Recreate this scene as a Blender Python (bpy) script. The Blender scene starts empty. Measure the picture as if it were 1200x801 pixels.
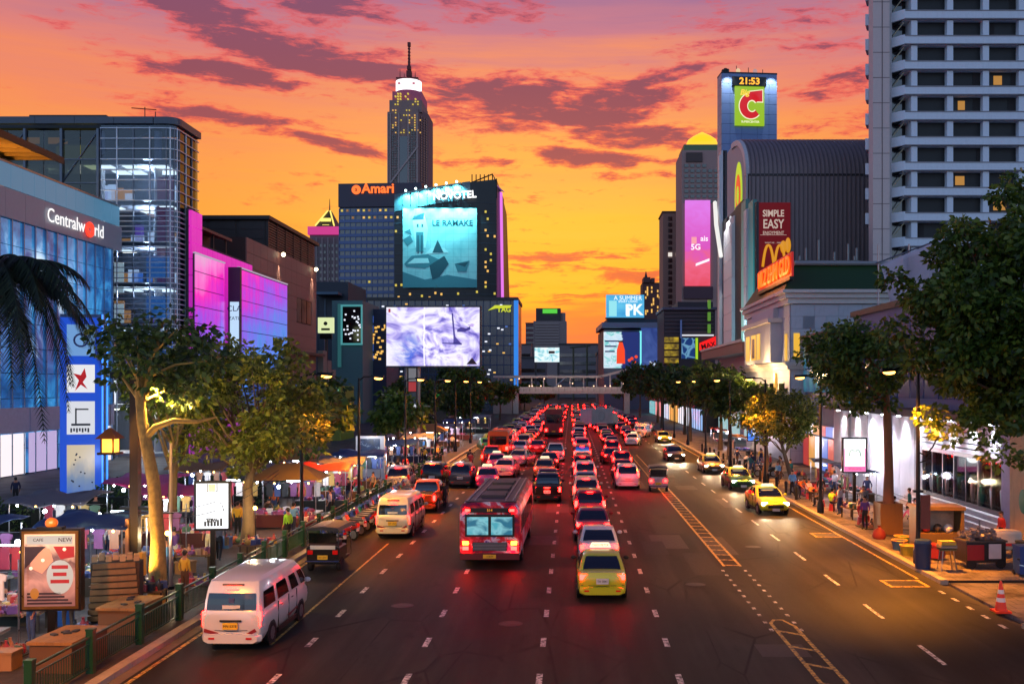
import bpy, bmesh, math, random
from mathutils import Vector, Matrix
R = math.radians
PI = math.pi
random.seed(7)
S = bpy.context.scene
COL = S.collection
CAMH, FPX, VX, VY = 7.4, 1150.0, 670.0, 451.5     # eye height, focal length and vanishing point in photo pixels (1200 wide)

# ------------------------------------------------------------------ camera
cd = bpy.data.cameras.new('camera')
cam = bpy.data.objects.new('camera', cd); COL.objects.link(cam)
cam.location = (0, 0, CAMH); cam.rotation_euler = (R(90), 0, 0)
cd.sensor_width = 36; cd.lens = 36 * FPX / 1200
cd.shift_x = -(VX - 600) / 1200; cd.shift_y = (VY - 400.5) / 1200
cd.clip_start = 0.2; cd.clip_end = 9000
S.camera = cam
S.view_settings.view_transform = 'Standard'; S.view_settings.look = 'None'
S.view_settings.exposure = 0.0; S.view_settings.gamma = 1
S.render.engine = 'CYCLES'
S.cycles.use_denoising = True
S.cycles.max_bounces = 5; S.cycles.diffuse_bounces = 2; S.cycles.glossy_bounces = 3
S.cycles.transparent_max_bounces = 8; S.cycles.transmission_bounces = 2
S.cycles.sample_clamp_indirect = 4
S.cycles.caustics_reflective = False; S.cycles.caustics_refractive = False

def lin(c):
    o = []
    for x in c[:3]:
        x = x / 255.0
        o.append(x / 12.92 if x <= 0.04045 else ((x + 0.055) / 1.055) ** 2.4)
    return (o[0], o[1], o[2], 1.0)

# ------------------------------------------------------------------ world: dusk sky, sun just under the skyline ahead
SUN_EL, SUN_AZ = R(2.0), R(-4.0)
W = bpy.data.worlds.new('World'); S.world = W; W.use_nodes = True
class NT:
    """tiny helper to write node maths"""
    def __init__(s, nt): s.nt = nt; s.N = nt.nodes; s.L = nt.links
    def put(s, sock, v):
        if hasattr(v, 'is_output') or isinstance(v, bpy.types.NodeSocket): s.L.new(v, sock)
        else: sock.default_value = v
    def m(s, op, a, b=0.0, c=0.0, clamp=False):
        n = s.N.new('ShaderNodeMath'); n.operation = op; n.use_clamp = clamp
        s.put(n.inputs[0], a); s.put(n.inputs[1], b)
        if len(n.inputs) > 2: s.put(n.inputs[2], c)
        return n.outputs[0]
    def xyz(s, a, b, c):
        n = s.N.new('ShaderNodeCombineXYZ')
        for i, v in enumerate((a, b, c)): s.put(n.inputs[i], v)
        return n.outputs[0]
    def sep(s, v):
        n = s.N.new('ShaderNodeSeparateXYZ'); s.L.new(v, n.inputs[0]); return n.outputs
    def ramp(s, fac, stops, interp='LINEAR'):
        n = s.N.new('ShaderNodeValToRGB'); s.put(n.inputs[0], fac); cr = n.color_ramp; cr.interpolation = interp
        while len(cr.elements) < len(stops): cr.elements.new(0.5)
        for e, (p, c) in zip(cr.elements, stops):
            e.position = p; e.color = c if len(c) == 4 else (*c, 1)
        return n.outputs[0]
    def mix(s, fac, a, b, mode='MIX'):
        n = s.N.new('ShaderNodeMix'); n.data_type = 'RGBA'; n.blend_type = mode
        s.put(n.inputs[0], fac); s.put(n.inputs[6], a); s.put(n.inputs[7], b); return n.outputs[2]
    def smooth(s, x, lo, hi):
        n = s.N.new('ShaderNodeMapRange'); n.interpolation_type = 'SMOOTHSTEP'
        s.put(n.inputs[0], x); n.inputs[1].default_value = lo; n.inputs[2].default_value = hi
        return n.outputs[0]
    def noise(s, vec, scale, detail=4, rough=0.55, dist=0.0):
        n = s.N.new('ShaderNodeTexNoise'); s.L.new(vec, n.inputs['Vector'])
        n.inputs['Scale'].default_value = scale; n.inputs['Detail'].default_value = detail
        n.inputs['Roughness'].default_value = rough; n.inputs['Distortion'].default_value = dist
        return n.outputs[0]
    def voro(s, vec, scale, feat='F1', out=0):
        n = s.N.new('ShaderNodeTexVoronoi'); n.feature = feat; s.L.new(vec, n.inputs['Vector'])
        n.inputs['Scale'].default_value = scale; return n.outputs[out]
    def vmul(s, vec, k):
        n = s.N.new('ShaderNodeVectorMath'); n.operation = 'MULTIPLY'; s.L.new(vec, n.inputs[0]); n.inputs[1].default_value = k
        return n.outputs[0]

def build_sky():
    n = NT(W.node_tree); n.N.clear()
    tc = n.N.new('ShaderNodeTexCoord')
    x, y, z = n.sep(tc.outputs['Generated'])[0:3]
    hor = n.m('SQRT', n.m('ADD', n.m('MULTIPLY', x, x), n.m('MULTIPLY', y, y)))
    t = n.m('DIVIDE', z, n.m('MAXIMUM', hor, 0.02))            # tangent of elevation
    az = n.m('ARCTAN2', x, y)                                  # 0 = along the street, towards the sunset
    q = lambda p: (VY - p) / FPX
    # gradient towards the sunset, by elevation (0..1.25 mapped onto the ramp)
    g = n.m('DIVIDE', t, 1.25, clamp=True)
    def st(v, c): return (min(1, v / 1.25), lin(c))
    warp = n.m('MULTIPLY', n.m('SUBTRACT', n.m('ADD', n.m('MULTIPLY', n.noise(n.xyz(n.m('MULTIPLY', az, 2.2), n.m('MULTIPLY', t, 16.0), 3.0), 1.0, 4), .55), n.m('MULTIPLY', n.noise(n.xyz(n.m('MULTIPLY', az, 5.0), n.m('MULTIPLY', t, 62.0), 8.0), 1.0, 6, .62), .45)), 0.5), 0.13)
    gw = n.m('ADD', g, warp, clamp=True)
    front = n.ramp(gw, [st(0.0, (190, 84, 76)), st(.045, (226, 86, 62)), st(.07, (246, 112, 46)), st(.095, (255, 176, 22)),
                        st(.15, (255, 192, 48)), st(.20, (255, 182, 66)), st(.25, (254, 168, 78)), st(.31, (246, 144, 98)),
                        st(.355, (204, 122, 136)), st(.41, (166, 112, 148)), st(.62, (104, 88, 146)), st(1.2, (52, 62, 112))])
    front2 = n.ramp(gw, [st(0.0, (184, 84, 84)), st(.06, (228, 96, 66)), st(.11, (246, 130, 48)), st(.16, (253, 160, 52)), st(.21, (252, 156, 64)), st(.27, (246, 138, 88)),
                        st(.33, (224, 126, 118)), st(.40, (158, 110, 150)), st(.62, (104, 88, 146)), st(1.2, (52, 62, 112))])
    front = n.mix(n.smooth(n.m('ABSOLUTE', n.m('ADD', az, .03)), .06, .36), front, front2)
    back = n.ramp(g, [st(0.0, (200, 206, 238)), st(.15, (192, 222, 255)), st(.5, (150, 186, 246)), st(1.2, (52, 62, 112))])
    side = n.smooth(n.m('COSINE', az), -0.25, 0.85)
    sky = n.mix(side, back, front)
    # clouds: broken fractal noise in (azimuth, elevation), gathered into the banks the photo shows
    warpv = n.noise(n.xyz(n.m('MULTIPLY', az, 7.0), n.m('MULTIPLY', t, 16.0), 1.7), 1.0, 3)
    ta = n.m('ADD', t, n.m('MULTIPLY', n.m('SUBTRACT', warpv, 0.5), 0.03))
    big = n.noise(n.xyz(n.m('MULTIPLY', az, 9.0), n.m('MULTIPLY', ta, 34.0), 5.0), 1.0, 9, 0.62)
    streak = n.noise(n.xyz(n.m('MULTIPLY', az, 9.0), n.m('MULTIPLY', ta, 210.0), 4.0), 1.0, 5, 0.6)
    low = n.m('SUBTRACT', 1.0, n.smooth(t, .08, .2))
    fine = n.noise(n.xyz(n.m('MULTIPLY', az, 34.0), n.m('MULTIPLY', ta, 130.0), 9.0), 1.0, 9, 0.66)
    bumps = [(150, 22, 120, 15, .12, .30), (250, 42, 120, 20, .24, .40), (345, 74, 120, 25, .1, .44), (425, 72, 60, 12, -.1, .3), (275, 112, 80, 15, .02, .45), (175, 18, 130, 14, .1, .2),
             (390, 20, 75, 17, -.1, .36), (500, 8, 90, 14, 0, .22), (70, 62, 90, 18, 0, .16), (300, 158, 100, 8, .06, .34), (385, 178, 70, 10, .1, .42),
             (600, 128, 90, 28, .1, .48), (690, 128, 120, 20, -.16, .46), (780, 92, 75, 9, -.15, .38), (730, 160, 100, 17, .05, .36), (705, 185, 85, 10, .05, .40),
             (540, 118, 40, 10, .2, .32), (560, 190, 60, 6, 0, .2), (985, 112, 70, 16, -.2, .26), (745, 205, 60, 6, 0, .3), (640, 300, 130, 9, 0, .16),
             (690, 322, 100, 9, 0, .18), (600, 345, 140, 10, 0, .2), (880, 60, 120, 20, -.1, .14), (1000, 40, 110, 30, 0, .16)]
    acc = None
    for px, py, rx, ry, tilt, amp in bumps:
        dx = n.m('MULTIPLY', n.m('SUBTRACT', az, math.atan((px - VX) / FPX)), FPX / rx)
        dt = n.m('ADD', n.m('SUBTRACT', ta, q(py)), n.m('MULTIPLY', n.m('SUBTRACT', az, math.atan((px - VX) / FPX)), tilt))
        dt = n.m('MULTIPLY', dt, FPX / ry)
        r2 = n.m('ADD', n.m('MULTIPLY', dx, dx), n.m('MULTIPLY', dt, dt))
        b = n.m('DIVIDE', amp, n.m('ADD', 1.0, n.m('MULTIPLY', r2, r2)))
        acc = b if acc is None else n.m('MAXIMUM', acc, b)
    dens = n.m('ADD', n.m('ADD', n.m('MULTIPLY', n.m('SUBTRACT', big, 0.54), 1.25), n.m('MULTIPLY', n.m('SUBTRACT', fine, 0.5), 0.85)), n.m('ADD', acc, n.m('MULTIPLY', n.m('MULTIPLY', n.m('SUBTRACT', streak, .52), low), 1.1)))
    rim = n.smooth(dens, 0.02, 0.24)
    core = n.smooth(dens, 0.14, 0.34)
    rimc = n.ramp(g, [st(0, (206, 80, 66)), st(.09, (240, 100, 40)), st(.2, (248, 104, 58)), st(.3, (240, 92, 82)), st(.42, (200, 92, 116)), st(.9, (100, 84, 132))])
    corec = n.ramp(g, [st(0, (150, 74, 84)), st(.09, (226, 92, 46)), st(.16, (206, 90, 70)), st(.22, (156, 70, 78)), st(.3, (132, 68, 88)), st(.42, (118, 74, 112)), st(.9, (84, 78, 120))])
    cl = n.mix(n.m('MULTIPLY', rim, side), sky, rimc)
    cl = n.mix(n.m('MULTIPLY', core, n.m('MULTIPLY', side, 0.92)), cl, corec)
    below = n.smooth(z, -0.04, 0.0)
    cl = n.mix(below, lin((92, 62, 66)), cl)
    bg = n.N.new('ShaderNodeBackground'); n.L.new(cl, bg.inputs[0]); bg.inputs[1].default_value = 0.98
    nis = n.N.new('ShaderNodeTexSky'); nis.sky_type = 'NISHITA'; nis.sun_disc = False
    nis.sun_elevation = SUN_EL; nis.sun_rotation = SUN_AZ
    b2 = n.N.new('ShaderNodeBackground'); n.L.new(nis.outputs[0], b2.inputs[0]); b2.inputs[1].default_value = 0.012
    ad = n.N.new('ShaderNodeAddShader'); n.L.new(bg.outputs[0], ad.inputs[0]); n.L.new(b2.outputs[0], ad.inputs[1])
    out = n.N.new('ShaderNodeOutputWorld'); n.L.new(ad.outputs[0], out.inputs[0])
build_sky()

# ------------------------------------------------------------------ sun: the last low glow from down the street
sl = bpy.data.lights.new('sun', 'SUN'); sl.energy = 0.12; sl.angle = R(4); sl.color = (1.0, 0.55, 0.3)
so = bpy.data.objects.new('sun', sl); COL.objects.link(so)
sd = Vector((math.sin(SUN_AZ) * math.cos(SUN_EL), math.cos(SUN_AZ) * math.cos(SUN_EL), math.sin(SUN_EL)))
so.rotation_euler = sd.to_track_quat('Z', 'Y').to_euler(); so.location = sd * 500

# ------------------------------------------------------------------ helpers
def GX(px, D): return (px - VX) * D / FPX
def GZ(py, D): return CAMH - (py - VY) * D / FPX
def GD(py): return CAMH * FPX / (py - VY)

class MB:
    """collects shapes into one mesh"""
    def __init__(s): s.v = []; s.f = []; s.mi = []
    def add(s, vs, fs, mi=0):
        o = len(s.v); s.v.extend([tuple(v) for v in vs])
        for f in fs: s.f.append([i + o for i in f]); s.mi.append(mi)
        return s
    def box(s, c, d, rz=0, mi=0, top=None):
        x, y, z = d[0] / 2, d[1] / 2, d[2] / 2
        k = top if top else (1, 1)
        vs = [(-x, -y, -z), (x, -y, -z), (x, y, -z), (-x, y, -z), (-x * k[0], -y * k[1], z), (x * k[0], -y * k[1], z), (x * k[0], y * k[1], z), (-x * k[0], y * k[1], z)]
        ca, sa = math.cos(rz), math.sin(rz)
        vs = [(c[0] + a * ca - b * sa, c[1] + a * sa + b * ca, c[2] + e) for a, b, e in vs]
        return s.add(vs, [(0, 3, 2, 1), (4, 5, 6, 7), (0, 1, 5, 4), (1, 2, 6, 5), (2, 3, 7, 6), (3, 0, 4, 7)], mi)
    def bb(s, x0, x1, y0, y1, z0, z1, mi=0):
        return s.box(((x0 + x1) / 2, (y0 + y1) / 2, (z0 + z1) / 2), (x1 - x0, y1 - y0, z1 - z0), 0, mi)
    def quad(s, a, b, c, d, mi=0): return s.add([a, b, c, d], [(0, 1, 2, 3)], mi)
    def loft(s, rings, mi=0, cap=True, closed=True):
        n = len(rings[0]); vs = [p for r in rings for p in r]; fs = []
        for i in range(len(rings) - 1):
            for j in range(n if closed else n - 1):
                a, b = i * n + j, i * n + (j + 1) % n
                fs.append((a, b, b + n, a + n))
        if cap: fs.append(tuple(range(n - 1, -1, -1))); fs.append(tuple((len(rings) - 1) * n + j for j in range(n)))
        return s.add(vs, fs, mi)
    def tube(s, pts, rad, n=8, mi=0, cap=True):
        pts = [Vector(p) for p in pts]; rings = []
        if not hasattr(rad, '__len__'): rad = [rad] * len(pts)
        prev = None
        for i, p in enumerate(pts):
            d = (pts[min(i + 1, len(pts) - 1)] - pts[max(i - 1, 0)])
            d = d.normalized() if d.length > 1e-9 else Vector((0, 0, 1))
            if prev is None:
                u = d.orthogonal().normalized()
            else:
                u = prev - d * prev.dot(d); u = u.normalized() if u.length > 1e-6 else d.orthogonal().normalized()
            prev = u; w = d.cross(u)
            rings.append([p + (u * math.cos(2 * PI * k / n) + w * math.sin(2 * PI * k / n)) * rad[i] for k in range(n)])
        return s.loft(rings, mi, cap)
    def cyl(s, a, b, r0, r1=None, n=10, mi=0): return s.tube([a, b], [r0, r0 if r1 is None else r1], n, mi)
    def lathe(s, prof, c=(0, 0, 0), n=12, mi=0):
        return s.loft([[(c[0] + r * math.cos(2 * PI * k / n), c[1] + r * math.sin(2 * PI * k / n), c[2] + z) for k in range(n)] for r, z in prof], mi)
    def ball(s, c, r, nu=10, nv=7, mi=0):
        if not hasattr(r, '__len__'): r = (r, r, r)
        rings = []
        for i in range(nv + 1):
            a = -PI / 2 + PI * i / nv; k = max(math.cos(a), 0.02)
            rings.append([(c[0] + r[0] * k * math.cos(2 * PI * j / nu), c[1] + r[1] * k * math.sin(2 * PI * j / nu), c[2] + r[2] * math.sin(a)) for j in range(nu)])
        return s.loft(rings, mi)
    def prism(s, poly, axis, a, b, mi=0):
        """polygon in the other two axes (x,z for axis y; y,z for axis x; x,y for axis z), extruded from a to b"""
        def P(u, v, w): return (u, w, v) if axis == 'y' else ((w, u, v) if axis == 'x' else (u, v, w))
        return s.loft([[P(u, v, a) for u, v in poly], [P(u, v, b) for u, v in poly]], mi)
    def torus(s, c, axis, Rr, r, n=14, m=6, mi=0):
        rings = []
        for i in range(n + 1):
            a = 2 * PI * i / n; rr = []
            for j in range(m):
                b = 2 * PI * j / m; k = Rr + r * math.cos(b); u, v, w = k * math.cos(a), k * math.sin(a), r * math.sin(b)
                rr.append((c[0] + (w if axis == 'x' else u), c[1] + (w if axis == 'y' else (u if axis == 'x' else v)), c[2] + (w if axis == 'z' else v)))
            rings.append(rr)
        return s.loft(rings, mi, cap=False)
    def mesh(s, name, mats, smooth=0):
        me = bpy.data.meshes.new(name); me.from_pydata(s.v, [], s.f)
        if not isinstance(mats, (list, tuple)): mats = [mats]
        for m in mats: me.materials.append(m)
        if len(mats) > 1: me.polygons.foreach_set('material_index', s.mi)
        if len(s.f) < 20000:
            bm = bmesh.new(); bm.from_mesh(me); bmesh.ops.recalc_face_normals(bm, faces=bm.faces); bm.to_mesh(me); bm.free()
        if smooth:
            me.polygons.foreach_set('use_smooth', [True] * len(me.polygons)); me.set_sharp_from_angle(angle=R(smooth))
        me.update(); return me
    def build(s, name, mats, parent=None, loc=(0, 0, 0), rz=0, smooth=0):
        return obj(name, s.mesh(name, mats, smooth), parent, loc, rz)

def obj(name, me, parent=None, loc=(0, 0, 0), rz=0):
    o = bpy.data.objects.new(name, me); COL.objects.link(o); o.location = loc
    if rz: o.rotation_euler = (0, 0, rz)
    if parent: o.parent = parent
    return o
def thing(name, label, cat, loc=(0, 0, 0), rz=0, group=None):
    return tag(obj(name, None, None, loc, rz), label, cat, group)
def tag(o, label, cat, group=None, kind=None):
    o['label'] = label; o['category'] = cat
    if group: o['group'] = group
    if kind: o['kind'] = kind
    return o
def struct(o): o['kind'] = 'structure'; return o
def stuff(o): o['kind'] = 'stuff'; return o
def setmat(o, m, i=0):
    o.material_slots[i].link = 'OBJECT'; o.material_slots[i].material = m
def clone(root, loc, rz=0, label=None, group=None, mats=None, keep=None, scale=None):
    mats = mats or {}
    def rec(o, par, depth):
        base = o.name.split('.')[0]
        if depth == 1 and keep is not None and base not in keep: return
        c = o.copy(); COL.objects.link(c)
        if par: c.parent = par
        if base in mats and c.type == 'MESH':
            mm = mats[base]
            for i, m in enumerate(mm if isinstance(mm, (list, tuple)) else [mm]):
                if m is not None and i < len(c.material_slots): setmat(c, m, i)
        for ch in KIDS(o): rec(ch, c, depth + 1)
        return c
    c = rec(root, None, 0)
    c.location = loc; c.rotation_euler = (0, 0, rz)
    if scale: c.scale = scale
    if label: c['label'] = label
    if group: c['group'] = group
    return c
_k = {}
def KIDS(o):
    if o.name not in _k: _k[o.name] = list(o.children)
    return _k[o.name]

def text(s, size, mat, parent, loc, rot=(R(90), 0, 0), ext=0.02, name='lettering', sx=1.0, align='CENTER', bold=0.0, shear=0):
    cu = bpy.data.curves.new(name, 'FONT'); cu.body = s; cu.size = size; cu.extrude = ext; cu.align_x = align; cu.align_y = 'CENTER'
    cu.offset = bold; cu.resolution_u = 3; cu.shear = shear
    t = bpy.data.objects.new(name, cu); me = bpy.data.meshes.new_from_object(t)
    bpy.data.objects.remove(t); bpy.data.curves.remove(cu)
    me.materials.clear(); me.materials.append(mat); me.name = name
    o = obj(name, me, parent, loc); o.rotation_euler = rot; o.scale = (sx, 1, 1)
    return o

# ------------------------------------------------------------------ materials
_M = {}
def pm(name, col, rough=0.6, metal=0.0, var=0.18, scale=3.0, bump=0.0, bscale=30.0, coat=0.0, emit=None, es=0.0, dirt=0.0):
    """Principled paint, stone, cloth or metal with mottling, wear and fine relief; col is sRGB 0-255"""
    if name in _M: return _M[name]
    m = bpy.data.materials.new(name); m.use_nodes = True; n = NT(m.node_tree); p = n.N['Principled BSDF']; _M[name] = m
    c = lin(col); tc = n.N.new('ShaderNodeTexCoord').outputs['Object']
    f = n.noise(tc, scale, 5, 0.6)
    k = n.m('ADD', 1.0, n.m('MULTIPLY', n.m('SUBTRACT', f, 0.5), var * 2))
    hsv = n.N.new('ShaderNodeHueSaturation'); hsv.inputs['Color'].default_value = c; n.L.new(k, hsv.inputs['Value'])
    colr = hsv.outputs[0]
    if dirt > 0:
        d = n.smooth(n.noise(n.vmul(tc, (3, 3, 0.6)), 1.3, 6, 0.65), 0.5, 0.75)
        colr = n.mix(n.m('MULTIPLY', d, dirt), colr, lin((48, 40, 34)))
    n.L.new(colr, p.inputs['Base Color'])
    n.L.new(n.m('ADD', rough, n.m('MULTIPLY', n.m('SUBTRACT', f, 0.5), min(.25, var * 1.2)), clamp=True), p.inputs['Roughness'])
    p.inputs['Metallic'].default_value = metal
    if coat: p.inputs['Coat Weight'].default_value = coat; p.inputs['Coat Roughness'].default_value = 0.08
    if bump:
        b = n.N.new('ShaderNodeBump'); b.inputs['Strength'].default_value = bump; b.inputs['Distance'].default_value = 0.02
        n.L.new(n.noise(tc, bscale, 4), b.inputs['Height']); n.L.new(b.outputs[0], p.inputs['Normal'])
    if es: p.inputs['Emission Color'].default_value = lin(emit or col); p.inputs['Emission Strength'].default_value = es
    return m
def em(name, col, st, raw=False):
    if name in _M: return _M[name]
    m = bpy.data.materials.new(name); m.use_nodes = True; n = NT(m.node_tree); p = n.N['Principled BSDF']; _M[name] = m
    c = (*col, 1) if raw else lin(col)
    p.inputs['Base Color'].default_value = (0.02, 0.02, 0.02, 1); p.inputs['Roughness'].default_value = 0.3
    p.inputs['Emission Color'].default_value = c; p.inputs['Emission Strength'].default_value = st
    return m
def glassy(name, col, rough=0.12, var=0.5, scale=0.25):
    """dark facade glass, seen as a tinted mirror"""
    if name in _M: return _M[name]
    m = pm(name, col, rough, 0.0, var, scale); p = m.node_tree.nodes['Principled BSDF']
    p.inputs['IOR'].default_value = 1.7; p.inputs['Specular IOR Level'].default_value = 0.8
    return m
def clear(name, tint, gl=0.18):
    if name in _M: return _M[name]
    m = bpy.data.materials.new(name); m.use_nodes = True; n = NT(m.node_tree); n.N.remove(n.N['Principled BSDF']); _M[name] = m
    t = n.N.new('ShaderNodeBsdfTransparent'); t.inputs[0].default_value = lin(tint)
    g = n.N.new('ShaderNodeBsdfGlossy'); g.inputs['Roughness'].default_value = 0.06; g.inputs[0].default_value = (.8, .85, .9, 1)
    fr = n.N.new('ShaderNodeFresnel'); fr.inputs[0].default_value = 1.5
    mx = n.N.new('ShaderNodeMixShader'); n.L.new(n.m('ADD', fr.outputs[0], gl - 0.04, clamp=True), mx.inputs[0])
    n.L.new(t.outputs[0], mx.inputs[1]); n.L.new(g.outputs[0], mx.inputs[2]); n.L.new(mx.outputs[0], n.N['Material Output'].inputs[0])
    return m
def screen(name, fn, st=1.0, diffuse=0.0, rough=0.4):
    """print or LED picture: fn(n, object coords) -> colour socket; shown by emission (screens, backlit) and/or as print"""
    if name in _M: return _M[name]
    m = bpy.data.materials.new(name); m.use_nodes = True; n = NT(m.node_tree); p = n.N['Principled BSDF']; _M[name] = m
    tc = n.N.new('ShaderNodeTexCoord').outputs['Object']
    c = fn(n, tc); p.inputs['Roughness'].default_value = rough
    if diffuse: n.L.new(c, p.inputs['Base Color'])
    else: p.inputs['Base Color'].default_value = (.02, .02, .02, 1)
    if st: n.L.new(c, p.inputs['Emission Color']); p.inputs['Emission Strength'].default_value = st
    return m

def lamp(loc, watts, col, parent=None, r=0.12, spot=None, aim=None, name='lamp_light'):
    l = bpy.data.lights.new(name, 'SPOT' if spot else 'POINT'); l.energy = watts; l.color = col; l.shadow_soft_size = r
    if spot: l.spot_size = R(spot); l.spot_blend = 0.6
    o = bpy.data.objects.new(name, l); COL.objects.link(o); o.location = loc
    if aim is not None: o.rotation_euler = Vector(aim).to_track_quat('-Z', 'Y').to_euler()
    if parent: o.parent = parent
    return o
SODIUM = (1.0, 0.31, 0.02)

WHITE = pm('white_plaster', (196, 198, 204), 0.6, dirt=.15, bump=.1)
BLACK = pm('black_metal', (16, 16, 18), 0.4, 0.3)
DGREY = pm('dark_grey', (46, 47, 50), 0.5)
GREY = pm('grey_paint', (120, 122, 126), 0.5)
STEEL = pm('steel', (150, 152, 156), 0.3, 0.9)
CONC = pm('concrete', (128, 122, 116), 0.85, bump=.3, dirt=.3)
BARK = pm('bark', (96, 76, 56), 0.9, var=.4, scale=6, bump=.8, bscale=14)
DGLASS = glassy('dark_glass', (14, 18, 24))
# ------------------------------------------------------------------ the ground, the road and its markings
def asphalt():
    m = bpy.data.materials.new('asphalt'); m.use_nodes = True; n = NT(m.node_tree); p = n.N['Principled BSDF']
    tc = n.N.new('ShaderNodeTexCoord').outputs['Object']
    strip = n.noise(n.vmul(tc, (0.9, 0.03, 1)), 1.0, 4, 0.6)              # wheel-worn strips along the lanes
    patch = n.noise(n.vmul(tc, (0.25, 0.12, 1)), 1.0, 6, 0.65, 0.4)
    grit = n.noise(tc, 55.0, 3, 0.7)
    v = n.m('ADD', n.m('MULTIPLY', strip, 0.5), n.m('ADD', n.m('MULTIPLY', patch, 0.6), n.m('MULTIPLY', grit, 0.5)))
    c = n.ramp(v, [(0.55, (0.006, 0.0055, 0.005, 1)), (0.78, (0.020, 0.0185, 0.017, 1)), (1.0, (0.056, 0.051, 0.045, 1))])
    oil = n.smooth(n.noise(n.vmul(tc, (1.1, .35, 1)), 1.0, 5, .6), .58, .72)
    c = n.mix(n.m('MULTIPLY', oil, .65), c, (.006, .006, .006, 1))
    crack = n.voro(n.vmul(tc, (0.5, 0.14, 1)), 1.0, 'DISTANCE_TO_EDGE')
    c = n.mix(n.m('MULTIPLY', n.m('SUBTRACT', 1.0, n.smooth(crack, 0.0, 0.022)), n.smooth(patch, 0.44, 0.58)), c, (0.01, 0.01, 0.01, 1))
    n.L.new(c, p.inputs['Base Color'])
    n.L.new(n.m('ADD', 0.38, n.m('ADD', n.m('MULTIPLY', patch, 0.26), n.m('MULTIPLY', grit, 0.18))), p.inputs['Roughness'])
    p.inputs['Specular IOR Level'].default_value = 0.09
    b = n.N.new('ShaderNodeBump'); b.inputs['Strength'].default_value = 0.35; b.inputs['Distance'].default_value = 0.012
    n.L.new(n.m('ADD', grit, n.m('MULTIPLY', patch, 2.0)), b.inputs['Height']); n.L.new(b.outputs[0], p.inputs['Normal'])
    return m
def paving(name, c1, c2, sx, sy, rough=0.6):
    m = bpy.data.materials.new(name); m.use_nodes = True; n = NT(m.node_tree); p = n.N['Principled BSDF']
    tc = n.N.new('ShaderNodeTexCoord').outputs['Object']
    bk = n.N.new('ShaderNodeTexBrick'); n.L.new(tc, bk.inputs['Vector']); bk.offset = 0.5
    bk.inputs['Color1'].default_value = lin(c1); bk.inputs['Color2'].default_value = lin(c2); bk.inputs['Mortar'].default_value = lin((40, 36, 34))
    bk.inputs['Scale'].default_value = 1; bk.inputs['Brick Width'].default_value = sx; bk.inputs['Row Height'].default_value = sy; bk.inputs['Mortar Size'].default_value = 0.012
    p.inputs['Specular IOR Level'].default_value = 0.15; f = n.noise(tc, 0.6, 6, 0.65)
    c = n.mix(n.smooth(f, 0.42, 0.7), bk.outputs[0], lin((52, 46, 42)))
    n.L.new(c, p.inputs['Base Color']); n.L.new(n.m('ADD', rough - .15, n.m('MULTIPLY', f, .3)), p.inputs['Roughness'])
    return m
ASPH = asphalt()
KL, KR = -11.55, 13.75          # kerb faces
YR = 1500
struct(MB().quad((-4000, -300, -.05), (4000, -300, -.05), (4000, 6000, -.05), (-4000, 6000, -.05)).build('ground', pm('earth', (60, 56, 52), 0.95)))
struct(MB().quad((KL, -40, 0), (KR, -40, 0), (KR, YR, 0), (KL, YR, 0)).build('road', ASPH))
PAVL = paving('pavement_left_tiles', (72, 63, 58), (60, 53, 49), .4, .4)
PAVR = paving('pavement_right_tiles', (120, 112, 108), (104, 98, 96), .6, .6)
struct(MB().bb(-29, KL - .32, -40, 420, -.04, .145).build('pavement', PAVL))
struct(MB().bb(-140, -29.002, -40, 420, -.04, .10).build('plaza', paving('plaza_tiles', (70, 70, 78), (60, 60, 68), .9, .9)))
p = MB(); p.bb(KR + .3, 140, 36.6, 420, -.04, .14); p.bb(KR + .3, 140, -40, 29.9, -.04, .14); p.bb(KR + .3, 140, 29.9, 36.6, -.04, .05)
struct(p.build('pavement', PAVR))
kc = pm('kerb_stone', (150, 138, 120), 0.85, var=.3, bump=.3, dirt=.4)
def kerb(x0, x1, ya, yb):
    root = None; y = ya; k = 0; me = MB().bb(0, x1 - x0, .008, .992, -.03, .15).mesh('kerb_stone', kc)
    root = struct(obj('kerb', None, None, (x0, 0, 0)))
    while y < yb - .01 and k < 75:
        o = obj('kerb_stone', me, root, (random.uniform(-.006, .006), y, random.uniform(-.004, .004))); y += 1.0; k += 1
    if y < yb: stuff(MB().bb(0, x1 - x0, y, yb, -.03, .15).build('kerb_run', kc, root))
kerb(KL - .32, KL, 20, 420)
kerb(KR, KR + .3, 36.6, 420); kerb(KR, KR + .3, 18, 29.9)
# gutter strip of concrete beside the left kerb
struct(MB().quad((KL, -40, .004), (KL + .32, -40, .004), (KL + .32, 420, .004), (KL, 420, .004)).build('gutter', pm('gutter_concrete', (104, 92, 78), .8, dirt=.5, scale=1)))
# markings: worn thermoplastic
def paint(name, col):
    m = bpy.data.materials.new(name); m.use_nodes = True; n = NT(m.node_tree); p = n.N['Principled BSDF']
    tc = n.N.new('ShaderNodeTexCoord').outputs['Object']
    f = n.noise(tc, 7.0, 6, 0.7); n.L.new(n.mix(n.smooth(f, 0.42, 0.6), lin(col), lin((54, 50, 46))), p.inputs['Base Color'])
    p.inputs['Roughness'].default_value = 0.5; return m
PW = paint('white_road_paint', (214, 212, 206)); PY = paint('yellow_road_paint', (205, 168, 60))
Z1 = .008
def strip(mb, x, y0, y1, w, z=Z1): mb.quad((x - w / 2, y0, z), (x + w / 2, y0, z), (x + w / 2, y1, z), (x - w / 2, y1, z))
dl = MB()
for x in (-7.5, -4.17, -0.82, 2.72):
    y = 24.2
    while y < 300:
        strip(dl, x, y, y + 1.0, .16); y += 3.6
for (x, ya, yb) in ((9.9, 26, 300),):
    y = ya
    while y < yb: strip(dl, x, y, y + 2.0, .13); y += 5.2
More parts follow.
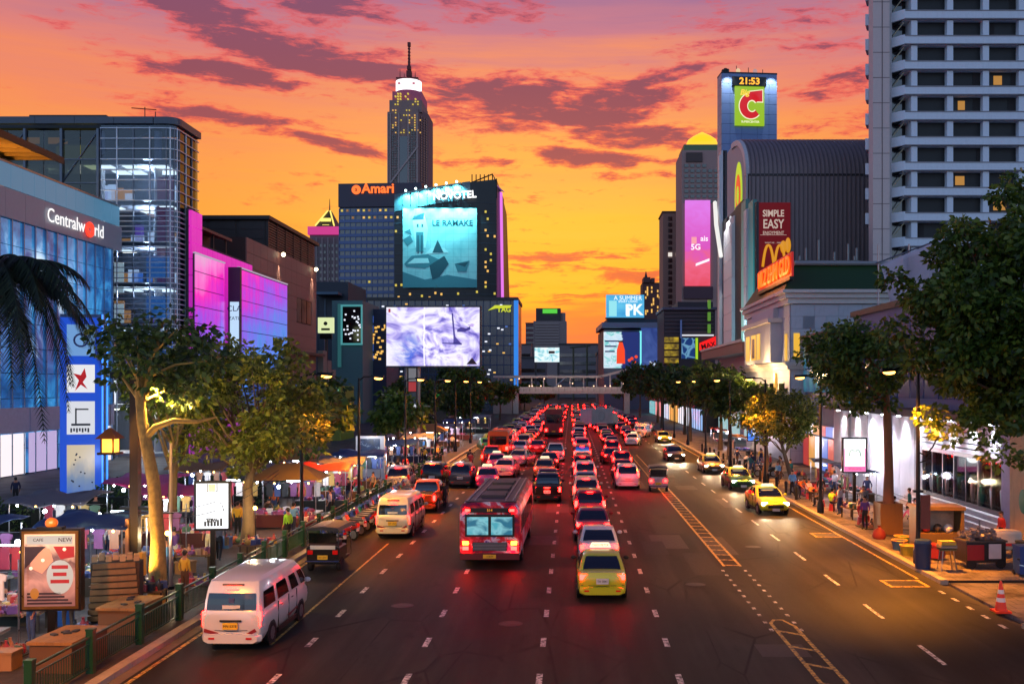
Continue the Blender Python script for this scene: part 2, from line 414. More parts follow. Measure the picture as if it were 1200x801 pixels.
y = 29.9
while y < 36.0: strip(dl, 13.25, y, y + .5, .14); y += 1.25
y = 43
for i in range(14):
    pass
y = 29.6
while y < 40.0:
    strip(dl, 6.05, y, y + .28, .12); strip(dl, 6.95, y, y + .28, .12); y += .95
struct(dl.build('lane_markings', PW))
yl = MB()
strip(yl, -11.05, -40, 420, .12); strip(yl, 13.25, 37.6, 420, .12); strip(yl, 13.25, -40, 28.5, .12)
strip(yl, 6.25, 40.2, 105, .11); strip(yl, 6.92, 40.2, 105, .11)
y = 40.4
while y < 105: yl.quad((6.29, y, Z1 + .0015), (6.87, y - .12, Z1 + .0015), (6.87, y + .04, Z1 + .0015), (6.29, y + .16, Z1 + .0015)); y += 1.25
strip(yl, 6.2, 10, 30.6, .12); strip(yl, 6.86, 10, 30.2, .12)
yl.add([(6.14, 30.6, Z1), (6.26, 30.6, Z1), (6.42, 30.95, Z1), (6.36, 31.08, Z1)], [(0, 1, 2, 3)])
yl.add([(6.42, 30.95, Z1 + .001), (6.66, 30.9, Z1 + .001), (6.68, 31.03, Z1 + .001), (6.36, 31.08, Z1 + .001)], [(0, 1, 2, 3)])
yl.add([(6.8, 30.2, Z1), (6.92, 30.2, Z1), (6.68, 31.03, Z1 + .002), (6.62, 30.9, Z1 + .002)], [(0, 1, 2, 3)])
y = 12.
while y < 30.4: yl.quad((6.26, y, Z1 + .0015), (6.8, y - .45, Z1 + .0015), (6.8, y - .25, Z1 + .0015), (6.26, y + .2, Z1 + .0015)); y += 1.75
strip(yl, -8.6, 28, 46, .09)
struct(yl.build('edge_markings', PY))
pt = pm('asphalt_repair', (26, 25, 24), .75, var=.3, scale=8, bump=.5, bscale=60); pt2 = pm('asphalt_old', (52, 49, 46), .7, var=.4, scale=6, bump=.5, bscale=60); pb = MB(); pb2 = MB(); rnp = random.Random(6)
for i in range(26):
    x, y, w, l = rnp.uniform(-10.5, 12), rnp.uniform(26, 90), rnp.uniform(.5, 1.6), rnp.uniform(1.2, 6); q = pb if i % 2 else pb2; z = .003 + .00015 * i
    q.quad((x, y, z), (x + w, y + rnp.uniform(-.1, .1), z), (x + w, y + l, z), (x, y + l, z))
struct(pb.build('asphalt_patches', pt)); struct(pb2.build('asphalt_old_patches', pt2))
for i, (x, y, lab) in enumerate(((-5.7, 33, 'round iron manhole cover in the lane right of the nearest van'), (4.6, 36.5, 'round iron manhole cover in the lane right of yellow-green taxi'), (8.3, 45, 'round iron manhole cover beside the hatched median'), (-1.9, 30.5, 'round iron manhole cover behind the big bus'))):
    t = thing('manhole_cover', lab, 'manhole', (x, y, .002)); MB().cyl((0, 0, 0), (0, 0, .008), .38, None, 20).build('rim', pm('manhole_rim', (34, 32, 30), .6), t); MB().cyl((0, 0, .003), (0, 0, .011), .31, None, 20).build('plate', pm('manhole_iron', (40, 38, 36), .5, .6, bump=.5), t)
# framed manholes by the right kerb
for cx, cy, w, l in ((12.45, 36.7, 1.5, 1.3), (12.6, 48.6, 1.35, 1.4)):
    fr = MB(); z = .0085
    for a, b, c, d in ((-w/2, w/2, -l/2, -l/2 + .12), (-w/2, w/2, l/2 - .12, l/2), (-w/2, -w/2 + .12, -l/2 + .12, l/2 - .12), (w/2 - .12, w/2, -l/2 + .12, l/2 - .12)):
        fr.bb(a, b, c, d, 0, z)
    t = thing('manhole_cover', 'steel manhole plate in a yellow frame %s' % ('nearest the driveway gap' if cy < 40 else 'beyond, beside the parked carts'), 'manhole', (cx, cy, 0.002))
    fr.build('frame', PY, t); MB().bb(-w/2 + .14, w/2 - .14, -l/2 + .14, l/2 - .14, 0, .006).build('plate', pm('manhole_iron', (40, 38, 36), .5, .6, bump=.5), t)
# ------------------------------------------------------------------ left-hand buildings
def lit_windows(name, spots, w, h, mats, parent, y, d=.06):
    for k, m in enumerate(mats):
        mb = MB()
        for i, (x, z) in enumerate(spots):
            if i % len(mats) == k: mb.bb(x - w/2, x + w/2, y - d, y, z - h/2, z + h/2)
        if mb.f: stuff(mb.build(name, m, parent))
WARM = em('warm_lit_window', (255, 196, 96), 1.0); COOLW = em('cool_lit_window', (236, 240, 255), 1.2); YELW = em('yellow_lit_window', (240, 214, 80), .8)

# --- long blue glass wing of the mall, beside the road
def wing():
    X, Y0, Y1 = -45.0, 46.0, 97.6
    t = thing('mall_wing', 'long blue-lit glass mall wing with white sign band facing the road', 'shopping mall', (X, Y0, 0))
    L = Y1 - Y0
    MB().bb(-30, -.5, 0, L, 0, 20.6).build('body', pm('wing_core', (40, 52, 70), .6), t)
    def blue(n, tc):
        g = n.N.new('ShaderNodeNewGeometry').outputs['Position']; x, y, z = n.sep(g)[0:3]
        pan = n.noise(n.xyz(0.0, n.m('MULTIPLY', y, .22), n.m('MULTIPLY', z, .2)), 1.0, 5, .6, .8)
        arc = n.m('ABSOLUTE', n.m('SUBTRACT', n.m('SQRT', n.m('ADD', n.m('POWER', n.m('SUBTRACT', y, 82.5), 2.0), n.m('POWER', n.m('SUBTRACT', z, 14.2), 2.0))), 3.6))
        c = n.ramp(pan, [(.30, lin((8, 30, 66))), (.46, lin((20, 72, 128))), (.58, lin((46, 120, 176))), (.72, lin((128, 180, 220)))])
        c = n.mix(n.m('MULTIPLY', n.m('SUBTRACT', 1.0, n.smooth(arc, .05, 1.3)), n.smooth(pan, .42, .6)), c, lin((190, 214, 230)))
        hi = n.smooth(z, 17.5, 21.5)
        return n.mix(n.m('MULTIPLY', hi, .5), c, lin((18, 44, 70)))
    bm_ = screen('blue_backlit_glass', blue, 1.5, rough=.12)
    w, h = 1.72, 2.05
    pane = MB().bb(-.06, 0, .03, w - .03, .03, h - .03).mesh('pane', bm_)
    for i in range(int(L / w)):
        for k in range(10): obj('pane', pane, t, (0, i * w, k * h + .2))
    ml = MB().bb(0, .16, -.06, .06, 0, 20.6).mesh('mullion', pm('wing_mullion', (130, 160, 190), .3, .6))
    for i in range(int(L / w) + 1): obj('mullion', ml, t, (0, i * w + .015, .1))
    band = pm('pale_sign_band', (150, 156, 166), .35, var=.1)
    pm_ = MB().bb(0, .25, .02, 2.86, 0, 2.35).mesh('band_panel', band)
    for i in range(18): obj('band_panel', pm_, t, (0, i * 2.866, 20.72))
    gl = em('parapet_glow', (88, 150, 190), .55); g2 = MB().bb(-.1, -.02, .02, 1.70, 0, 1.9).mesh('parapet_glass', gl)
    for i in range(30): obj('parapet_glass', g2, t, (.05, i * 1.72, 23.2))
    MB().bb(-.2, .12, 0, L, 25.1, 25.25).build('rail', STEEL, t)
    MB().bb(-30, -.25, 0, L, 20.6, 23.2).build('roof', DGREY, t)
    sg = text('Centralw', 1.72, em('white_sign_letters', (255, 255, 255), 1.1), t, (.42, 37.4, 21.9), (R(90), 0, R(90)), .015, 'sign_letters', align='LEFT')
    wd = sg.dimensions[0] if False else 8.0
    sg.scale = (1.0, 1, 1)
    RED = em('red_ring', (255, 60, 40), 1.6)
    xs = [v.co.x for v in sg.data.vertices]; x1 = max(xs)
    ring = MB().torus((0, 0, 0), 'x', .6, .13, 20, 6); ring.torus((0, 0, 0), 'x', .32, .07, 16, 5)
    ring.build('sign_ring', RED, t, (.45, 37.4 + x1 + .85, 21.8))
    text('rld', 1.72, _M['white_sign_letters'], t, (.42, 37.4 + x1 + 1.7, 21.9), (R(90), 0, R(90)), .015, 'sign_letters', align='LEFT')
    # lower lilac shop fronts on the plaza
    sh = em('lilac_shop_light', (206, 186, 236), .8); wl = pm('lilac_wall', (170, 160, 180), .5)
    for i in range(10):
        MB().bb(.02, .3, i * 5 + .1, i * 5 + 4.9, 3.6, 5.6).build('fascia', wl, t)
        MB().bb(.01, .12, i * 5 + .3, i * 5 + 4.6, .2, 3.5).build('shop_window', sh if i % 3 else em('white_shop_light', (250, 236, 240), 1.1), t)
    # roof terrace house with warm slatted canopy
    MB().bb(-12, -4, 0, 40, 23.2, 27.0).build('terrace_room', pm('terrace_glass', (44, 34, 22), .25, var=.6, scale=.6), t)
    amb = em('terrace_glow', (214, 150, 48), .5)
    for i in range(12):
        if i % 3 != 1: MB().bb(-4, -3.9, i * 3.3 + .4, i * 3.3 + 2.2, 23.6, 24.6 + (i % 2) * .6).build('lit_pane', amb, t)
        MB().bb(-3.9, -3.7, i * 3.3, i * 3.3 + .18, 23.2, 27.2).build('post', pm('bronze', (70, 54, 34), .4, .5), t)
    MB().bb(-12, -.6, 0, 42, 27.6, 27.75).build('canopy_roof', pm('canopy_dark', (58, 48, 38), .6), t)
    sl_ = MB().bb(-9, -.6, 0, .16, 0, .32).mesh('canopy_slat', pm('canopy_slat_wood', (172, 120, 52), .5))
    for i in range(28): obj('canopy_slat', sl_, t, (0, i * 1.5, 27.26))
    MB().bb(-.62, -.5, 0, 42, 27.2, 27.8).build('canopy_edge', _M['bronze'], t)
    for i in range(5): lamp((-3, i * 8 + 2, 24.2), 1100, (1, .62, .2), t, .3)
wing()

# --- tall glass block
def glassblock():
    Y, Z1_ = 100.0, 34.7
    t = thing('glass_tower_block', 'tall dark glass mall block with lit floors and curved right corner', 'shopping mall', (-40.4, Y, 0))
    cg = clear('curtain_glass', (196, 210, 226), .06); dk = clear('dark_curtain_glass', (140, 150, 136), .07)
    mull = pm('mullion_grey', (96, 104, 116), .35, .6); bright = pm('transom_white', (196, 204, 216), .35, .3)
    # interior: floors, lit ceilings, rear wall
    slab = pm('slab_white', (190, 190, 196), .7); ceil = em('ceiling_light', (240, 236, 220), 3.2); back = pm('inner_wall', (44, 52, 66), .8, var=.7, scale=.35)
    MB().bb(-60, -9.5, 9, 26, 0, 34.2).build('inner_core', back, t)
    for i, z in enumerate((0, 5.0, 9.2, 13.4, 17.6, 21.8, 26.0, 30.2)):
        MB().bb(-60, -.9, 1.2, 6.0, z, z + .45).build('floor_slab', slab, t)
        mb = MB(); rn = random.Random(i)
        for k in range(12):
            x = -1.6 - rn.random() * 12 if k < 8 else -16 - rn.random() * 40
            mb.bb(x - .7, x + .7, 1.6 + (k % 2) * 2.5, 3.3 + (k % 2) * 2.5, z - .12, z - .05)
        if z > 0: mb.build('ceiling_lamps', ceil, t)
    for i in range(7):
        lamp((-4.2, 3.2, 4.4 + i * 4.2), 800, (.85, .92, 1), t, .4); lamp((-15, 3.2, 4.4 + i * 4.2), 450, (.9, .9, .75), t, .4)
    for z in (8.2, 12.6, 16.9): MB().bb(-7.4, -5.9, 1.3, 1.5, z, z + 3.2).build('glow_panel', em('lit_shop_wall', (216, 224, 214), .95), t)
    for z in (10, 14.4, 18.6): MB().bb(-3.6, -1.2, 1.5, 1.7, z, z + 2.2).build('glow_panel', em('lit_blue_wall', (60, 120, 190), .8), t)
    MB().bb(-2.6, -1.0, 1.8, 2.0, 17.5, 29).build('glow_panel', em('plum_reflection', (130, 66, 110), .5), t)  # plum reflection in the right-hand glass, put in as a glowing panel
    for x in (-3.0, -9, -15, -22, -30): MB().cyl((x, 3, 0), (x, 3, 34), .4, None, 10).build('column', slab, t)
    hang = [em('inner_screen_purple', (120, 80, 190), .9), em('inner_screen_blue', (70, 130, 220), 1.0), em('inner_shop_warm', (230, 150, 80), .9), em('inner_shop_white', (220, 230, 245), 1.2)]
    rn = random.Random(3)
    for i in range(64):
        x = -1.2 - rn.random() * 12; z = rn.choice((5.5, 9.7, 13.9, 18.1, 22.3, 26.5)); w = rn.uniform(.4, 1.6)
        MB().bb(x - w, x, 5.6, 5.85, z, z + rn.uniform(.8, 2.6)).build('shop_front', rn.choice(hang), t)
    MB().bb(-14, -.3, 5.9, 6.1, 0, 34).build('inner_wall', back, t)
    yl = em('attic_glow', (170, 160, 70), .42)
    for x in (-40, -34, -28, -22, -15): MB().bb(x, x + 4.6, 5.4, 5.6, 30.9, 33.2).build('attic_light', yl, t)
    MB().bb(-.75, -.6, 2.6, 5.9, 0, 34).build('inner_wall', back, t)
    for x in range(-52, -9, 7):
        MB().tube([(x, 2.5, 30.7), (x + 6.5, 2.5, 33.9)], .12, 6).build('roof_truss', mull, t)
    # right part: fine curtain wall, then the quarter-round corner
    xs = [-7.6, -5.93, -4.26, -2.58, -.9]
    nz, h = 33, 1.05
    pts = [(x, 0.0) for x in xs]
    for k in range(1, 5):
        a = -PI / 2 + (PI / 2) * k / 4; pts.append((-.9 + .9 * math.cos(a), .9 + .9 * math.sin(a)))
    pts.append((0.0, 2.6)); pts.append((0.0, 4.2)); pts.append((0.0, 6.0))
    for i in range(len(pts) - 1):
        a, b = Vector((*pts[i], 0)), Vector((*pts[i + 1], 0)); d = b - a; nrm = Vector((d.y, -d.x, 0)).normalized()
        e0, e1 = a + d * .02, b - d * .02
        me = MB().loft([[e0, e1, e1 - nrm * .05, e0 - nrm * .05], [e0 + Vector((0, 0, h - .08)), e1 + Vector((0, 0, h - .08)), e1 - nrm * .05 + Vector((0, 0, h - .08)), e0 - nrm * .05 + Vector((0, 0, h - .08))]]).mesh('pane', cg)
        for k in range(8, nz): obj('pane', me, t, (0, 0, k * h))
        MB().cyl(tuple(a + nrm * .06), (a.x + nrm.x * .06, a.y + nrm.y * .06, Z1_ - 1), .07, None, 6).build('mullion', bright if i % 2 else mull, t)
        tr = MB().loft([[a + nrm * .02, b + nrm * .02, b + nrm * .16, a + nrm * .16], [p + Vector((0, 0, .09)) for p in (a + nrm * .02, b + nrm * .02, b + nrm * .16, a + nrm * .16)]]).mesh('transom', bright)
        for k in range(8, nz + 1):
            obj('transom', tr, t, (0, 0, k * h - .06))
            if k < 24: obj('transom', tr, t, (0, 0, k * h + .46))
    # left part: larger dark panes
    xs = [-7.8 - 3.72 * k for k in range(8)]; zs = [8, 10, 11.2, 12.4, 13.6, 14.8, 16, 17.2, 18.4, 19.6, 20.8, 22, 23.2, 24.4, 25.8, 28.0, 30.4, 33.4]
    for i in range(7):
        for k in range(len(zs) - 1):
            w = 1.78
            for q in range(2): MB().bb(xs[i] - (q + 1) * 1.86 + .04, xs[i] - q * 1.86 - .04, -.02, .04, zs[k] + .05, zs[k + 1] - .04).build('pane', dk, t)
            MB().bb(xs[i] - 3.72, xs[i], -.14, -.03, zs[k] - .05, zs[k] + .06).build('transom', mull, t)
        MB().bb(xs[i] - .12, xs[i] + .12, -.3, .0, 0, Z1_ - 1.2).build('mullion', mull, t)
        if i in (0, 2): MB().tube([(xs[i] - 3.6, -.06, 28.2), (xs[i] - .1, -.06, 33.2)], .07, 6).build('brace', mull, t)
    # roof edge of dark panels
    pf = pm('roof_panel_dark', (78, 86, 98), .4, .3)
    for i in range(12): MB().bb(-2.1 - (i + 1) * 4, -2.14 - i * 4, -.35, .2, 34.0, 34.7).build('roof_panel', pf, t)
    rp = [(-2.08, -.3)] + [(-.9 + 1.2 * math.cos(-PI / 2 + PI / 2 * k / 6), .9 + 1.2 * math.sin(-PI / 2 + PI / 2 * k / 6)) for k in range(7)] + [(.3, 6.2), (-2.08, 6.2)]
    MB().prism(rp, 'z', 34.0, 34.7).build('roof_panel', pf, t)
    MB().bb(-60, 0, 2.3, 6.1, 34.2, 34.68).build('roof', DGREY, t)
    MB().bb(-16, -8, 2, 9, 34.7, 35.5).build('plant_room', DGREY, t)
    a = MB(); a.cyl((-4.4, 3, 34.7), (-4.4, 3, 36.6), .05, None, 5); a.cyl((-3.3, 3, 34.7), (-3.3, 3, 36.1), .05, None, 5); a.cyl((-5.8, 3, 36.5), (-3.2, 3, 36.3), .05, None, 5)
    a.build('antenna', BLACK, t)
glassblock()

# --- magenta LED-lit facade
def pinkmall():
    X = -39.6
    t = thing('pink_mall', 'mall facade glowing magenta and blue, stepping down beside the glass block', 'shopping mall', (X, 102.2, 0))
    def grad(n, tc):
        g = n.N.new('ShaderNodeNewGeometry').outputs['Position']; x, y, z = n.sep(g)[0:3]
        streak = n.noise(n.xyz(0.0, n.m('MULTIPLY', y, .8), n.m('MULTIPLY', z, .04)), 1.0, 4, .6)
        blob = n.noise(n.xyz(3.0, n.m('MULTIPLY', y, .16), n.m('MULTIPLY', z, .22)), 1.0, 3, .5)
        u = n.m('ADD', n.m('SUBTRACT', n.m('DIVIDE', z, 22.0), n.m('ADD', .05, n.m('MULTIPLY', n.m('SUBTRACT', y, 102.0), .0105))), n.m('ADD', n.m('MULTIPLY', n.m('SUBTRACT', streak, .5), .3), n.m('MULTIPLY', n.m('SUBTRACT', blob, .5), .5)))
        return n.ramp(u, [(.1, lin((30, 60, 130))), (.24, lin((70, 130, 215))), (.36, lin((96, 110, 220))), (.50, lin((140, 70, 214))), (.60, lin((190, 34, 196))), (.72, lin((232, 30, 178))), (.84, lin((226, 120, 200))), (.98, lin((206, 160, 200)))])
    led = screen('magenta_blue_led_facade', grad, 1.15, rough=.25)
    def mag(n, tc):
        g = n.N.new('ShaderNodeNewGeometry').outputs['Position']; x, y, z = n.sep(g)[0:3]
        f = n.noise(n.xyz(1.0, n.m('MULTIPLY', y, .2), n.m('MULTIPLY', z, .3)), 1.0, 3)
        u = n.m('ADD', n.m('DIVIDE', n.m('SUBTRACT', z, 14), 14.0), n.m('MULTIPLY', n.m('SUBTRACT', f, .5), .5))
        return n.ramp(u, [(0, lin((160, 30, 170))), (.5, lin((214, 24, 176))), (.8, lin((224, 44, 186))), (1, lin((190, 40, 160)))])
    wall = screen('magenta_washed_panels', mag, .95, rough=.4)  # magenta floodlight wash put into the wall panels as their own glow
    MB().bb(-22, -.4, 4.6, 19.6, 0, 22.6).build('body', pm('mall_core', (70, 60, 72), .7), t)
    MB().bb(-.6, -.32, .02, 4.6, 0, 22.6).build('end_body', _M['mall_core'], t)
    MB().bb(-.6, -.32, .02, 3.0, 22.6, 25.9).build('tall_body', _M['mall_core'], t)
    # upper magenta panels (rows of 1.7 m)
    w = 1.5
    pa = MB().bb(-.3, 0, .035, w - .035, .035, 1.665).mesh('wall_panel', wall)
    for i in range(13):
        top = 26.0 if i < 2 else 22.9
        for k in range(16):
            z = .2 + 1.7 * k
            if z + 1.7 <= top + .3: obj('wall_panel', pa, t, (0, i * w, z))
    # two projecting LED boxes
    for (y0, y1, z1, cols) in ((0.3, 8.9, 21.2, 7), (13.8, 33.4, 21.3, 16)):
        MB().bb(-.3, .2, y0, y1, 3.0, z1).build('box_body', _M['mall_core'], t)
        MB().bb(.1, .36, y0 - .12, y1 + .12, z1, z1 + .14).build('edge_trim', em('pale_edge', (210, 200, 230), .6), t)
        ww = (y1 - y0) / cols; hh = 1.82
        pn = MB().bb(.2, .3, .05, ww - .05, .05, hh - .05).mesh('led_panel', led)
        for i in range(cols):
            for k in range(10): obj('led_panel', pn, t, (0, y0 + i * ww, 3.0 + k * hh))
    # blade sign between the boxes
    MB().bb(.1, 1.5, 10.6, 11.1, 8, 21.0).build('blade_sign', pm('blade_dark', (36, 40, 60), .4), t)
    MB().bb(.35, 1.35, 10.5, 10.6, 8.2, 17).build('blade_face', em('blade_white', (190, 220, 250), 1.0), t)
    text('CLA', .9, pm('blade_ink', (30, 60, 100), .5), t, (.85, 10.49, 16.2), (R(90), 0, 0), .02, 'lettering')
    text('ZATL', .55, _M['blade_ink'], t, (.85, 10.49, 15.1), (R(90), 0, 0), .02, 'lettering')
    # brown pitched canopy on the roof
    br = pm('canopy_brown', (120, 78, 66), .6)
    MB().loft([[(-6, 3.2, 25.9), (-.6, 3.2, 24.7), (-.6, 3.2, 24.4), (-6, 3.2, 25.6)], [(-6, 14, 25.9), (-.6, 14, 24.7), (-.6, 14, 24.4), (-6, 14, 25.6)]]).build('roof_canopy', br, t)
    MB().bb(-7, -3.2, 4, 14, 22.6, 25.2).build('roof_room', pm('roof_room_dark', (52, 40, 40), .6), t)
    for y in (5, 9, 13): MB().bb(-1.2, -1.0, y, y + .2, 22.6, 24.7).build('canopy_post', DGREY, t)
pinkmall()

# --- brown department block with louvred top floor
def brownblock():
    t = thing('brown_mall_block', 'brown panelled mall block with louvred dark roof storey and two wall spotlights', 'shopping mall', (-42, 135, 0))
    pk = pm('brown_panel', (138, 100, 92), .6, var=.15); dk = pm('dark_roof_metal', (64, 56, 54), .5, .2)
    MB().bb(-22, 0, 0, 25, 22, 30.2).build('roof_storey', dk, t)
    MB().bb(-23, .6, -.6, 26, 30.2, 30.7).build('roof', pm('roof_edge', (52, 46, 44), .5), t)
    sp = MB().bb(0, .22, .1, 4.0, 0, .16).mesh('louvre', pm('louvre_metal', (98, 82, 76), .5, .3))
    for j in range(6):
        for k in range(11): obj('louvre', sp, t, (0, j * 4.1, 26.2 + k * .36))
        MB().bb(0, .3, j * 4.1 - .1, j * 4.1 + .1, 26, 30.2).build('louvre_post', dk, t)
    fs = MB().bb(.02, 3.6, -.12, -.02, .02, 1.3).mesh('front_panel', dk)
    for i in range(5):
        for k in range(6): obj('front_panel', fs, t, (-4 * i - 3.8, 0, 22.2 + k * 1.33))
    # road-side wall of large panels
    MB().bb(-20, 1.1, -12, 22, 0, 26).build('wall', pm('brown_wall_core', (70, 50, 46), .8), t)
    ww, hh = 2.8, 1.85
    pn = MB().bb(1.1, 1.25, .02, ww - .02, .02, hh - .02).mesh('wall_panel', pk)
    for i in range(12):
        for k in range(4, 14):
            y, z = -12 + i * ww, k * hh + .1
            if i in (8, 9, 10) and k in (10, 9): continue
            obj('wall_panel', pn, t, (0, y, z))
    for i in range(3): MB().bb(1.12, 1.2, 10.6 + i * 2.8, 13.1 + i * 2.8, 16.9, 20.4).build('window', DGLASS, t)
    MB().bb(1.0, 2.6, -12, 22, 12.0, 12.4).build('ledge', dk, t)
    cols = [em('shop_blue', (40, 84, 160), .8), em('shop_cyan', (90, 190, 210), .8), em('shop_pink', (190, 120, 170), .7), em('shop_darkred', (90, 36, 40), .6)]
    rn = random.Random(5)
    for i in range(8):
        for k in range(3): MB().bb(1.12, 1.22, -4 + i * 3.1, -1.2 + i * 3.1, 1 + k * 2.3, 3 + k * 2.3).build('shop_window', cols[rn.randrange(4)], t)
    for y in (1.5, 19.0):
        MB().ball((1.9, y, 25.6), .3, 8, 6).build('wall_spotlight', em('spot_white', (255, 236, 190), 8), t)
        lamp((2.0, y, 25.3), 1600, (1, .85, .6), t, .1, 45, (-.25, 0, -1))
    for j in range(3):
        s = MB().bb(1.3, 2.2, 22.2 + j * 3, 24.6 + j * 3, 0, 13 - j * 1.5); s.build('annex', pm('annex_grey', (120, 116, 110), .6), t)
brownblock()

# --- pointed hotel far behind
def pointed():
    D = 620; x = GX(380, D); t = thing('pointed_tower', 'distant tower with lit pyramid roof and pink crown ring', 'tower', (x, D, 0))
    f = D / FPX; st = pm('pale_tower', (120, 104, 108), .8)
    z = GZ(275, D); hw = 17 * f
    MB().bb(-hw, hw, 0, 30, 0, z).build('shaft', st, t)
    for i in range(5): MB().bb(-hw + (2 * hw) * (i + .1) / 5, -hw + 2 * hw * (i + .28) / 5, -1.2, 0, 0, z - 2).build('pilaster', pm('pilaster_pale', (150, 134, 134), .8), t)
    wn = MB()
    for i in range(7):
        for k in range(20): wn.bb(-hw + 1.4 + i * 2.5, -hw + 2.7 + i * 2.5, -.3, 0, z - 6 - k * 4.2, z - 8.4 - k * 4.2 + .6)
    stuff(wn.build('window', DGLASS, t))
    MB().bb(-hw - 1, hw + 1, -1.5, 31, z, z + 5).build('crown_ring', em('pink_crown', (214, 50, 140), .9), t)
    zt = GZ(243, D)
    MB().loft([[(-12 * f, 2, z + 5), (12 * f, 2, z + 5), (12 * f, 26, z + 5), (-12 * f, 26, z + 5)], [(-1.2, 13, zt), (1.2, 13, zt), (1.2, 15, zt), (-1.2, 15, zt)]]).build('roof', pm('roof_dark', (58, 52, 46), .5), t)
    g = em('roof_gold', (250, 226, 110), 1.3)
    for s in (-1, 1):
        MB().tube([(s * 11 * f, 1.2, z + 6), (s * .8, 12, zt)], .5, 5).build('roof_edge_light', g, t)
    MB().bb(-6 * f, 6 * f, 2.5, 4, z + 9, z + 11).build('roof_band', g, t); MB().bb(-4 * f, 4 * f, 3.5, 6, z + 5.5, z + 7).build('roof_band', g, t)
    MB().cyl((0, 14, zt - 1), (0, 14, GZ(228, D)), .5, .15, 5).build('spire', BLACK, t)
pointed()

# --- hotel slab with the orange sign
def orange_hotel():
    D = 340; t = thing('slab_hotel', 'tall dark-blue banded hotel slab with orange rooftop lettering', 'hotel', (GX(397, D), D, 0), R(-4))
    f = D / FPX; w = 98 * f; z = GZ(217, D)
    body = pm('hotel_slate', (46, 56, 80), .5); MB().bb(0, w, 1, 26, 0, z).build('body', body, t)
    MB().bb(-.3, w, 0.4, 26, z - 7.5, z + .6).build('crown', pm('crown_slate', (70, 64, 78), .55), t)
    gl = glassy('hotel_band_glass', (20, 34, 58)); sp = pm('hotel_spandrel', (84, 108, 156), .4)
    n = 27; h = (z - 8 - 2) / n
    g = MB().bb(.3, w - .3, .6, 1.0, 0, h * .55).mesh('window_band', gl); s_ = MB().bb(0, w, .2, .9, 0, h * .43).mesh('spandrel', sp)
    for k in range(n):
        obj('window_band', g, t, (0, 0, 2 + k * h + h * .43)); obj('spandrel', s_, t, (0, 0, 2 + k * h))
    mu = MB()
    for i in range(15): mu.bb(w * i / 15 - .12, w * i / 15 + .12, .35, .62, 2, z - 8)
    stuff(mu.build('mullion', sp, t))
    rn = random.Random(11); spots = []
    for k in range(n):
        for i in range(15):
            pr = .10 if i in (4, 5, 9, 10, 12) else .02
            if k >= n - 2: pr = .5
            if rn.random() < pr: spots.append((w * (i + .5) / 15, 2 + k * h + h * .7))
    lit_windows('lit_window', spots, .7, .7, [WARM, YELW, em('dim_amber', (190, 130, 60), .6)], t, .5)
    o = em('orange_sign', (255, 110, 30), 1.5)
    text('Amari', 4.6, o, t, (w * .475, .3, z - 1.4), (R(90), 0, 0), .3, 'sign_letters', bold=.1)
    b = MB().cyl((0, .5, 0), (0, 0, 0), 1.6, None, 20).build('sign_emblem', o, t, (w * .21, .1, z - 1.6))
    text('a', 2.2, pm('emblem_dark', (90, 40, 20), .5), t, (w * .21, -.02, z - 1.5), (R(90), 0, 0), .05, 'emblem_mark')
orange_hotel()

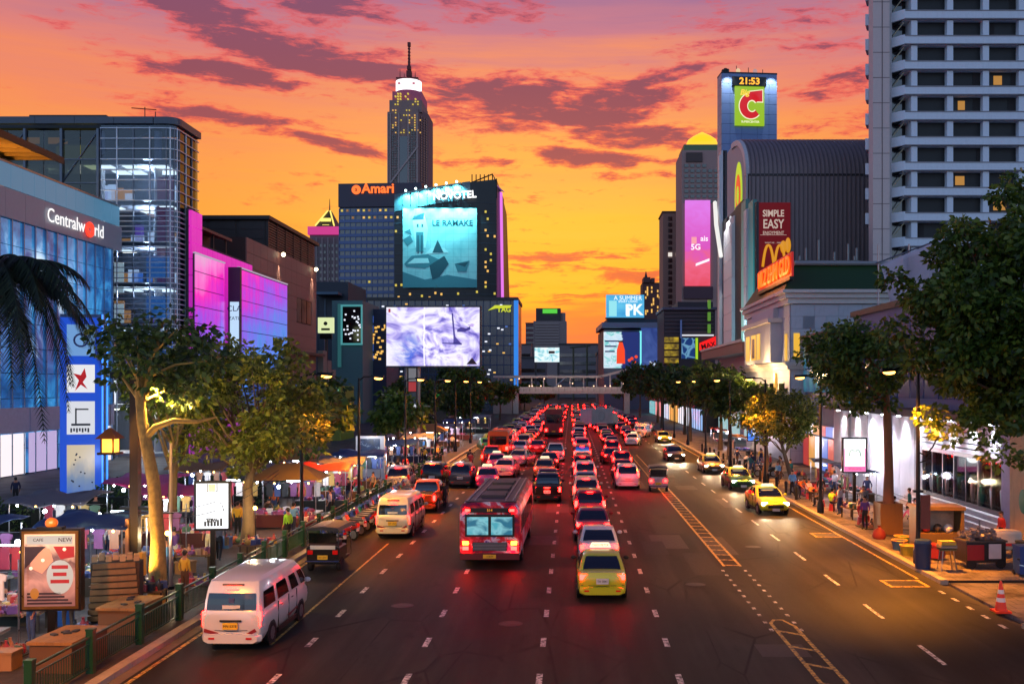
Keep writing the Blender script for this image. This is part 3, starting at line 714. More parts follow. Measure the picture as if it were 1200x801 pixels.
# --- black hotel block with the teal banner and slanted roof
def black_hotel():
    D = 310; f = D / FPX; X0 = GX(462, D); t = thing('banner_hotel', 'black glass hotel with huge teal-lit picture banner and slanting roof', 'hotel', (X0, D, 0))
    w = (590 - 462) * f; za = GZ(229, D); zb = GZ(210, D); w1 = (582 - 462) * f
    gl = pm('hotel_black_glass', (13, 17, 24), .35, 0, .5, .06)
    # slightly bowed front
    def fy(x): u = x / w1; return 2.4 * (1 - 4 * (u - .5) ** 2) * -1
    N = 12; rings = []
    for i in range(N + 1):
        x = w1 * i / N; zt = za + (zb - za) * i / N; y = fy(x)
        rings.append([(x, y, 0), (x, y, zt), (x, 34, zt), (x, 34, 0)])
    MB().loft(rings).build('body', gl, t)
    MB().loft([[(w1, 0, 0), (w1 + 1.6, 6, 0), (w1 + 3.4, 30, 0), (w1, 34, 0)], [(w1, 0, zb - 2), (w1 + .9, 6, zb - 2), (w1 + 1.2, 30, zb - 6), (w1, 34, zb - 6)]]).build('side_wall', pm('side_dark', (30, 28, 38), .4), t)
    MB().loft([[(w1 + 1.4, 4.5, 20), (w1 + 2.2, 4.6, 20), (w1 + 2.0, 6, 20), (w1 + 1.2, 6, 20)], [(w1 + .6, 4.5, zb - 3), (w1 + 1.5, 4.6, zb - 3.4), (w1 + 1.4, 6, zb - 3), (w1 + .5, 6, zb - 3)]]).build('magenta_light_strip', em('magenta_strip', (220, 110, 220), 1.2), t)
    MB().loft([[(w1, .5, zb - 2), (w1 + 2.2, 6, zb - 3), (w1, 7, zb - 2)], [(w1 - 1, .5, zb + .8), (w1 + .2, 6, zb - 1), (w1 - 1, 7, zb)]]).build('corner_fin', em('purple_fin', (130, 80, 150), .5), t)
    # open roof lattice at the right end
    lat = MB()
    for i in range(7): x = w1 * (.76 + .24 * i / 6); lat.cyl((x, 0, zb - 6), (x, 0, zb + (1.5 if i < 6 else .2)), .18, None, 5)
    lat.tube([(w1 * .76, 0, zb - 1.0), (w1 * .96, 0, zb + 1.6), (w1, 0, zb - 1)], .22, 5); lat.build('roof_lattice', BLACK, t)
    # floor lines and mullions
    ln = MB()
    for k in range(20):
        z = 4 + k * 3.2
        for i in range(N):
            a, b = w1 * i / N, w1 * (i + 1) / N
            ln.loft([[(a, fy(a) - .12, z), (a, fy(a), z), (a, fy(a), z + .3), (a, fy(a) - .12, z + .3)], [(b, fy(b) - .12, z), (b, fy(b), z), (b, fy(b), z + .3), (b, fy(b) - .12, z + .3)]])
    stuff(ln.build('floor_line', pm('floor_line_grey', (34, 40, 52), .4), t))
    for i in range(N - 3):
        a, b = w1 * i / N + .1, w1 * (i + 1) / N - .1; zq = lambda x: za + (zb - za) * x / w1
        MB().loft([[(a, fy(a) - .3, zq(a) - 5.2), (a, fy(a), zq(a) - 5.2), (a, fy(a), zq(a) + .2), (a, fy(a) - .3, zq(a) + .2)], [(b, fy(b) - .3, zq(b) - 5.2), (b, fy(b), zq(b) - 5.2), (b, fy(b), zq(b) + .2), (b, fy(b) - .3, zq(b) + .2)]]).build('parapet_panel', pm('parapet_wash_teal', (84, 112, 122), .5), t)  # pale teal strip added so the cyan lamp wash shows on the parapet
    # banner
    bx0, bx1 = (474 - 462) * f, (560 - 462) * f; bz0, bz1 = GZ(338, D), GZ(246, D)
    def ban(n, tc):
        x, y, z = n.sep(tc)[0:3]
        tile = n.m('ABSOLUTE', n.m('SUBTRACT', n.m('FRACT', n.m('MULTIPLY', z, .42)), .5)); tv = n.m('ABSOLUTE', n.m('SUBTRACT', n.m('FRACT', n.m('MULTIPLY', x, .42)), .5))
        seam = n.m('MAXIMUM', n.smooth(tile, .465, .49), n.smooth(tv, .47, .49))
        wash = n.noise(n.vmul(tc, (.12, 1, .12)), 1.0, 5, .6, 1.0)
        c = n.ramp(wash, [(.3, lin((120, 186, 190))), (.6, lin((166, 214, 214)))])
        return n.mix(n.m('MULTIPLY', seam, .35), c, lin((60, 110, 120)))
    bm_ = screen('teal_banner_print', ban, 0.0, diffuse=1)
    yb = -3.0
    MB().bb(bx0, bx1, yb - .15, yb + .1, bz0, bz1).build('banner', bm_, t)
    ink = pm('banner_ink', (30, 78, 90), .6); ink2 = pm('banner_mid', (66, 128, 138), .6); lt = pm('banner_pale', (190, 224, 222), .6)
    bw, bh = bx1 - bx0, bz1 - bz0
    def shp(pts, m, d): MB().prism([(bx0 + u * bw, bz0 + v * bh) for u, v in pts], 'y', yb - .15 - d, yb - .15).build('banner_picture', m, t)
    shp([(.13, .86), (.15, .9), (.29, .93), (.34, .74), (.31, .5), (.17, .5)], lt, .03)
    shp([(.12, .85), (.15, .9), (.29, .94), (.28, .86)], ink, .05)
    for u in (.19, .25): shp([(u, .76), (u + .025, .76), (u + .025, .8), (u, .8)], ink, .06)
    shp([(.18, .45), (.28, .45), (.28, .7), (.18, .7)], ink2, .05); shp([(.2, .43), (.215, .43), (.215, .66), (.2, .66)], ink, .06); shp([(.25, .43), (.265, .43), (.265, .66), (.25, .66)], ink, .06)
    shp([(.30, .42), (.62, .44), (.56, .5), (.38, .5)], lt, .03); shp([(.4, .44), (.47, .6), (.55, .44)], ink, .05)
    shp([(.02, .3), (.12, .4), (.34, .42), (.52, .34), (.3, .24), (.05, .26)], ink2, .03); shp([(.06, .3), (.16, .37), (.34, .37), (.36, .31)], lt, .04)
    shp([(.36, .28), (.56, .4), (.62, .3), (.5, .14), (.4, .1)], ink, .04); shp([(.7, .3), (.9, .34), (.86, .2), (.74, .2)], ink2, .04); shp([(.72, .3), (.88, .32), (.84, .26)], ink, .05)
    shp([(.0, .6), (.1, .66), (.14, .58), (.06, .52)], ink2, .03); shp([(.02, .7), (.1, .74), (.12, .66)], ink2, .03)
    shp([(0, .0), (1, .0), (1, .1), (.6, .16), (.3, .1), (0, .2)], ink2, .02)
    text('LE RAMAKE', 2.5, ink, t, (bx0 + bw * .67, yb - .2, bz0 + bh * .81), (R(90), 0, 0), .03, 'banner_lettering', bold=.05)
    text('NOVOTEL', 3.1, em('white_hotel_sign', (255, 255, 255), 1.7), t, (GX(534, D) - X0, -3.3, GZ(231.5, D)), (R(90), R(-3.5), 0), .25, 'sign_letters', bold=.06, sx=.95)
    # row of cyan floodlights along the parapet and above the banner
    hb = em('flood_head', (210, 255, 255), 9)
    for i in range(6):
        x = (477 - 462) * f + i * 11.4 * f * 1.05; u = x / w1; zt = za + (zb - za) * u
        MB().ball((x, fy(x) - 1.5, zt + .4), .34, 8, 6).build('floodlight', hb, t)
        lamp((x, fy(x) - 2.6, zt), 13000, (.2, .9, 1.0), t, .3, 110, (0, .5, -1))
    fr = MB()
    for i in range(6): fr.cyl((w1 * (.1 + .13 * i), -2, GZ(242, D)), (w1 * (.1 + .13 * i), -4.2, GZ(242, D)), .12, None, 5)
    stuff(fr.build('lamp_arm', DGREY, t))
    for i in range(6): lamp((w1 * (.12 + .13 * i), -6.0, GZ(240, D)), 7000, (.25, .9, 1.0), t, .3, 90, (0, .42, -1))
    rn = random.Random(4); sp = []
    for i in range(22): sp.append((w1 * rn.choice((.0, .02, .06, .1, .88, .9, .93, .97)) + .5, GZ(rn.uniform(248, 352), D)))
    for i in range(9): sp.append((w1 * rn.random(), GZ(rn.uniform(342, 352), D)))
    for k, m in enumerate((WARM, YELW)):
        mb = MB()
        for i, (x, z) in enumerate(sp):
            if i % 2 == k: x = min(max(x, .6), w1 - .6); mb.bb(x - .3, x + .3, fy(x) - .35, fy(x) - .1, z - .35, z + .35)
        stuff(mb.build('lit_window', m, t))
black_hotel()

# --- broadcast-topped skyscraper
def skyscraper():
    D = 860; f = D / FPX; cx = GX(476.5, D); t = thing('skyscraper', 'tallest stone skyscraper with white lit drum and tall mast', 'skyscraper', (cx, D, 0))
    st = pm('tower_stone', (150, 124, 118), .8, var=.1); dk = glassy('tower_glass', (26, 34, 48)); lighter = pm('tower_rib', (180, 158, 152), .8)
    def Z(p): return GZ(p, D)
    hw = 22.5 * f
    MB().bb(-hw, hw - 8.5 * f, 0, 40, 0, Z(131)).build('shaft', st, t)
    MB().loft([[(hw - 8.5 * f, 0, 0), (hw, 16, 0), (hw, 44, 0), (hw - 8.5 * f, 40, 0)], [(hw - 8.5 * f, 0, Z(128)), (hw, 16, Z(128)), (hw, 44, Z(128)), (hw - 8.5 * f, 40, Z(128))]]).build('side_shaft', pm('tower_side', (124, 98, 98), .8), t)
    MB().bb(-hw + 2 * f, hw - 5 * f, 1, 38, Z(131), Z(117)).build('upper_shaft', st, t)
    MB().bb(-hw + 5 * f, hw - 5.5 * f, 3, 36, Z(117), Z(106)).build('top_storey', pm('top_plum', (150, 90, 110), .7, es=.12, emit=(200, 70, 120)), t)
    MB().lathe([(15.4 * f, Z(108)), (15.4 * f, Z(103))], (-1 * f, 16, 0), 24).build('crown_base', em('plum_ring', (140, 40, 90), .5), t)
    MB().lathe([(15.2 * f, Z(103)), (15.2 * f, Z(90))], (-1 * f, 16, 0), 28).build('lit_drum', em('drum_white', (255, 240, 246), 1.8), t)
    for dx in (-9, 8): MB().bb(dx * f - 1.6, dx * f + .6, 3.6, 5, Z(97), Z(95)).build('drum_sign', em('drum_pink', (220, 110, 130), .6), t)
    MB().bb(-14 * f, 12 * f, 6, 26, Z(90), Z(88)).build('roof', pm('red_steel', (110, 40, 36), .6), t)
    m_ = MB(); m_.cyl((-.6 * f, 16, Z(89)), (-.6 * f, 16, Z(44)), 1.5, .7, 8); m_.box((-.6 * f, 16, Z(45)), (2.6, 2.6, 3.6)); m_.box((-.6 * f, 16, Z(73)), (3.4, 3.4, 3.0)); m_.box((-.6 * f, 16, Z(80)), (4.4, 4.4, 5))
    for k in range(7): m_.box((-.6 * f, 16, Z(46 + 4 * k)), (2.2, 2.2, .8))
    m_.build('mast', _M['red_steel'], t)
    a = MB()
    for dx, py in ((-10, 77), (-5, 82), (4, 81), (8, 80)): a.cyl((dx * f, 10, Z(89)), (dx * f, 10, Z(py)), .45, .2, 5)
    for k in range(6): a.tube([(-4 * f + k * f * 1.4, 12, Z(89)), (-.6 * f, 16, Z(78))], .3, 4)
    a.build('antenna', _M['red_steel'], t)
    # vertical dark glass bay, ribs, windows and the diagonal brace
    MB().bb(-8 * f, 1 * f, -.9, 0, 0, Z(160)).build('glass_bay', dk, t)
    MB().tube([(-hw + 3 * f, -1.4, Z(216)), (hw - 9 * f, -1.4, Z(172))], .9, 4).build('brace', lighter, t)
    for x in (-hw + .6, -hw + 3.4 * f, -9 * f, 2 * f, hw - 10 * f): MB().bb(x - .5, x + .5, -1.3, 0, 0, Z(133)).build('rib', lighter, t)
    wn = MB(); rn = random.Random(2)
    for k in range(66):
        z = Z(150 + k * 2.0)
        for x in [-hw + 2 + i * 2.1 for i in range(4)] + [2.6 * f + i * 2.1 for i in range(4)]:
            if rn.random() < .8: wn.bb(x, x + 1.2, -.7, 0, z, z + .9)
    stuff(wn.build('window', DGLASS, t))
    lw = [MB(), MB()]
    for k in range(10):
        z = Z(130 + k * 2.9)
        for i in range(12):
            x = -hw + 2 + i * 2.4
            if rn.random() < (.42 if i in (1, 2, 5, 6, 7, 9) else .12): lw[rn.randrange(2)].bb(x, x + 1.0, -1.0, 0, z, z + .8)
    for k in range(5):
        for i in range(11):
            if rn.random() < .3: x = -hw + 5.4 * f + i * 2.2; lw[0].bb(x, x + 1.2, .0, 3, Z(110 + k * 3.2), Z(110 + k * 3.2) + .9)
    stuff(lw[0].build('lit_window', YELW, t)); stuff(lw[1].build('lit_window', WARM, t))
    sw = MB()
    for k in range(30):
        for i in range(3): sw.box((hw - 6.6 * f + i * 2.2 * f, 3.4 + i * 4.2, Z(136 + k * 3)), (1.4, 1.4, 1.2), R(60))
    stuff(sw.build('window', DGLASS, t))
skyscraper()

# --- podium of the black hotel, and low blocks left of it
def podium():
    D = 282; f = D / FPX; t = thing('hotel_podium', 'dark blue glass podium with blue corner light below the banner hotel', 'building', (GX(430, D), D, 0))
    w = (606 - 430) * f; z = GZ(352, D)
    MB().bb(0, w, 0, 24, 0, z).build('body', glassy('podium_glass', (18, 26, 48), .25), t)
    MB().bb(-.4, w + .3, -.5, 24.5, z, z + .9).build('roof', DGREY, t)
    MB().bb(w - .9, w + .35, -.7, .0, 6, z).build('blue_light_strip', em('blue_strip', (40, 130, 230), 1.0), t)
    ln = MB()
    for k in range(9): ln.bb(0, w - 1, -.15, 0, 2 + k * 2.8, 2.25 + k * 2.8)
    for i in range(22): ln.bb(i * w / 22, i * w / 22 + .2, -.2, 0, 0, z)
    stuff(ln.build('mullion', pm('podium_mullion', (40, 58, 92), .4, .3), t))
    rn = random.Random(8); cols = [WARM, em('podium_blue', (90, 130, 220), .7), COOLW]
    for k in range(3):
        mb = MB()
        for i in range(34): x, zz = rn.uniform(.5, w - 2), rn.uniform(3, z - 1); mb.bb(x, x + .7, -.22, -.1, zz, zz + .4)
        stuff(mb.build('lit_window', cols[k], t))
    yg = em('yellow_green_sign', (196, 206, 40), 1.1)
    x0 = (572 - 430) * f
    MB().prism([(x0 + 0, z - 2.9), (x0 + 2.0, z - 1.4), (x0 + 6.8, z - 1.4), (x0 + 6.2, z - 2.2), (x0 + 2.2, z - 2.3)], 'y', -.7, -.3).build('sign_swoosh', yg, t)
    text('TAG', 2.0, yg, t, (x0 + 4.6, -.6, z - 2.7), (R(90), 0, 0), .1, 'sign_letters', bold=.05)
podium()
def smallblocks():
    t = thing('teal_corner_block', 'teal-lit glass shop block with tall dark screen window, left of billboard', 'building', (GX(394, 190), 190, 0))
    f = 190 / FPX; te = pm('teal_concrete', (74, 108, 112), .6); 
    MB().bb(-5 * f, 31 * f, 0, 16, 0, GZ(352, 190)).build('body', te, t)
    MB().bb(8 * f, 30 * f, -.4, -.02, GZ(402, 190), GZ(360, 190)).build('dark_window', DGLASS, t)
    fr = em('teal_edge_light', (96, 190, 196), .55)
    for a, b, c, d in ((6, 31, 402, 404), (6, 31, 357, 359), (6, 7.5, 359, 402), (29.6, 31, 359, 402)): MB().bb(a * f, b * f, -.6, -.05, GZ(d, 190), GZ(c, 190)).build('window_frame', fr, t)
    rn = random.Random(6); mb = MB()
    for i in range(26): x, z = rn.uniform(9, 29) * f, GZ(rn.uniform(362, 400), 190); mb.bb(x, x + .3, -.5, -.38, z, z + .3)
    stuff(mb.build('lit_dot', COOLW, t))
    MB().bb(2 * f, 6 * f, -.3, 0, GZ(430, 190), GZ(356, 190)).build('teal_fin', em('teal_fin', (60, 130, 136), .4), t)
    t = thing('blade_block', 'narrow blue block with rows of small lit signs beside teal block', 'building', (GX(425, 200), 200, 0))
    f = 200 / FPX
    MB().bb(0, 28 * f, 0, 14, 0, GZ(362, 200)).build('body', pm('navy_wall', (34, 44, 72), .5), t)
    bl = em('blade_blue', (60, 96, 190), .8)
    for k in range(5): MB().bb(.3, 2.2, -.2, 0, GZ(378 + k * 11, 200), GZ(370 + k * 11, 200)).build('sign_panel', bl if k != 2 else em('blade_orange', (240, 120, 60), .8), t)
    mb = MB(); rn = random.Random(9)
    for i in range(22): x, z = rn.uniform(10, 27) * f, GZ(rn.uniform(380, 425), 200); mb.bb(x, x + .5, -.2, -.02, z, z + .4)
    stuff(mb.build('lit_window', WARM, t))
    t = thing('hanging_sign_box', 'pale green square lit sign on a post left of the teal block', 'sign', (GX(382, 175), 175, 0))
    f = 175 / FPX
    MB().bb(-9 * f, 9 * f, -.3, .5, GZ(390, 175), GZ(372, 175)).build('sign_box', em('pale_green_sign', (214, 226, 170), 1.1), t)
    MB().bb(-5 * f, 5 * f, -.36, -.31, GZ(387, 175), GZ(384.5, 175)).build('sign_print', pm('sign_ink', (60, 70, 50), .5), t)
    MB().ball((0, -.33, GZ(379, 175)), (.35, .03, .35), 8, 6).build('sign_print', _M['sign_ink'], t)
    MB().bb(-7 * f, 7 * f, -.2, .4, GZ(397, 175), GZ(391, 175)).build('bracket', BLACK, t); MB().cyl((0, .2, 0), (0, .2, GZ(396, 175)), .25, None, 8).build('post', BLACK, t)
    t = thing('dark_infill_block', 'dark blue mall block behind the square lit sign', 'building', (GX(366, 230), 230, 0))
    f = 230 / FPX
    MB().bb(0, 42 * f, 0, 20, 0, GZ(330, 230)).build('body', pm('infill_navy', (30, 40, 56), .5), t)
    MB().bb(8 * f, 36 * f, -5, 0, GZ(347, 230), GZ(344, 230)).build('canopy', pm('canopy_steel', (70, 90, 110), .4, .5), t)
    stuff(MB().bb(4 * f, 6 * f, -.2, 0, GZ(440, 230), GZ(350, 230)).bb(14 * f, 16 * f, -.2, 0, GZ(440, 230), GZ(350, 230)).build('pilaster', pm('infill_rib', (50, 70, 90), .4), t))
    # yellow-green kiosk building behind the trees
    t = thing('lime_shop', 'lime green lit shop front behind the left trees', 'shop', (GX(345, 130), 130, 0))
    f = 130 / FPX
    MB().bb(0, 54 * f, 0, 8, 0, GZ(452, 130)).build('wall', pm('lime_wall', (120, 140, 40), .6), t)
    MB().bb(2 * f, 38 * f, -.2, 0, GZ(488, 130), GZ(462, 130)).build('lit_front', em('lime_light', (190, 206, 20), .9), t)
    MB().bb(15 * f, 52 * f, -.4, -.21, GZ(461, 130), GZ(454, 130)).build('fascia_sign', em('lime_fascia', (150, 210, 190), .9), t)
    MB().bb(40 * f, 52 * f, -.2, 0, GZ(480, 130), GZ(464, 130)).build('window', em('teal_window', (60, 190, 190), .8), t)
    t = thing('green_awning_shop', 'shop with arched green neon awning right of billboard poles', 'shop', (GX(510, 150), 150, 0))
    f = 150 / FPX
    MB().bb(-14 * f, 16 * f, 0, 6, 0, GZ(462, 150)).build('wall', pm('shop_wall_dark', (60, 52, 48), .7), t)
    MB().tube([(-12 * f + k * 2.4 * f, -.5, GZ(462, 150) - (abs(k - 4.5) ** 2) * .03) for k in range(11)] + [(16 * f, -.5, GZ(468, 150))], .35, 6).build('awning_neon', em('green_neon', (30, 210, 90), 1.0), t)
smallblocks()

# --- big LED billboard on two poles
def billboard():
    D = 96; f = D / FPX; t = thing('led_billboard', 'large white and violet LED billboard on two tall poles', 'billboard', (GX(507.5, D), D, .14))
    def pic(n, tc):
        a = n.noise(n.vmul(tc, (.32, 1, .42)), 1.0, 4, .5, 2.2); b = n.noise(n.vmul(tc, (.5, 1, .5)), 1.0, 5, .6, 1.2)
        c = n.ramp(a, [(.34, lin((96, 84, 190))), (.44, lin((186, 172, 240))), (.54, lin((240, 236, 255))), (.62, lin((250, 246, 255))), (.70, lin((196, 170, 236)))])
        x, y, z = n.sep(tc)[0:3]
        r = n.m('SQRT', n.m('ADD', n.m('POWER', n.m('ADD', x, 2.3), 2.0), n.m('MULTIPLY', n.m('POWER', n.m('SUBTRACT', z, 10.6), 2.0), .55)))
        s = n.m('MULTIPLY', n.m('SUBTRACT', 1.0, n.smooth(r, .3, 1.9)), n.smooth(b, .36, .56))
        c = n.mix(s, c, lin((48, 96, 220)))
        ln = n.m('SUBTRACT', 1.0, n.smooth(n.m('ABSOLUTE', n.m('ADD', n.m('ADD', x, .85), n.m('MULTIPLY', n.m('SUBTRACT', b, .5), .8))), .02, .12))
        return n.mix(ln, c, lin((255, 250, 255)))
    w = 109 * f / 2; z0, z1 = GZ(428.5, D) - .14, GZ(360, D) - .14
    MB().bb(-w - .12, w + .12, 0, .9, z0 - .12, z1 + .16).build('frame', DGREY, t)
    MB().bb(-w, w, -.08, -.005, z0, z1).build('screen', screen('violet_led_picture', pic, 1.05), t)
    ink = pm('screen_ink', (70, 60, 130), .6, emit=(60, 50, 140), es=.35)
    def shp(pts): MB().prism([(-w + u * 2 * w, z0 + v * (z1 - z0)) for u, v in pts], 'y', -.1, -.075).build('screen_picture', ink, t)
    shp([(.70, .9), (.715, .9), (.74, .5), (.80, .39), (.72, .38), (.72, .5)]); shp([(.6, .38), (.81, .36), (.81, .39), (.6, .4)]); shp([(.76, .62), (.8, .66), (.86, .64), (.9, .68), (.9, .62), (.84, .58), (.76, .58)])
    rd = em('screen_red', (190, 50, 60), .8); MB().prism([(-w + .2, z1 - .5), (-w + .4, z1 - .5), (-w + .4, z1 - .15), (-w + .2, z1 - .15)], 'y', -.1, -.07).build('screen_mark', rd, t)
    MB().prism([(w * .72, z0 + .15), (w * .95, z0 + .15), (w * .84, z0 + .8)], 'y', -.1, -.07).build('screen_mark', pm('screen_dark_mark', (50, 20, 40), .5), t)
    for px in (475.5, 489.5): MB().cyl((GX(px, D) - GX(507.5, D), .45, 0), (GX(px, D) - GX(507.5, D), .45, z0), .2, None, 10).build('pole', pm('pole_grey', (140, 128, 116), .5, .4), t)
    xs = GX(483, D) - GX(507.5, D)
    MB().bb(xs - .42, xs + .42, .15, .3, GZ(497, D), GZ(430, D)).build('pole_frame', DGREY, t)
    cc = [em('ad_grey', (150, 150, 156), .5), em('ad_red', (200, 60, 60), .6), em('ad_dark', (50, 60, 70), .5), em('ad_white', (220, 225, 235), .9)]
    for k, (a, b) in enumerate(((433, 448), (449, 460), (461, 474), (475, 495))): MB().bb(xs - .36, xs + .36, .05, .14, GZ(b, D), GZ(a, D)).build('small_poster', cc[k], t)
    lamp((0, -3, (z0 + z1) / 2), 500, (.8, .75, 1), t, 1.5)
billboard()

# --- distance down the street
def distance():
    D = 900; f = D / FPX
    t = thing('far_office_tower', 'distant grey office tower with green roof sign and white screen', 'building', (GX(645, D), D, 0))
    g = pm('far_grey', (136, 120, 118), .8)
    MB().bb(-20 * f, 19 * f, 0, 40, 0, GZ(376, D)).build('body', g, t); MB().bb(-17 * f, 12 * f, 0, 30, GZ(376, D), GZ(361, D)).build('top_storeys', pm('far_dark', (66, 58, 60), .7), t)
    b = MB()
    for k in range(9): b.bb(-18 * f, 10 * f, -1, 0, GZ(380 + k * 3.3, D), GZ(378.4 + k * 3.3, D))
    stuff(b.build('window_band', pm('far_pale', (150, 134, 130), .7), t))
    MB().bb(-9 * f, 8 * f, -1.5, 0, GZ(367, D), GZ(362, D)).build('roof_sign', em('far_green_sign', (90, 220, 60), .9), t)
    MB().cyl((14 * f, 5, GZ(376, D)), (14 * f, 5, GZ(366, D)), 3, None, 6).build('tank', g, t)
    t = thing('white_far_screen', 'small white street screen in front of the far office tower', 'billboard', (GX(641, 520), 520, 0))
    f5 = 520 / FPX
    def wp(n, tc):
        a = n.noise(n.vmul(tc, (.2, 1, .3)), 1.0, 4, .5, 1.5)
        return n.ramp(a, [(.36, lin((120, 200, 210))), (.5, lin((225, 245, 250))), (.7, lin((250, 250, 255)))])
    MB().bb(-14.5 * f5, 14.5 * f5, 0, 1, GZ(424, 520), GZ(407, 520)).build('screen', screen('white_far_picture', wp, 1.1), t)
    MB().bb(2 * f5, 9 * f5, -.3, 0, GZ(414, 520), GZ(411, 520)).build('screen_picture', pm('far_screen_ink', (110, 70, 50), .6), t)
    MB().cyl((-6, .5, 0), (-6, .5, GZ(424, 520)), .6, None, 6).build('pole', DGREY, t); MB().cyl((6, .5, 0), (6, .5, GZ(424, 520)), .6, None, 6).build('pole', DGREY, t)
    specs = [(603, 622, 404, 760, (124, 108, 110), 'narrow dusky block left of the far office tower'), (655, 702, 404, 600, (118, 108, 110), 'long low dark block right of the far office tower'),
             (590, 640, 420, 560, (96, 88, 96), 'low dark block under the far office tower'), (616, 628, 379, 1000, (110, 80, 84), 'slim hazy slab at the left edge of far tower'),
             (700, 760, 415, 420, (104, 94, 98), 'low dark block behind the footbridge stairs')]
    for a, b_, p, D2, c, lab in specs:
        f2 = D2 / FPX; t = thing('far_block', lab, 'building', (GX((a + b_) / 2, D2), D2, 0)); w = (b_ - a) * f2
        MB().bb(-w / 2, w / 2, 0, 25, 0, GZ(p, D2)).build('body', pm('far_' + str(c[0]), c, .8), t)
        wn = MB(); nz = max(2, int((GZ(p, D2) - 4) / 5))
        for k in range(nz): wn.bb(-w / 2 + .5, w / 2 - .5, -.4, 0, 5 + k * 5, 7 + k * 5)
        stuff(wn.build('window', DGLASS, t)); MB().bb(-w / 2 - .3, w / 2 + .3, -.5, 25, GZ(p, D2), GZ(p, D2) + 1).build('roof', DGREY, t)
    rn = random.Random(21)
    # small gantry crane frames above the low blocks
    t = thing('steel_gantry', 'thin steel gantry mast over the low blocks by the footbridge', 'gantry', (GX(672, 480), 480, 0))
    f4 = 480 / FPX; mb = MB(); mb.cyl((0, 0, 0), (0, 0, GZ(406, 480)), .5, None, 5); mb.cyl((16 * f4, 0, 0), (16 * f4, 0, GZ(403, 480)), .5, None, 5); mb.build('mast', pm('gantry_steel', (80, 84, 60), .6), t)
    MB().tube([(-4 * f4, 0, GZ(407, 480)), (20 * f4, 0, GZ(405, 480))], .4, 5).build('beam', _M['gantry_steel'], t)
distance()
# ------------------------------------------------------------------ right-hand buildings
def white_hotel():
    D = 130; f = D / FPX; t = thing('balcony_hotel', 'tall white hotel tower with dark strip windows and angled corner balconies', 'hotel', (GX(1023, D), D, 0))
    fl = 3.34; n = 21; X0 = 0; wall = pm('hotel_pink_wall', (214, 194, 188), .75, var=.08, bump=.1); pale = pm('hotel_white_panel', (222, 230, 240), .6, var=.08, dirt=.1); shade = pm('hotel_soffit', (120, 112, 112), .7)
    H = n * fl + 3
    MB().bb(0, 2.2, 0, 1.9, 0, H).build('corner_wall', wall, t)
    seam = MB()
    for k in range(n): seam.bb(0.01, 2.19, -.02, .01, k * fl + 1.35, k * fl + 1.42)
    seam.bb(1.18, 1.26, -.05, 0, 0, H); stuff(seam.build('wall_seam', pm('seam_dark', (110, 92, 90), .8), t))
    MB().bb(2.2, 2.9, 1.2, 2.39, 0, H).build('return_wall', pm('hotel_return', (190, 184, 184), .7), t)
    MB().prism([(2.3, 2.4), (40, 2.4), (40, 20), (9, 20)], 'z', 0, H).build('body', pm('hotel_inner', (50, 48, 50), .8), t)
    bx = 4.15; dx = 4.75
    par = MB().loft([[(2.75, 1.3, 0), (4.1, -.25, 0), (4.3, -.02, 0), (3.0, 1.5, 0)], [(2.75, 1.3, 1.25), (4.1, -.25, 1.25), (4.3, -.02, 1.25), (3.0, 1.5, 1.25)]]).mesh('balcony_parapet', pale)
    fr = MB().bb(4.1, 40, -.25, .35, .12, 1.16).bb(4.1, 40, .2, 2.4, 0, .12).mesh('floor_parapet', pale)
    led = MB().bb(4.2, 40, -.33, -.2, 1.1, 1.22).bb(4.1, 40, -.32, -.2, .05, .16).mesh('parapet_ledge', pm('hotel_ledge', (150, 146, 150), .6))
    colm = MB().bb(-.4, .4, .05, 2.4, 1.16, fl).mesh('column', pale)
    win = MB().bb(.4, dx - .4, .95, 1.05, 1.28, fl - .02).mesh('window', pm('hotel_window', (12, 13, 16), .5))
    sil = MB().bb(.4, dx - .4, .36, .95, 1.16, 1.28).mesh('window_sill', pale)
    br = MB().tube([(3.1, 1.2, 1.7), (4.3, .5, fl - .1)], .07, 6).mesh('balcony_rail', pm('rail_pale', (180, 170, 140), .5))
    bw = MB().bb(3.0, 4.5, 1.9, 2.0, 1.3, fl).mesh('balcony_door', DGLASS)
    sb = MB().loft([[(-.45, 1.92, 0), (2.2, 1.92, 0), (2.4, 4.2, 0), (.4, 4.0, 0)], [(-.45, 1.92, 1.5), (2.2, 1.92, 1.5), (2.4, 4.2, 1.5), (.4, 4.0, 1.5)]]).mesh('side_balcony', pale)
    sg = MB().bb(.5, 2.3, 2.0, 3.4, 1.5, fl).mesh('side_window', DGLASS)
    warm = em('room_lamp_warm', (230, 160, 50), .55); rn = random.Random(12)
    for k in range(n):
        z = k * fl - 1.0
        obj('balcony_parapet', par, t, (0, 0, z + .1)); obj('floor_parapet', fr, t, (0, 0, z)); obj('parapet_ledge', led, t, (0, 0, z)); obj('balcony_rail', br, t, (0, 0, z)); obj('balcony_door', bw, t, (0, 0, z))
        if k > 8: obj('side_balcony', sb, t, (0, 0, z)); obj('side_window', sg, t, (0, 0, z))
        for i in range(4):
            x = 5.5 + i * dx
            obj('column', colm, t, (x, 0, z)); obj('window', win, t, (x, 0, z)); obj('window_sill', sil, t, (x, 0, z))
            if rn.random() < .4: cw = rn.uniform(.4, 1.3); cx = x + rn.choice((.45, dx - .45 - cw)); MB().bb(cx, cx + cw, .9, .94, z + 1.3, z + fl - .05).build('curtain', pm('curtain_%d' % rn.randrange(3), rn.choice(((70, 66, 60), (48, 44, 44), (92, 84, 74))), .9), t)
            if rn.random() < .08: MB().bb(x + 1 + rn.random(), x + 2.2 + rn.random(), .9, .94, z + 1.7, z + 2.9).build('lit_room', warm, t)
white_hotel()

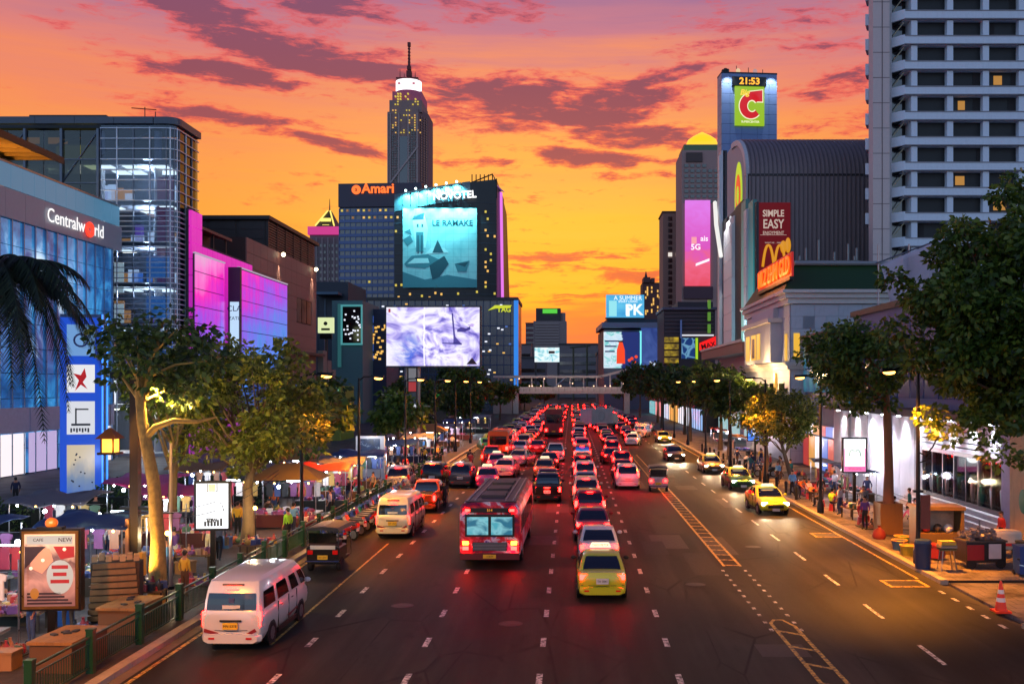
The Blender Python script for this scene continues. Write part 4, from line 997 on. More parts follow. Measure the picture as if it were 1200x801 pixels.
def barrel():
    D = 150; t = thing('barrel_roof_hall', 'dark corrugated hall with a curved barrel roof and white arched end', 'shopping mall', (GX(878, D), D, 0))
    zs = GZ(204, D); zt = 47.6; L = 26
    met = pm('hall_metal', (150, 132, 132), .55, .1, var=.12, dirt=.2)
    prof = [(0, 0), (0, zs)] + [(14 * (1 - math.cos(a)), zs + (zt - zs) * math.sin(a)) for a in [PI / 2 * k / 14 for k in range(1, 15)]] + [(30, zt), (30, 0)]
    MB().prism(prof, 'x', 0, L).build('shell', met, t, smooth=25)
    rb = MB()
    for i in range(40):
        x = .35 + i * .66; pts = [(x, -.03, 24)] + [(x, y, z) for y, z in prof[1:16]]
        ring = []
        for j, (a, y, z) in enumerate(pts):
            ny, nz = (-1, 0) if j < 2 else (-math.cos(PI / 2 * (j - 1) / 14), math.sin(PI / 2 * (j - 1) / 14))
            ring.append([(x - .09, y, z), (x - .06, y + ny * .16, z + nz * .16), (x + .06, y + ny * .16, z + nz * .16), (x + .09, y, z)])
        rb.loft(ring, 0, True)
    stuff(rb.build('rib', pm('hall_rib', (110, 98, 100), .5, .1), t))
    MB().bb(-.02, L, -.12, .0, zs - .25, zs + .05).build('gutter', pm('hall_gutter', (50, 46, 48), .5), t)
    # arched end with white rim and lit emblem
    rim = []
    for (y, z) in prof[1:16]:
        cy, cz = 14, zs
        rim.append([(-.5, y, z), (-.5, y + (cy - y) * .1, z + (cz - z) * .1 - .02), (.02, y + (cy - y) * .1, z + (cz - z) * .1 - .02), (.02, y, z + .1)])
    MB().loft(rim).build('arch_rim', pm('arch_white', (210, 206, 206), .5), t); MB().bb(-.5, .0, 0, .9, 20, zs).build('arch_jamb', _M['arch_white'], t)
    MB().prism([(y, z) for y, z in prof if y < 29] + [(29, zt), (29, 0)], 'x', -.2, -.03).build('end_wall', pm('end_wall_white', (168, 170, 176), .55), t)
    def disc(r0, m, x, nm, a0=0, a1=2 * PI):
        pts = [(8.2 + r0 * .8 * math.cos(a), 38 + r0 * 1.25 * math.sin(a)) for a in [a0 + (a1 - a0) * k / 20 for k in range(20)]]
        MB().prism(pts, 'x', x, -.2).build(nm, m, t)
    disc(4.3, em('emblem_lime', (170, 206, 40), .9), -.3, 'emblem_disc'); disc(2.7, em('emblem_red', (220, 36, 30), .9), -.36, 'emblem_mark'); disc(1.2, _M['emblem_lime'], -.42, 'emblem_mark')
    # dark red banner with white words and yellow arches
    f = D / FPX; o = GX(878, D)
    x0, x1, z0, z1 = GX(886, D) - o, GX(925.5, D) - o, GZ(323, D), GZ(238, D)
    MB().bb(x0, x1, -.5, -.2, z0, z1).build('banner', pm('banner_red', (112, 20, 24), .6, es=.3, emit=(150, 10, 16)), t)
    wl = em('banner_words', (214, 190, 176), .75); cx = GX(905.5, D) - o
    text('SIMPLE', 1.4, wl, t, (cx, -.52, GZ(251, D)), (R(90), 0, 0), .03, 'banner_words', .78, bold=.03); text('EASY', 1.95, wl, t, (cx, -.52, GZ(263.5, D)), (R(90), 0, 0), .03, 'banner_words', .74, bold=.03)
    text('ENJOYMENT', .72, wl, t, (cx, -.52, GZ(273.5, D)), (R(90), 0, 0), .03, 'banner_words', .8)
    text('WHAT WE . . MAKE', .3, wl, t, (cx, -.52, GZ(285, D)), (R(90), 0, 0), .02, 'banner_words', 1)
    MB().bb(cx - 2.0, cx + 2.0, -.53, -.5, GZ(276, D), GZ(275.6, D)).build('banner_rule', wl, t)
    ye = em('arch_yellow', (226, 150, 20), .9); pts = []
    for k in range(2):
        c = GX(899.5 + k * 13.5, D) - o
        MB().tube([(c + (u * 6.6) * f, -.62, GZ(313, D) + (1 - abs(u) ** 2.4) * 25 * f) for u in [-1 + j / 7 for j in range(15)]], .2, 6).build('banner_arch', ye, t)
    MB().ball((GX(917, D) - o, -.6, GZ(290, D)), (.5, .1, 1.0), 8, 6).build('banner_figure', ye, t); MB().ball((GX(922.5, D) - o, -.6, GZ(288, D)), (.45, .1, 1.2), 8, 6).build('banner_figure', ye, t)
barrel()
def bigtower():
    D = 190; f = D / FPX; t = thing('clock_sign_tower', 'tall blue panelled sign tower with lit clock and lime sign', 'tower', (GX(846, D), D, 0), R(5))
    w = 66 * f; H = GZ(84, D); pn = pm('blue_tower_panel', (122, 148, 194), .35, var=.1); core = pm('tower_core', (30, 40, 60), .6)
    MB().bb(.05, w - .05, .06, 3.4, 0, H - .3).build('body', core, t); MB().bb(-.1, w + .05, 0, 3.5, H - .3, H).build('roof', _M['tower_core'], t)
    cols = [0, 1.6, 3.9, w - 3.9, w - 1.6, w]; hh = 1.95; n = int(H / hh)
    for i in range(5):
        me = MB().bb(.02, cols[i + 1] - cols[i] - .02, -.0, .1, .025, hh - .025).mesh('panel', pn)
        for k in range(12, n): obj('panel', me, t, (cols[i], -.02, H - .3 - (n - k) * hh))
    sm = MB().bb(-.1, .02, .05, 3.3, .03, hh - .03).mesh('side_panel', pm('side_panel_pale', (150, 160, 176), .4))
    for k in range(12, n): obj('side_panel', sm, t, (0, 0, H - .3 - (n - k) * hh))
    o = GX(846, D)
    x0, x1 = GX(861, D) - o, GX(896, D) - o
    MB().bb(x0, x1, -.5, -.05, GZ(147, D), GZ(101.5, D)).build('sign_face', em('lime_sign', (150, 190, 20), 1.0), t)
    MB().bb(GX(857.5, D) - o, GX(898, D) - o, -.7, -.05, GZ(101, D), GZ(90.5, D)).build('clock_box', pm('clock_black', (8, 8, 10), .3), t)
    text('21:53', 1.75, em('clock_digits', (255, 170, 40), 1.6), t, (GX(878, D) - o, -.73, GZ(96, D)), (R(90), 0, 0), .02, 'clock_digits', 1.05, bold=.05)
    # emblem letter
    red = em('sign_red', (206, 16, 22), 1.0); cream = em('sign_cream', (250, 246, 200), 1.0)
    cx, cz = GX(879.5, D) - o, GZ(124.5, D)
    def cshape(grow, y, m):
        ro, ri = 2.15 + grow, .95 - grow
        a0, a1 = R(34), R(318); out = [(cx + ro * 1.02 * math.cos(a), cz + ro * 1.12 * math.sin(a)) for a in [a0 + (a1 - a0) * k / 22 for k in range(23)]]
        inn = [(cx + .25 + ri * math.cos(a), cz + ri * 1.25 * math.sin(a)) for a in [a1 - (a1 - a0) * k / 22 for k in range(23)]]
        mb = MB(); n_ = len(out)
        for k in range(n_ - 1):
            a, b, c, d = out[k], out[k + 1], inn[n_ - 2 - k], inn[n_ - 1 - k]
            mb.loft([[(a[0], y, a[1]), (b[0], y, b[1]), (c[0], y, c[1]), (d[0], y, d[1])], [(a[0], -.49, a[1]), (b[0], -.49, b[1]), (c[0], -.49, c[1]), (d[0], -.49, d[1])]])
        mb.build('emblem_letter', m, t)
        MB().prism([(cx + .9 - grow, cz + .9 - grow), (cx + 2.3 + grow, cz + .9 - grow), (cx + 2.3 + grow, cz + 3.1 + grow), (cx - .2 - grow, cz + 2.75 + grow), (cx - .2 - grow, cz + 1.9)], 'y', y, -.49).build('emblem_letter', m, t)
    cshape(.18, -.54, cream); cshape(0, -.60, red)
    text('Big', 1.5, em('sign_gold', (255, 214, 70), 1.0), t, (GX(872, D) - o, -.66, GZ(109, D)), (R(90), 0, 0), .03, 'sign_letters', 1.0, bold=.05, shear=.25)
    text('SUPERCENTER', .55, cream, t, (GX(879, D) - o, -.56, GZ(143, D)), (R(90), 0, 0), .02, 'sign_letters', 1.0, bold=.01)
    a = MB()
    for px, h in ((868, 2.2), (882.5, 1.9), (900, 1.6)): a.cyl((GX(px, D) - o, 3, H), (GX(px, D) - o, 3, H + h), .07, None, 5)
    a.build('antenna', BLACK, t)
    for px, m in ((868.5, em('dish_glow', (255, 220, 170), .8)), (889, em('dish_pink', (230, 180, 180), .6))):
        MB().ball((GX(px, D) - o, 2, H + .9), (.45, .25, .5), 8, 6).build('roof_lamp', m, t); MB().cyl((GX(px, D) - o, 2.2, H), (GX(px, D) - o, 2.2, H + 1.2), .18, None, 6).build('lamp_stand', BLACK, t)
    b = MB()
    for k in range(6): b.box((GX(849 + 1.3 * k, D) - o, 1 + k % 2, H + .35), (.5, .5, .7 + .25 * (k % 3)), k)
    b.build('roof_machine', BLACK, t)
    for x in (1.2, w - 1.2): lamp((x, -2.2, H + .3), 2600, (.9, .95, 1), t, .2, 70, (0, .45, -1))
bigtower()
def store_front():
    t = thing('curved_store_front', 'white and teal lit tall store front with vertical fins beside the dark hall', 'shopping mall', (22, 118, 0))
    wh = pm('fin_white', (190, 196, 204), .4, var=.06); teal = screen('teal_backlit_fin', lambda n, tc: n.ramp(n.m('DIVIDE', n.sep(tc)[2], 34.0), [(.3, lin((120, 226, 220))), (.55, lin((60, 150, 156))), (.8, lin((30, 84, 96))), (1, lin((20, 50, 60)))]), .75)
    dk = pm('store_dark_glass', (26, 34, 42), .5)
    MB().bb(.3, .52, 1.4, 15.4, 12, 29.5).build('body', pm('store_core', (54, 58, 64), .6), t); MB().bb(.3, .52, 15.4, 26.6, 12, 31.4).build('body', _M['store_core'], t); MB().bb(.3, .9, 26.6, 31.8, 12, 42).build('body', _M['store_core'], t)
    segs = [(0, 1.2, 29.5, 'd'), (1.2, 4.2, 30, 't'), (4.2, 6.2, 30.5, 'w'), (6.2, 9.4, 31, 't'), (9.4, 15.4, 31.5, 'd'), (15.4, 22.6, 31.5, 'w'), (22.6, 26.6, 31.5, 'd'), (26.6, 28.4, 43, 'w'), (28.4, 31.8, 42, 'd')]
    for a, b, z1, k in segs:
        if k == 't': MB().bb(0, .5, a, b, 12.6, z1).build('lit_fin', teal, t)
        elif k == 'd': MB().bb(.2, .5, a, b, 12.6, z1).build('glass_bay', dk, t)
        else:
            h = 2.4; me = MB().bb(-.25, .5, a + .02, b - .02, .02, h - .03).mesh('fin_panel', wh)
            for i in range(int((z1 - 12.6) / h)): obj('fin_panel', me, t, (0, 0, 12.6 + i * h))
            MB().bb(0, .5, a, b, 12.6, z1 - 1).build('fin_body', wh, t)
    MB().bb(-2.2, .5, -4, 31.8, 11.3, 12.5).build('canopy', pm('canopy_rose', (126, 92, 90), .5), t); MB().bb(-2.4, -2.2, -4, 31.8, 12.5, 12.8).build('canopy_edge', pm('canopy_pale', (170, 170, 176), .4), t)
    MB().bb(.6, 3, 0, 31.8, 0, 11.3).build('lower_wall', pm('lower_wall_pale', (190, 190, 190), .6), t)
    for y in (2, 14, 24): MB().bb(.3, .6, y, y + 7, .5, 8).build('shop_window', em('pale_cyan_shop', (180, 226, 230), .7), t)
    MB().tube([(-.4, 24, 26), (-.8, 26, 31), (-.4, 30, 35)], .3, 6).build('white_arc_tube', em('arc_white', (240, 240, 235), 1.0), t)
    lamp((-1.2, 20, 32.6), 5200, (1, .96, .9), t, .3, 80, (.2, 0, -1)); lamp((-1.4, 4, 13.3), 1500, (.5, 1, 1), t, .3)
store_front()
def white_building():
    t = thing('green_roof_building', 'white panelled corner building with sloping green roof and orange-red neon sign', 'building', (20, 90, 0))
    wp = pm('white_stone_panel', (168, 172, 182), .55, var=.08, dirt=.12); wc = pm('stone_core', (100, 100, 104), .7)
    MB().bb(.08, 18, .08, 22, 0, 15.4).build('body', wc, t)
    hh, ww = 1.12, 2.2
    fm = MB().bb(.01, ww - .01, 0, .1, .012, hh - .012).mesh('wall_panel', wp); sm = MB().bb(0, .1, .01, ww - .01, .012, hh - .012).mesh('wall_panel', wp)
    for k in range(13):
        for i in range(8): obj('wall_panel', fm, t, (.1 + i * ww - (1.1 if k % 2 and i else 0), 0, .3 + k * hh))
        for i in range(10): obj('wall_panel', sm, t, (0, .1 + i * ww, .3 + k * hh))
    cor = pm('cornice_white', (190, 184, 180), .5)
    for z, o, h in ((14.9, .25, .5), (15.4, .5, .45), (15.85, .8, .3)): MB().bb(-o, 18, -o, 22.3, z, z + h).build('cornice', cor, t)
    for z, o, h in ((8.9, .3, .35), (9.25, .55, .3)): MB().bb(-o, 18, -o, 22.3, z, z + h).build('ledge', cor, t)
    MB().loft([[(-.6, -.4, 16.16), (18, -.4, 16.16), (18, 21, 16.16), (-.6, 21, 16.16)], [(1.0, 2.6, 18.7), (18, 2.6, 18.7), (18, 20, 18.7), (1.0, 20, 18.7)]]).build('roof', pm('green_roof_metal', (34, 62, 26), .5, var=.1), t)
    MB().cyl((1.0, 2.5, 18.9), (18, 2.5, 18.9), .22, None, 8).build('roof_pipe', pm('pipe_pale', (150, 150, 150), .4, .4), t)
    # bay with warm windows on the street side
    MB().bb(-1.1, 0, 3.4, 17.4, 9.6, 13.4).build('bay', wp, t); MB().bb(-1.4, 0, 3.1, 17.7, 13.4, 13.8).build('bay_cornice', cor, t); MB().bb(-.5, 0, 5.0, 16.4, 13.8, 14.9).build('bay_top', wp, t)
    yl = em('bay_window_gold', (250, 190, 60), .9)
    for y, w in ((8.4, 1.6), (10.6, 2.4), (14.2, 2.0)): MB().bb(-1.16, -1.05, y, y + w, 10.0, 12.6).build('lit_window', yl, t)
    MB().bb(-1.17, -1.12, 11.2, 12.5, 10.2, 12.2).build('window_pane', DGLASS, t); MB().bb(-.08, .02, 1.0, 1.9, 9.7, 12.2).build('lit_window', yl, t); MB().bb(.35, .9, -.06, .05, 9.8, 12.2).build('lit_window', yl, t)
    for y, h in ((2.2, 2.4), (6.6, 2.4), (11, 2.4)): MB().bb(-.08, .02, y, y + 2.2, 4.4, 7.6).build('window', DGLASS, t); MB().bb(-.14, -.06, y - .15, y + 2.35, 7.6, 7.8).build('window_head', cor, t)
    MB().bb(-.3, -.1, 5.2, 5.8, 3.4, 8.6).build('lit_strip', em('door_gold', (240, 170, 60), .9), t)
    lamp((-2.4, 4.5, 8.7), 1600, (1, .62, .26), t, .3); lamp((-2.6, 14, 8.4), 1200, (1, .62, .26), t, .3)
    # neon sign on the parapet
    MB().bb(-.45, -.05, -2.0, 13.6, 16.9, 17.2).build('sign_base', BLACK, t); MB().bb(-.3, -.1, -2.0, 13.6, 17.2, 19.4).build('sign_board', pm('sign_board_red', (120, 16, 8), .4, es=.5, emit=(220, 30, 6)), t)
    neon = em('neon_orange_red', (255, 84, 14), 2.2)
    for q, yy in (('MLZ', 11.0), ('EHM', 5.8), ('GLD', .6)):
        o = text(q, 2.3, neon, t, (-.4, yy, 18.25), (R(90), 0, R(-90)), .06, 'neon_word', 1.0, bold=.03); xs = [v.co.x for v in o.data.vertices]; o.scale = (4.3 / (max(xs) - min(xs)), 1, 1)
    for y in (0, 4, 8, 12): lamp((-1.6, y, 18), 90, (1, .25, .05), t, .4)
    a = MB()
    for i, x in enumerate((1.6, 2.2, 3.4, 4.9, 6.2, 6.8, 7.0)): a.bb(x, x + .14, 3.2, 3.4, 18.7, 19.7 + (i * 7 % 5) * .38); 
    a.bb(1.0, 7.4, 3.2, 3.32, 19.1, 19.25); a.build('antenna_rack', pm('antenna_pale', (130, 140, 140), .5), t)
white_building()
def towers_far_right():
    D = 420; f = D / FPX; t = thing('led_tower', 'far tower with glowing pink LED screen and yellow lit dome roof', 'tower', (GX(799, D), D, 0))
    st = pm('rose_stone', (172, 138, 130), .8); w = 52 * f
    MB().bb(0, w, 0, 24, 0, GZ(176, D)).build('body', st, t); MB().bb(3 * f, w, 2, 22, GZ(176, D), GZ(168, D)).build('crown', pm('crown_green', (90, 120, 80), .5), t)
    MB().lathe([(19 * f, 0), (20 * f, 2.2), (18.5 * f, 3.2), (17 * f, 4.6), (11 * f, 6.2), (.4, 8.2)], (28 * f, 12, GZ(169, D)), 24).build('dome', em('dome_yellow', (255, 196, 20), 1.3), t, smooth=40)
    wn = MB()
    for k in range(8):
        for i in range(7):
            if not (k == 0 and i > 3): wn.bb(3 * f + i * 7 * f, 3 * f + i * 7 * f + 4.6 * f, -.4, 0, GZ(196 + k * 6, D), GZ(192.5 + k * 6, D))
    stuff(wn.build('window', DGLASS, t)); MB().bb(5 * f, 24 * f, -.6, 0, GZ(190, D), GZ(179, D)).build('panel_dark', pm('panel_brown', (84, 68, 64), .7), t)
    def pk(n, tc):
        x, y, z = n.sep(tc)[0:3]; a = n.noise(n.vmul(tc, (.2, 1, .3)), 1.0, 3, .5, 1.0)
        u = n.m('ADD', n.m('DIVIDE', z, 90.0), n.m('MULTIPLY', n.m('SUBTRACT', a, .5), .16))
        return n.ramp(u, [(.5, lin((226, 60, 70))), (.66, lin((240, 96, 130))), (.74, lin((220, 80, 190))), (.95, lin((226, 120, 232)))])
    MB().bb(3.5 * f, 33 * f, -.9, -.3, GZ(335, D), GZ(235, D)).build('led_screen', screen('pink_led_picture', pk, 1.0), t)
    wl = em('led_words', (255, 240, 250), 1.1); o = GX(799, D)
    text('ais', 3.2, wl, t, (GX(825, D) - o, -1.0, GZ(280, D)), (R(90), 0, 0), .05, 'led_lettering', bold=.05); MB().bb(GX(810, D) - o, GX(816, D) - o, -1.0, -.9, GZ(286, D), GZ(278, D)).build('led_mark', em('led_mark', (250, 160, 170), 1.0), t)
    text('5G', 3.4, wl, t, (GX(815, D) - o, -1.0, GZ(290, D)), (R(90), 0, 0), .05, 'led_lettering', bold=.08)
    MB().prism([(GX(815, D) - o, GZ(309, D)), (GX(831, D) - o, GZ(303, D)), (GX(831, D) - o, GZ(306, D)), (GX(815, D) - o, GZ(312, D))], 'y', -1.0, -.9).build('led_mark', wl, t)
    MB().bb(2 * f, 36 * f, -1.2, 0, GZ(350, D), GZ(336, D)).build('lower_panel', pm('plum_panel', (84, 50, 60), .6), t)
    a = MB()
    for dx in (22, 29, 34): a.cyl((dx * f, 10, GZ(172, D)), (dx * f, 10, GZ(150, D)), .12, None, 4)
    a.build('antenna', DGREY, t)
    D = 460; f = D / FPX; t = thing('grey_apartment_tower', 'far narrow stone apartment tower left of the pink screen', 'tower', (GX(777, D), D, 0))
    w = 23 * f; MB().bb(0, w, 0, 20, 0, GZ(249, D)).build('body', pm('apt_stone', (150, 118, 106), .8), t)
    for k in range(16):
        for x in (6, 15): MB().bb(x * f, (x + 4.6) * f, -.4, 0, GZ(258.5 + k * 7, D), GZ(254 + k * 7, D)).build('window', DGLASS if k != 6 else em('apt_lit', (250, 240, 230), .9), t)
    MB().bb(-.5, w + .5, -.5, 20, GZ(249, D), GZ(247.5, D)).build('roof', DGREY, t)
    D = 620; f = D / FPX; t = thing('spired_far_tower', 'small far dark tower with a thin lattice spire left of apartment tower', 'tower', (GX(753, D), D, 0))
    MB().bb(0, 24 * f, 0, 20, 0, GZ(331, D)).build('body', pm('dusk_brown', (92, 60, 58), .8), t); MB().bb(1 * f, 9 * f, -2, 12, GZ(331, D), GZ(325, D)).build('turret', _M['dusk_brown'], t); MB().bb(10 * f, 14 * f, -2, 12, GZ(331, D), GZ(326, D)).build('turret', _M['dusk_brown'], t)
    MB().cyl((4.5 * f, 4, GZ(326, D)), (4.5 * f, 4, GZ(317, D)), 1.6, .2, 4).build('spire', BLACK, t)
    mb = MB(); rn = random.Random(4)
    for i in range(26): x, z = rn.choice((3, 5, 10, 12, 17, 19)) * f, GZ(rn.uniform(335, 372), D); mb.bb(x, x + .8, -.5, 0, z, z + 1.4)
    stuff(mb.build('lit_window', WARM, t))
towers_far_right()
def billboard_block():
    D = 300; f = D / FPX; t = thing('billboard_block', 'low street block carrying two bright blue advertising screens', 'building', (GX(707, D), D, 0), R(2)); o = GX(707, D)
    def BX(a, b, z0, z1, y0, y1, nm, m): return MB().bb(GX(a, D) - o, GX(b, D) - o, y0, y1, GZ(z1, D), GZ(z0, D)).build(nm, m, t)
    grey = pm('block_grey', (92, 96, 112), .6)
    BX(708, 778, 386, 480, .5, 30, 'body', grey); BX(705, 780, 378, 384, -2, 30, 'roof', pm('block_roof', (120, 128, 150), .5)); BX(712, 800, 373, 378, 2, 30, 'upper_storey', pm('block_dark', (54, 54, 66), .6))
    def sk(n, tc):
        x, y, z = n.sep(tc)[0:3]; a = n.noise(n.vmul(tc, (.12, 1, .2)), 1.0, 3)
        return n.ramp(a, [(.35, lin((50, 150, 214))), (.65, lin((96, 196, 236)))])
    BX(710, 754, 346, 373, -2.4, -.5, 'screen', screen('sky_blue_led_picture', sk, 1.0)); BX(709, 755, 372.6, 374, -2.6, -.4, 'screen_frame', DGREY)
    w = em('screen_white', (236, 250, 255), 1.2)
    text('PK', 4.6, w, t, (GX(742, D) - o, -2.5, GZ(364, D)), (R(90), 0, 0), .05, 'screen_lettering', bold=.12); text('A SUMMER', 1.8, w, t, (GX(735, D) - o, -2.5, GZ(350, D)), (R(90), 0, 0), .05, 'screen_lettering'); text('SMART LIVING', .9, w, t, (GX(735, D) - o, -2.5, GZ(354, D)), (R(90), 0, 0), .05, 'screen_lettering')
    BX(713, 722, 353, 371, -2.5, -2.4, 'screen_picture', em('screen_mint', (150, 230, 240), 1.0))
    BX(733, 737, 360, 371, -2.52, -2.4, 'screen_picture', w)
    def pr(n, tc):
        a = n.noise(n.vmul(tc, (.3, 1, .5)), 1.0, 4, .6, 1.5); x, y, z = n.sep(tc)[0:3]
        c = n.ramp(a, [(.36, lin((190, 225, 245))), (.5, lin((220, 238, 250))), (.64, lin((120, 210, 210)))])
        return n.mix(n.smooth(n.m('ADD', x, n.m('MULTIPLY', a, 2)), 6.3, 6.8), c, lin((30, 44, 110)))
    BX(707.5, 751, 389, 431, -1.6, .4, 'screen', screen('product_led_picture', pr, 1.0)); BX(749.4, 751.2, 388, 432, -1.8, .3, 'screen_edge', em('screen_cyan_edge', (120, 230, 235), 1.2))
    bo = em('bottle_orange', (240, 70, 24), 1.1); cx = GX(727, D) - o
    MB().prism([(cx - 5 * f, GZ(426, D)), (cx + 5 * f, GZ(426, D)), (cx + 4.6 * f, GZ(410, D)), (cx + 2 * f, GZ(401, D)), (cx - 2 * f, GZ(401, D)), (cx - 4.6 * f, GZ(410, D))], 'y', -1.75, -1.6).build('screen_picture', bo, t)
    MB().prism([(cx - 3 * f, GZ(401, D)), (cx + 3 * f, GZ(401, D)), (cx + 2 * f, GZ(399, D)), (cx - 4 * f, GZ(399.4, D))], 'y', -1.75, -1.6).build('screen_picture', pm('leaf_print', (40, 70, 30), .6), t)
    for k, (a, b) in enumerate(((708.5, 725), (708.5, 722), (708.5, 720))): BX(a, b, 399 + k * 6, 400.6 + k * 6, -1.7, -1.6, 'screen_picture', pm('print_blue', (60, 90, 160), .5))
    for px, py in ((740, 420), (745, 418), (743, 424), (737, 422)): MB().ball((GX(px, D) - o, -1.65, GZ(py, D)), (.5, .08, .5), 8, 6).build('screen_picture', bo, t)
    BX(751.5, 777.5, 384, 434, -.4, .4, 'blue_wall', screen('blue_print_wall', lambda n, tc: n.ramp(n.noise(n.vmul(tc, (.2, 1, .2)), 1.0, 2, .5, 1.5), [(.3, lin((50, 76, 160))), (.7, lin((92, 120, 206)))]), .55))
    MB().tube([(GX(760, D) - o, -3, GZ(425, D)), (GX(772, D) - o, -3, GZ(428, D))], .5, 6).build('roof_light', em('roof_tube', (210, 230, 255), 1.0), t)
    D = 260; t = thing('dark_signs_block', 'dark street block with yellow-lit windows, blue net panel and red sign', 'building', (GX(778, D), D, 0)); f = D / FPX
    o = GX(778, D)
    BX(778, 838, 362, 470, 0, 20, 'body', pm('signs_block_dark', (62, 48, 54), .6)); BX(776, 840, 360, 363, -1, 20, 'roof', pm('signs_roof', (92, 84, 100), .5)); BX(796, 838, 352, 360, 4, 20, 'upper_storey', _M['signs_block_dark'])
    for z in range(6): BX(779, 836, 366 + z * 4.4, 367 + z * 4.4, -.3, 0, 'floor_line', pm('floor_line_rose', (100, 80, 84), .6))
    gw = screen('gold_lit_windows', lambda n, tc: n.ramp(n.noise(n.vmul(tc, (.5, 1, .5)), 1.0, 4), [(.35, lin((90, 70, 20))), (.6, lin((214, 180, 40)))]), .8)
    for k in range(4): BX(778.5, 795, 395 + k * 8, 401 + k * 8, -.5, -.1, 'lit_window', gw)
    BX(797, 798.5, 375, 396, -1.4, -.1, 'blade_sign', em('blade_indigo', (70, 90, 150), .6))
    def net(n, tc):
        v = n.voro(n.vmul(tc, (.5, 1, .5)), 1.0, 'DISTANCE_TO_EDGE'); return n.mix(n.smooth(v, .02, .12), lin((120, 180, 220)), lin((20, 60, 130)))
    BX(798.5, 814, 396, 420, -.6, -.1, 'net_panel', screen('blue_net_print', net, .7)); BX(815, 817.5, 396, 424, -.7, -.1, 'green_strip', em('lime_strip', (170, 214, 40), 1.0))
    BX(799, 836, 392, 393.5, -.9, -.1, 'white_strip', em('strip_white', (230, 230, 240), 1.0))
    rd = em('red_sign', (240, 24, 20), 1.2); MB().prism([(GX(819, D) - o, GZ(411, D)), (GX(838, D) - o, GZ(407, D)), (GX(838, D) - o, GZ(394, D)), (GX(819, D) - o, GZ(402, D))], 'y', -1.6, -1.0).build('red_sign', rd, t)
    text('MAX', 1.8, pm('red_sign_ink', (90, 10, 8), .5), t, (GX(829, D) - o, -1.66, GZ(405, D)), (R(90), R(-14), 0), .03, 'sign_letters', bold=.04)
    for k, py in enumerate((352, 366, 380)): MB().bb(GX(829, D) - o, GZ(0, 0) * 0 + GX(832, D) - o, -1.5, -.2, GZ(py + 10, D), GZ(py, D)).build('blade_sign', em('blade_green%d' % 0, (110, 170, 60), .6), t)
    # street row beyond, under the trees
    rn = random.Random(31)
    names = ['pale blue', 'white', 'warm amber', 'cool white', 'rose', 'cyan']
    cols = [(150, 190, 240), (235, 240, 250), (240, 180, 90), (220, 232, 255), (240, 150, 150), (120, 220, 230)]
    for k in range(6):
        y0 = 152 + k * 17.0
        t = thing('street_shop', 'low shop with %s lit front under the far right trees' % names[k], 'shop', (20, y0, 0))
        MB().bb(.3, 12, 0, 16.8, 0, 8 + k % 3).build('body', pm('shop_body_%s' % 'abcdef'[k], (80 + 8 * k, 72, 70), .7), t)
        MB().bb(.1, .3, .5, 16.2, .4, 3.6).build('lit_front', em('shop_front_' + 'abcdef'[k], cols[k], 1.1), t)
        MB().bb(-1.0, .3, .2, 16.5, 3.8, 4.2).build('awning', DGREY, t)
        for i in range(5): MB().bb(.02, .12, .5 + i * 3.2, .7 + i * 3.2, .3, 3.7).build('front_post', DGREY, t)
billboard_block()

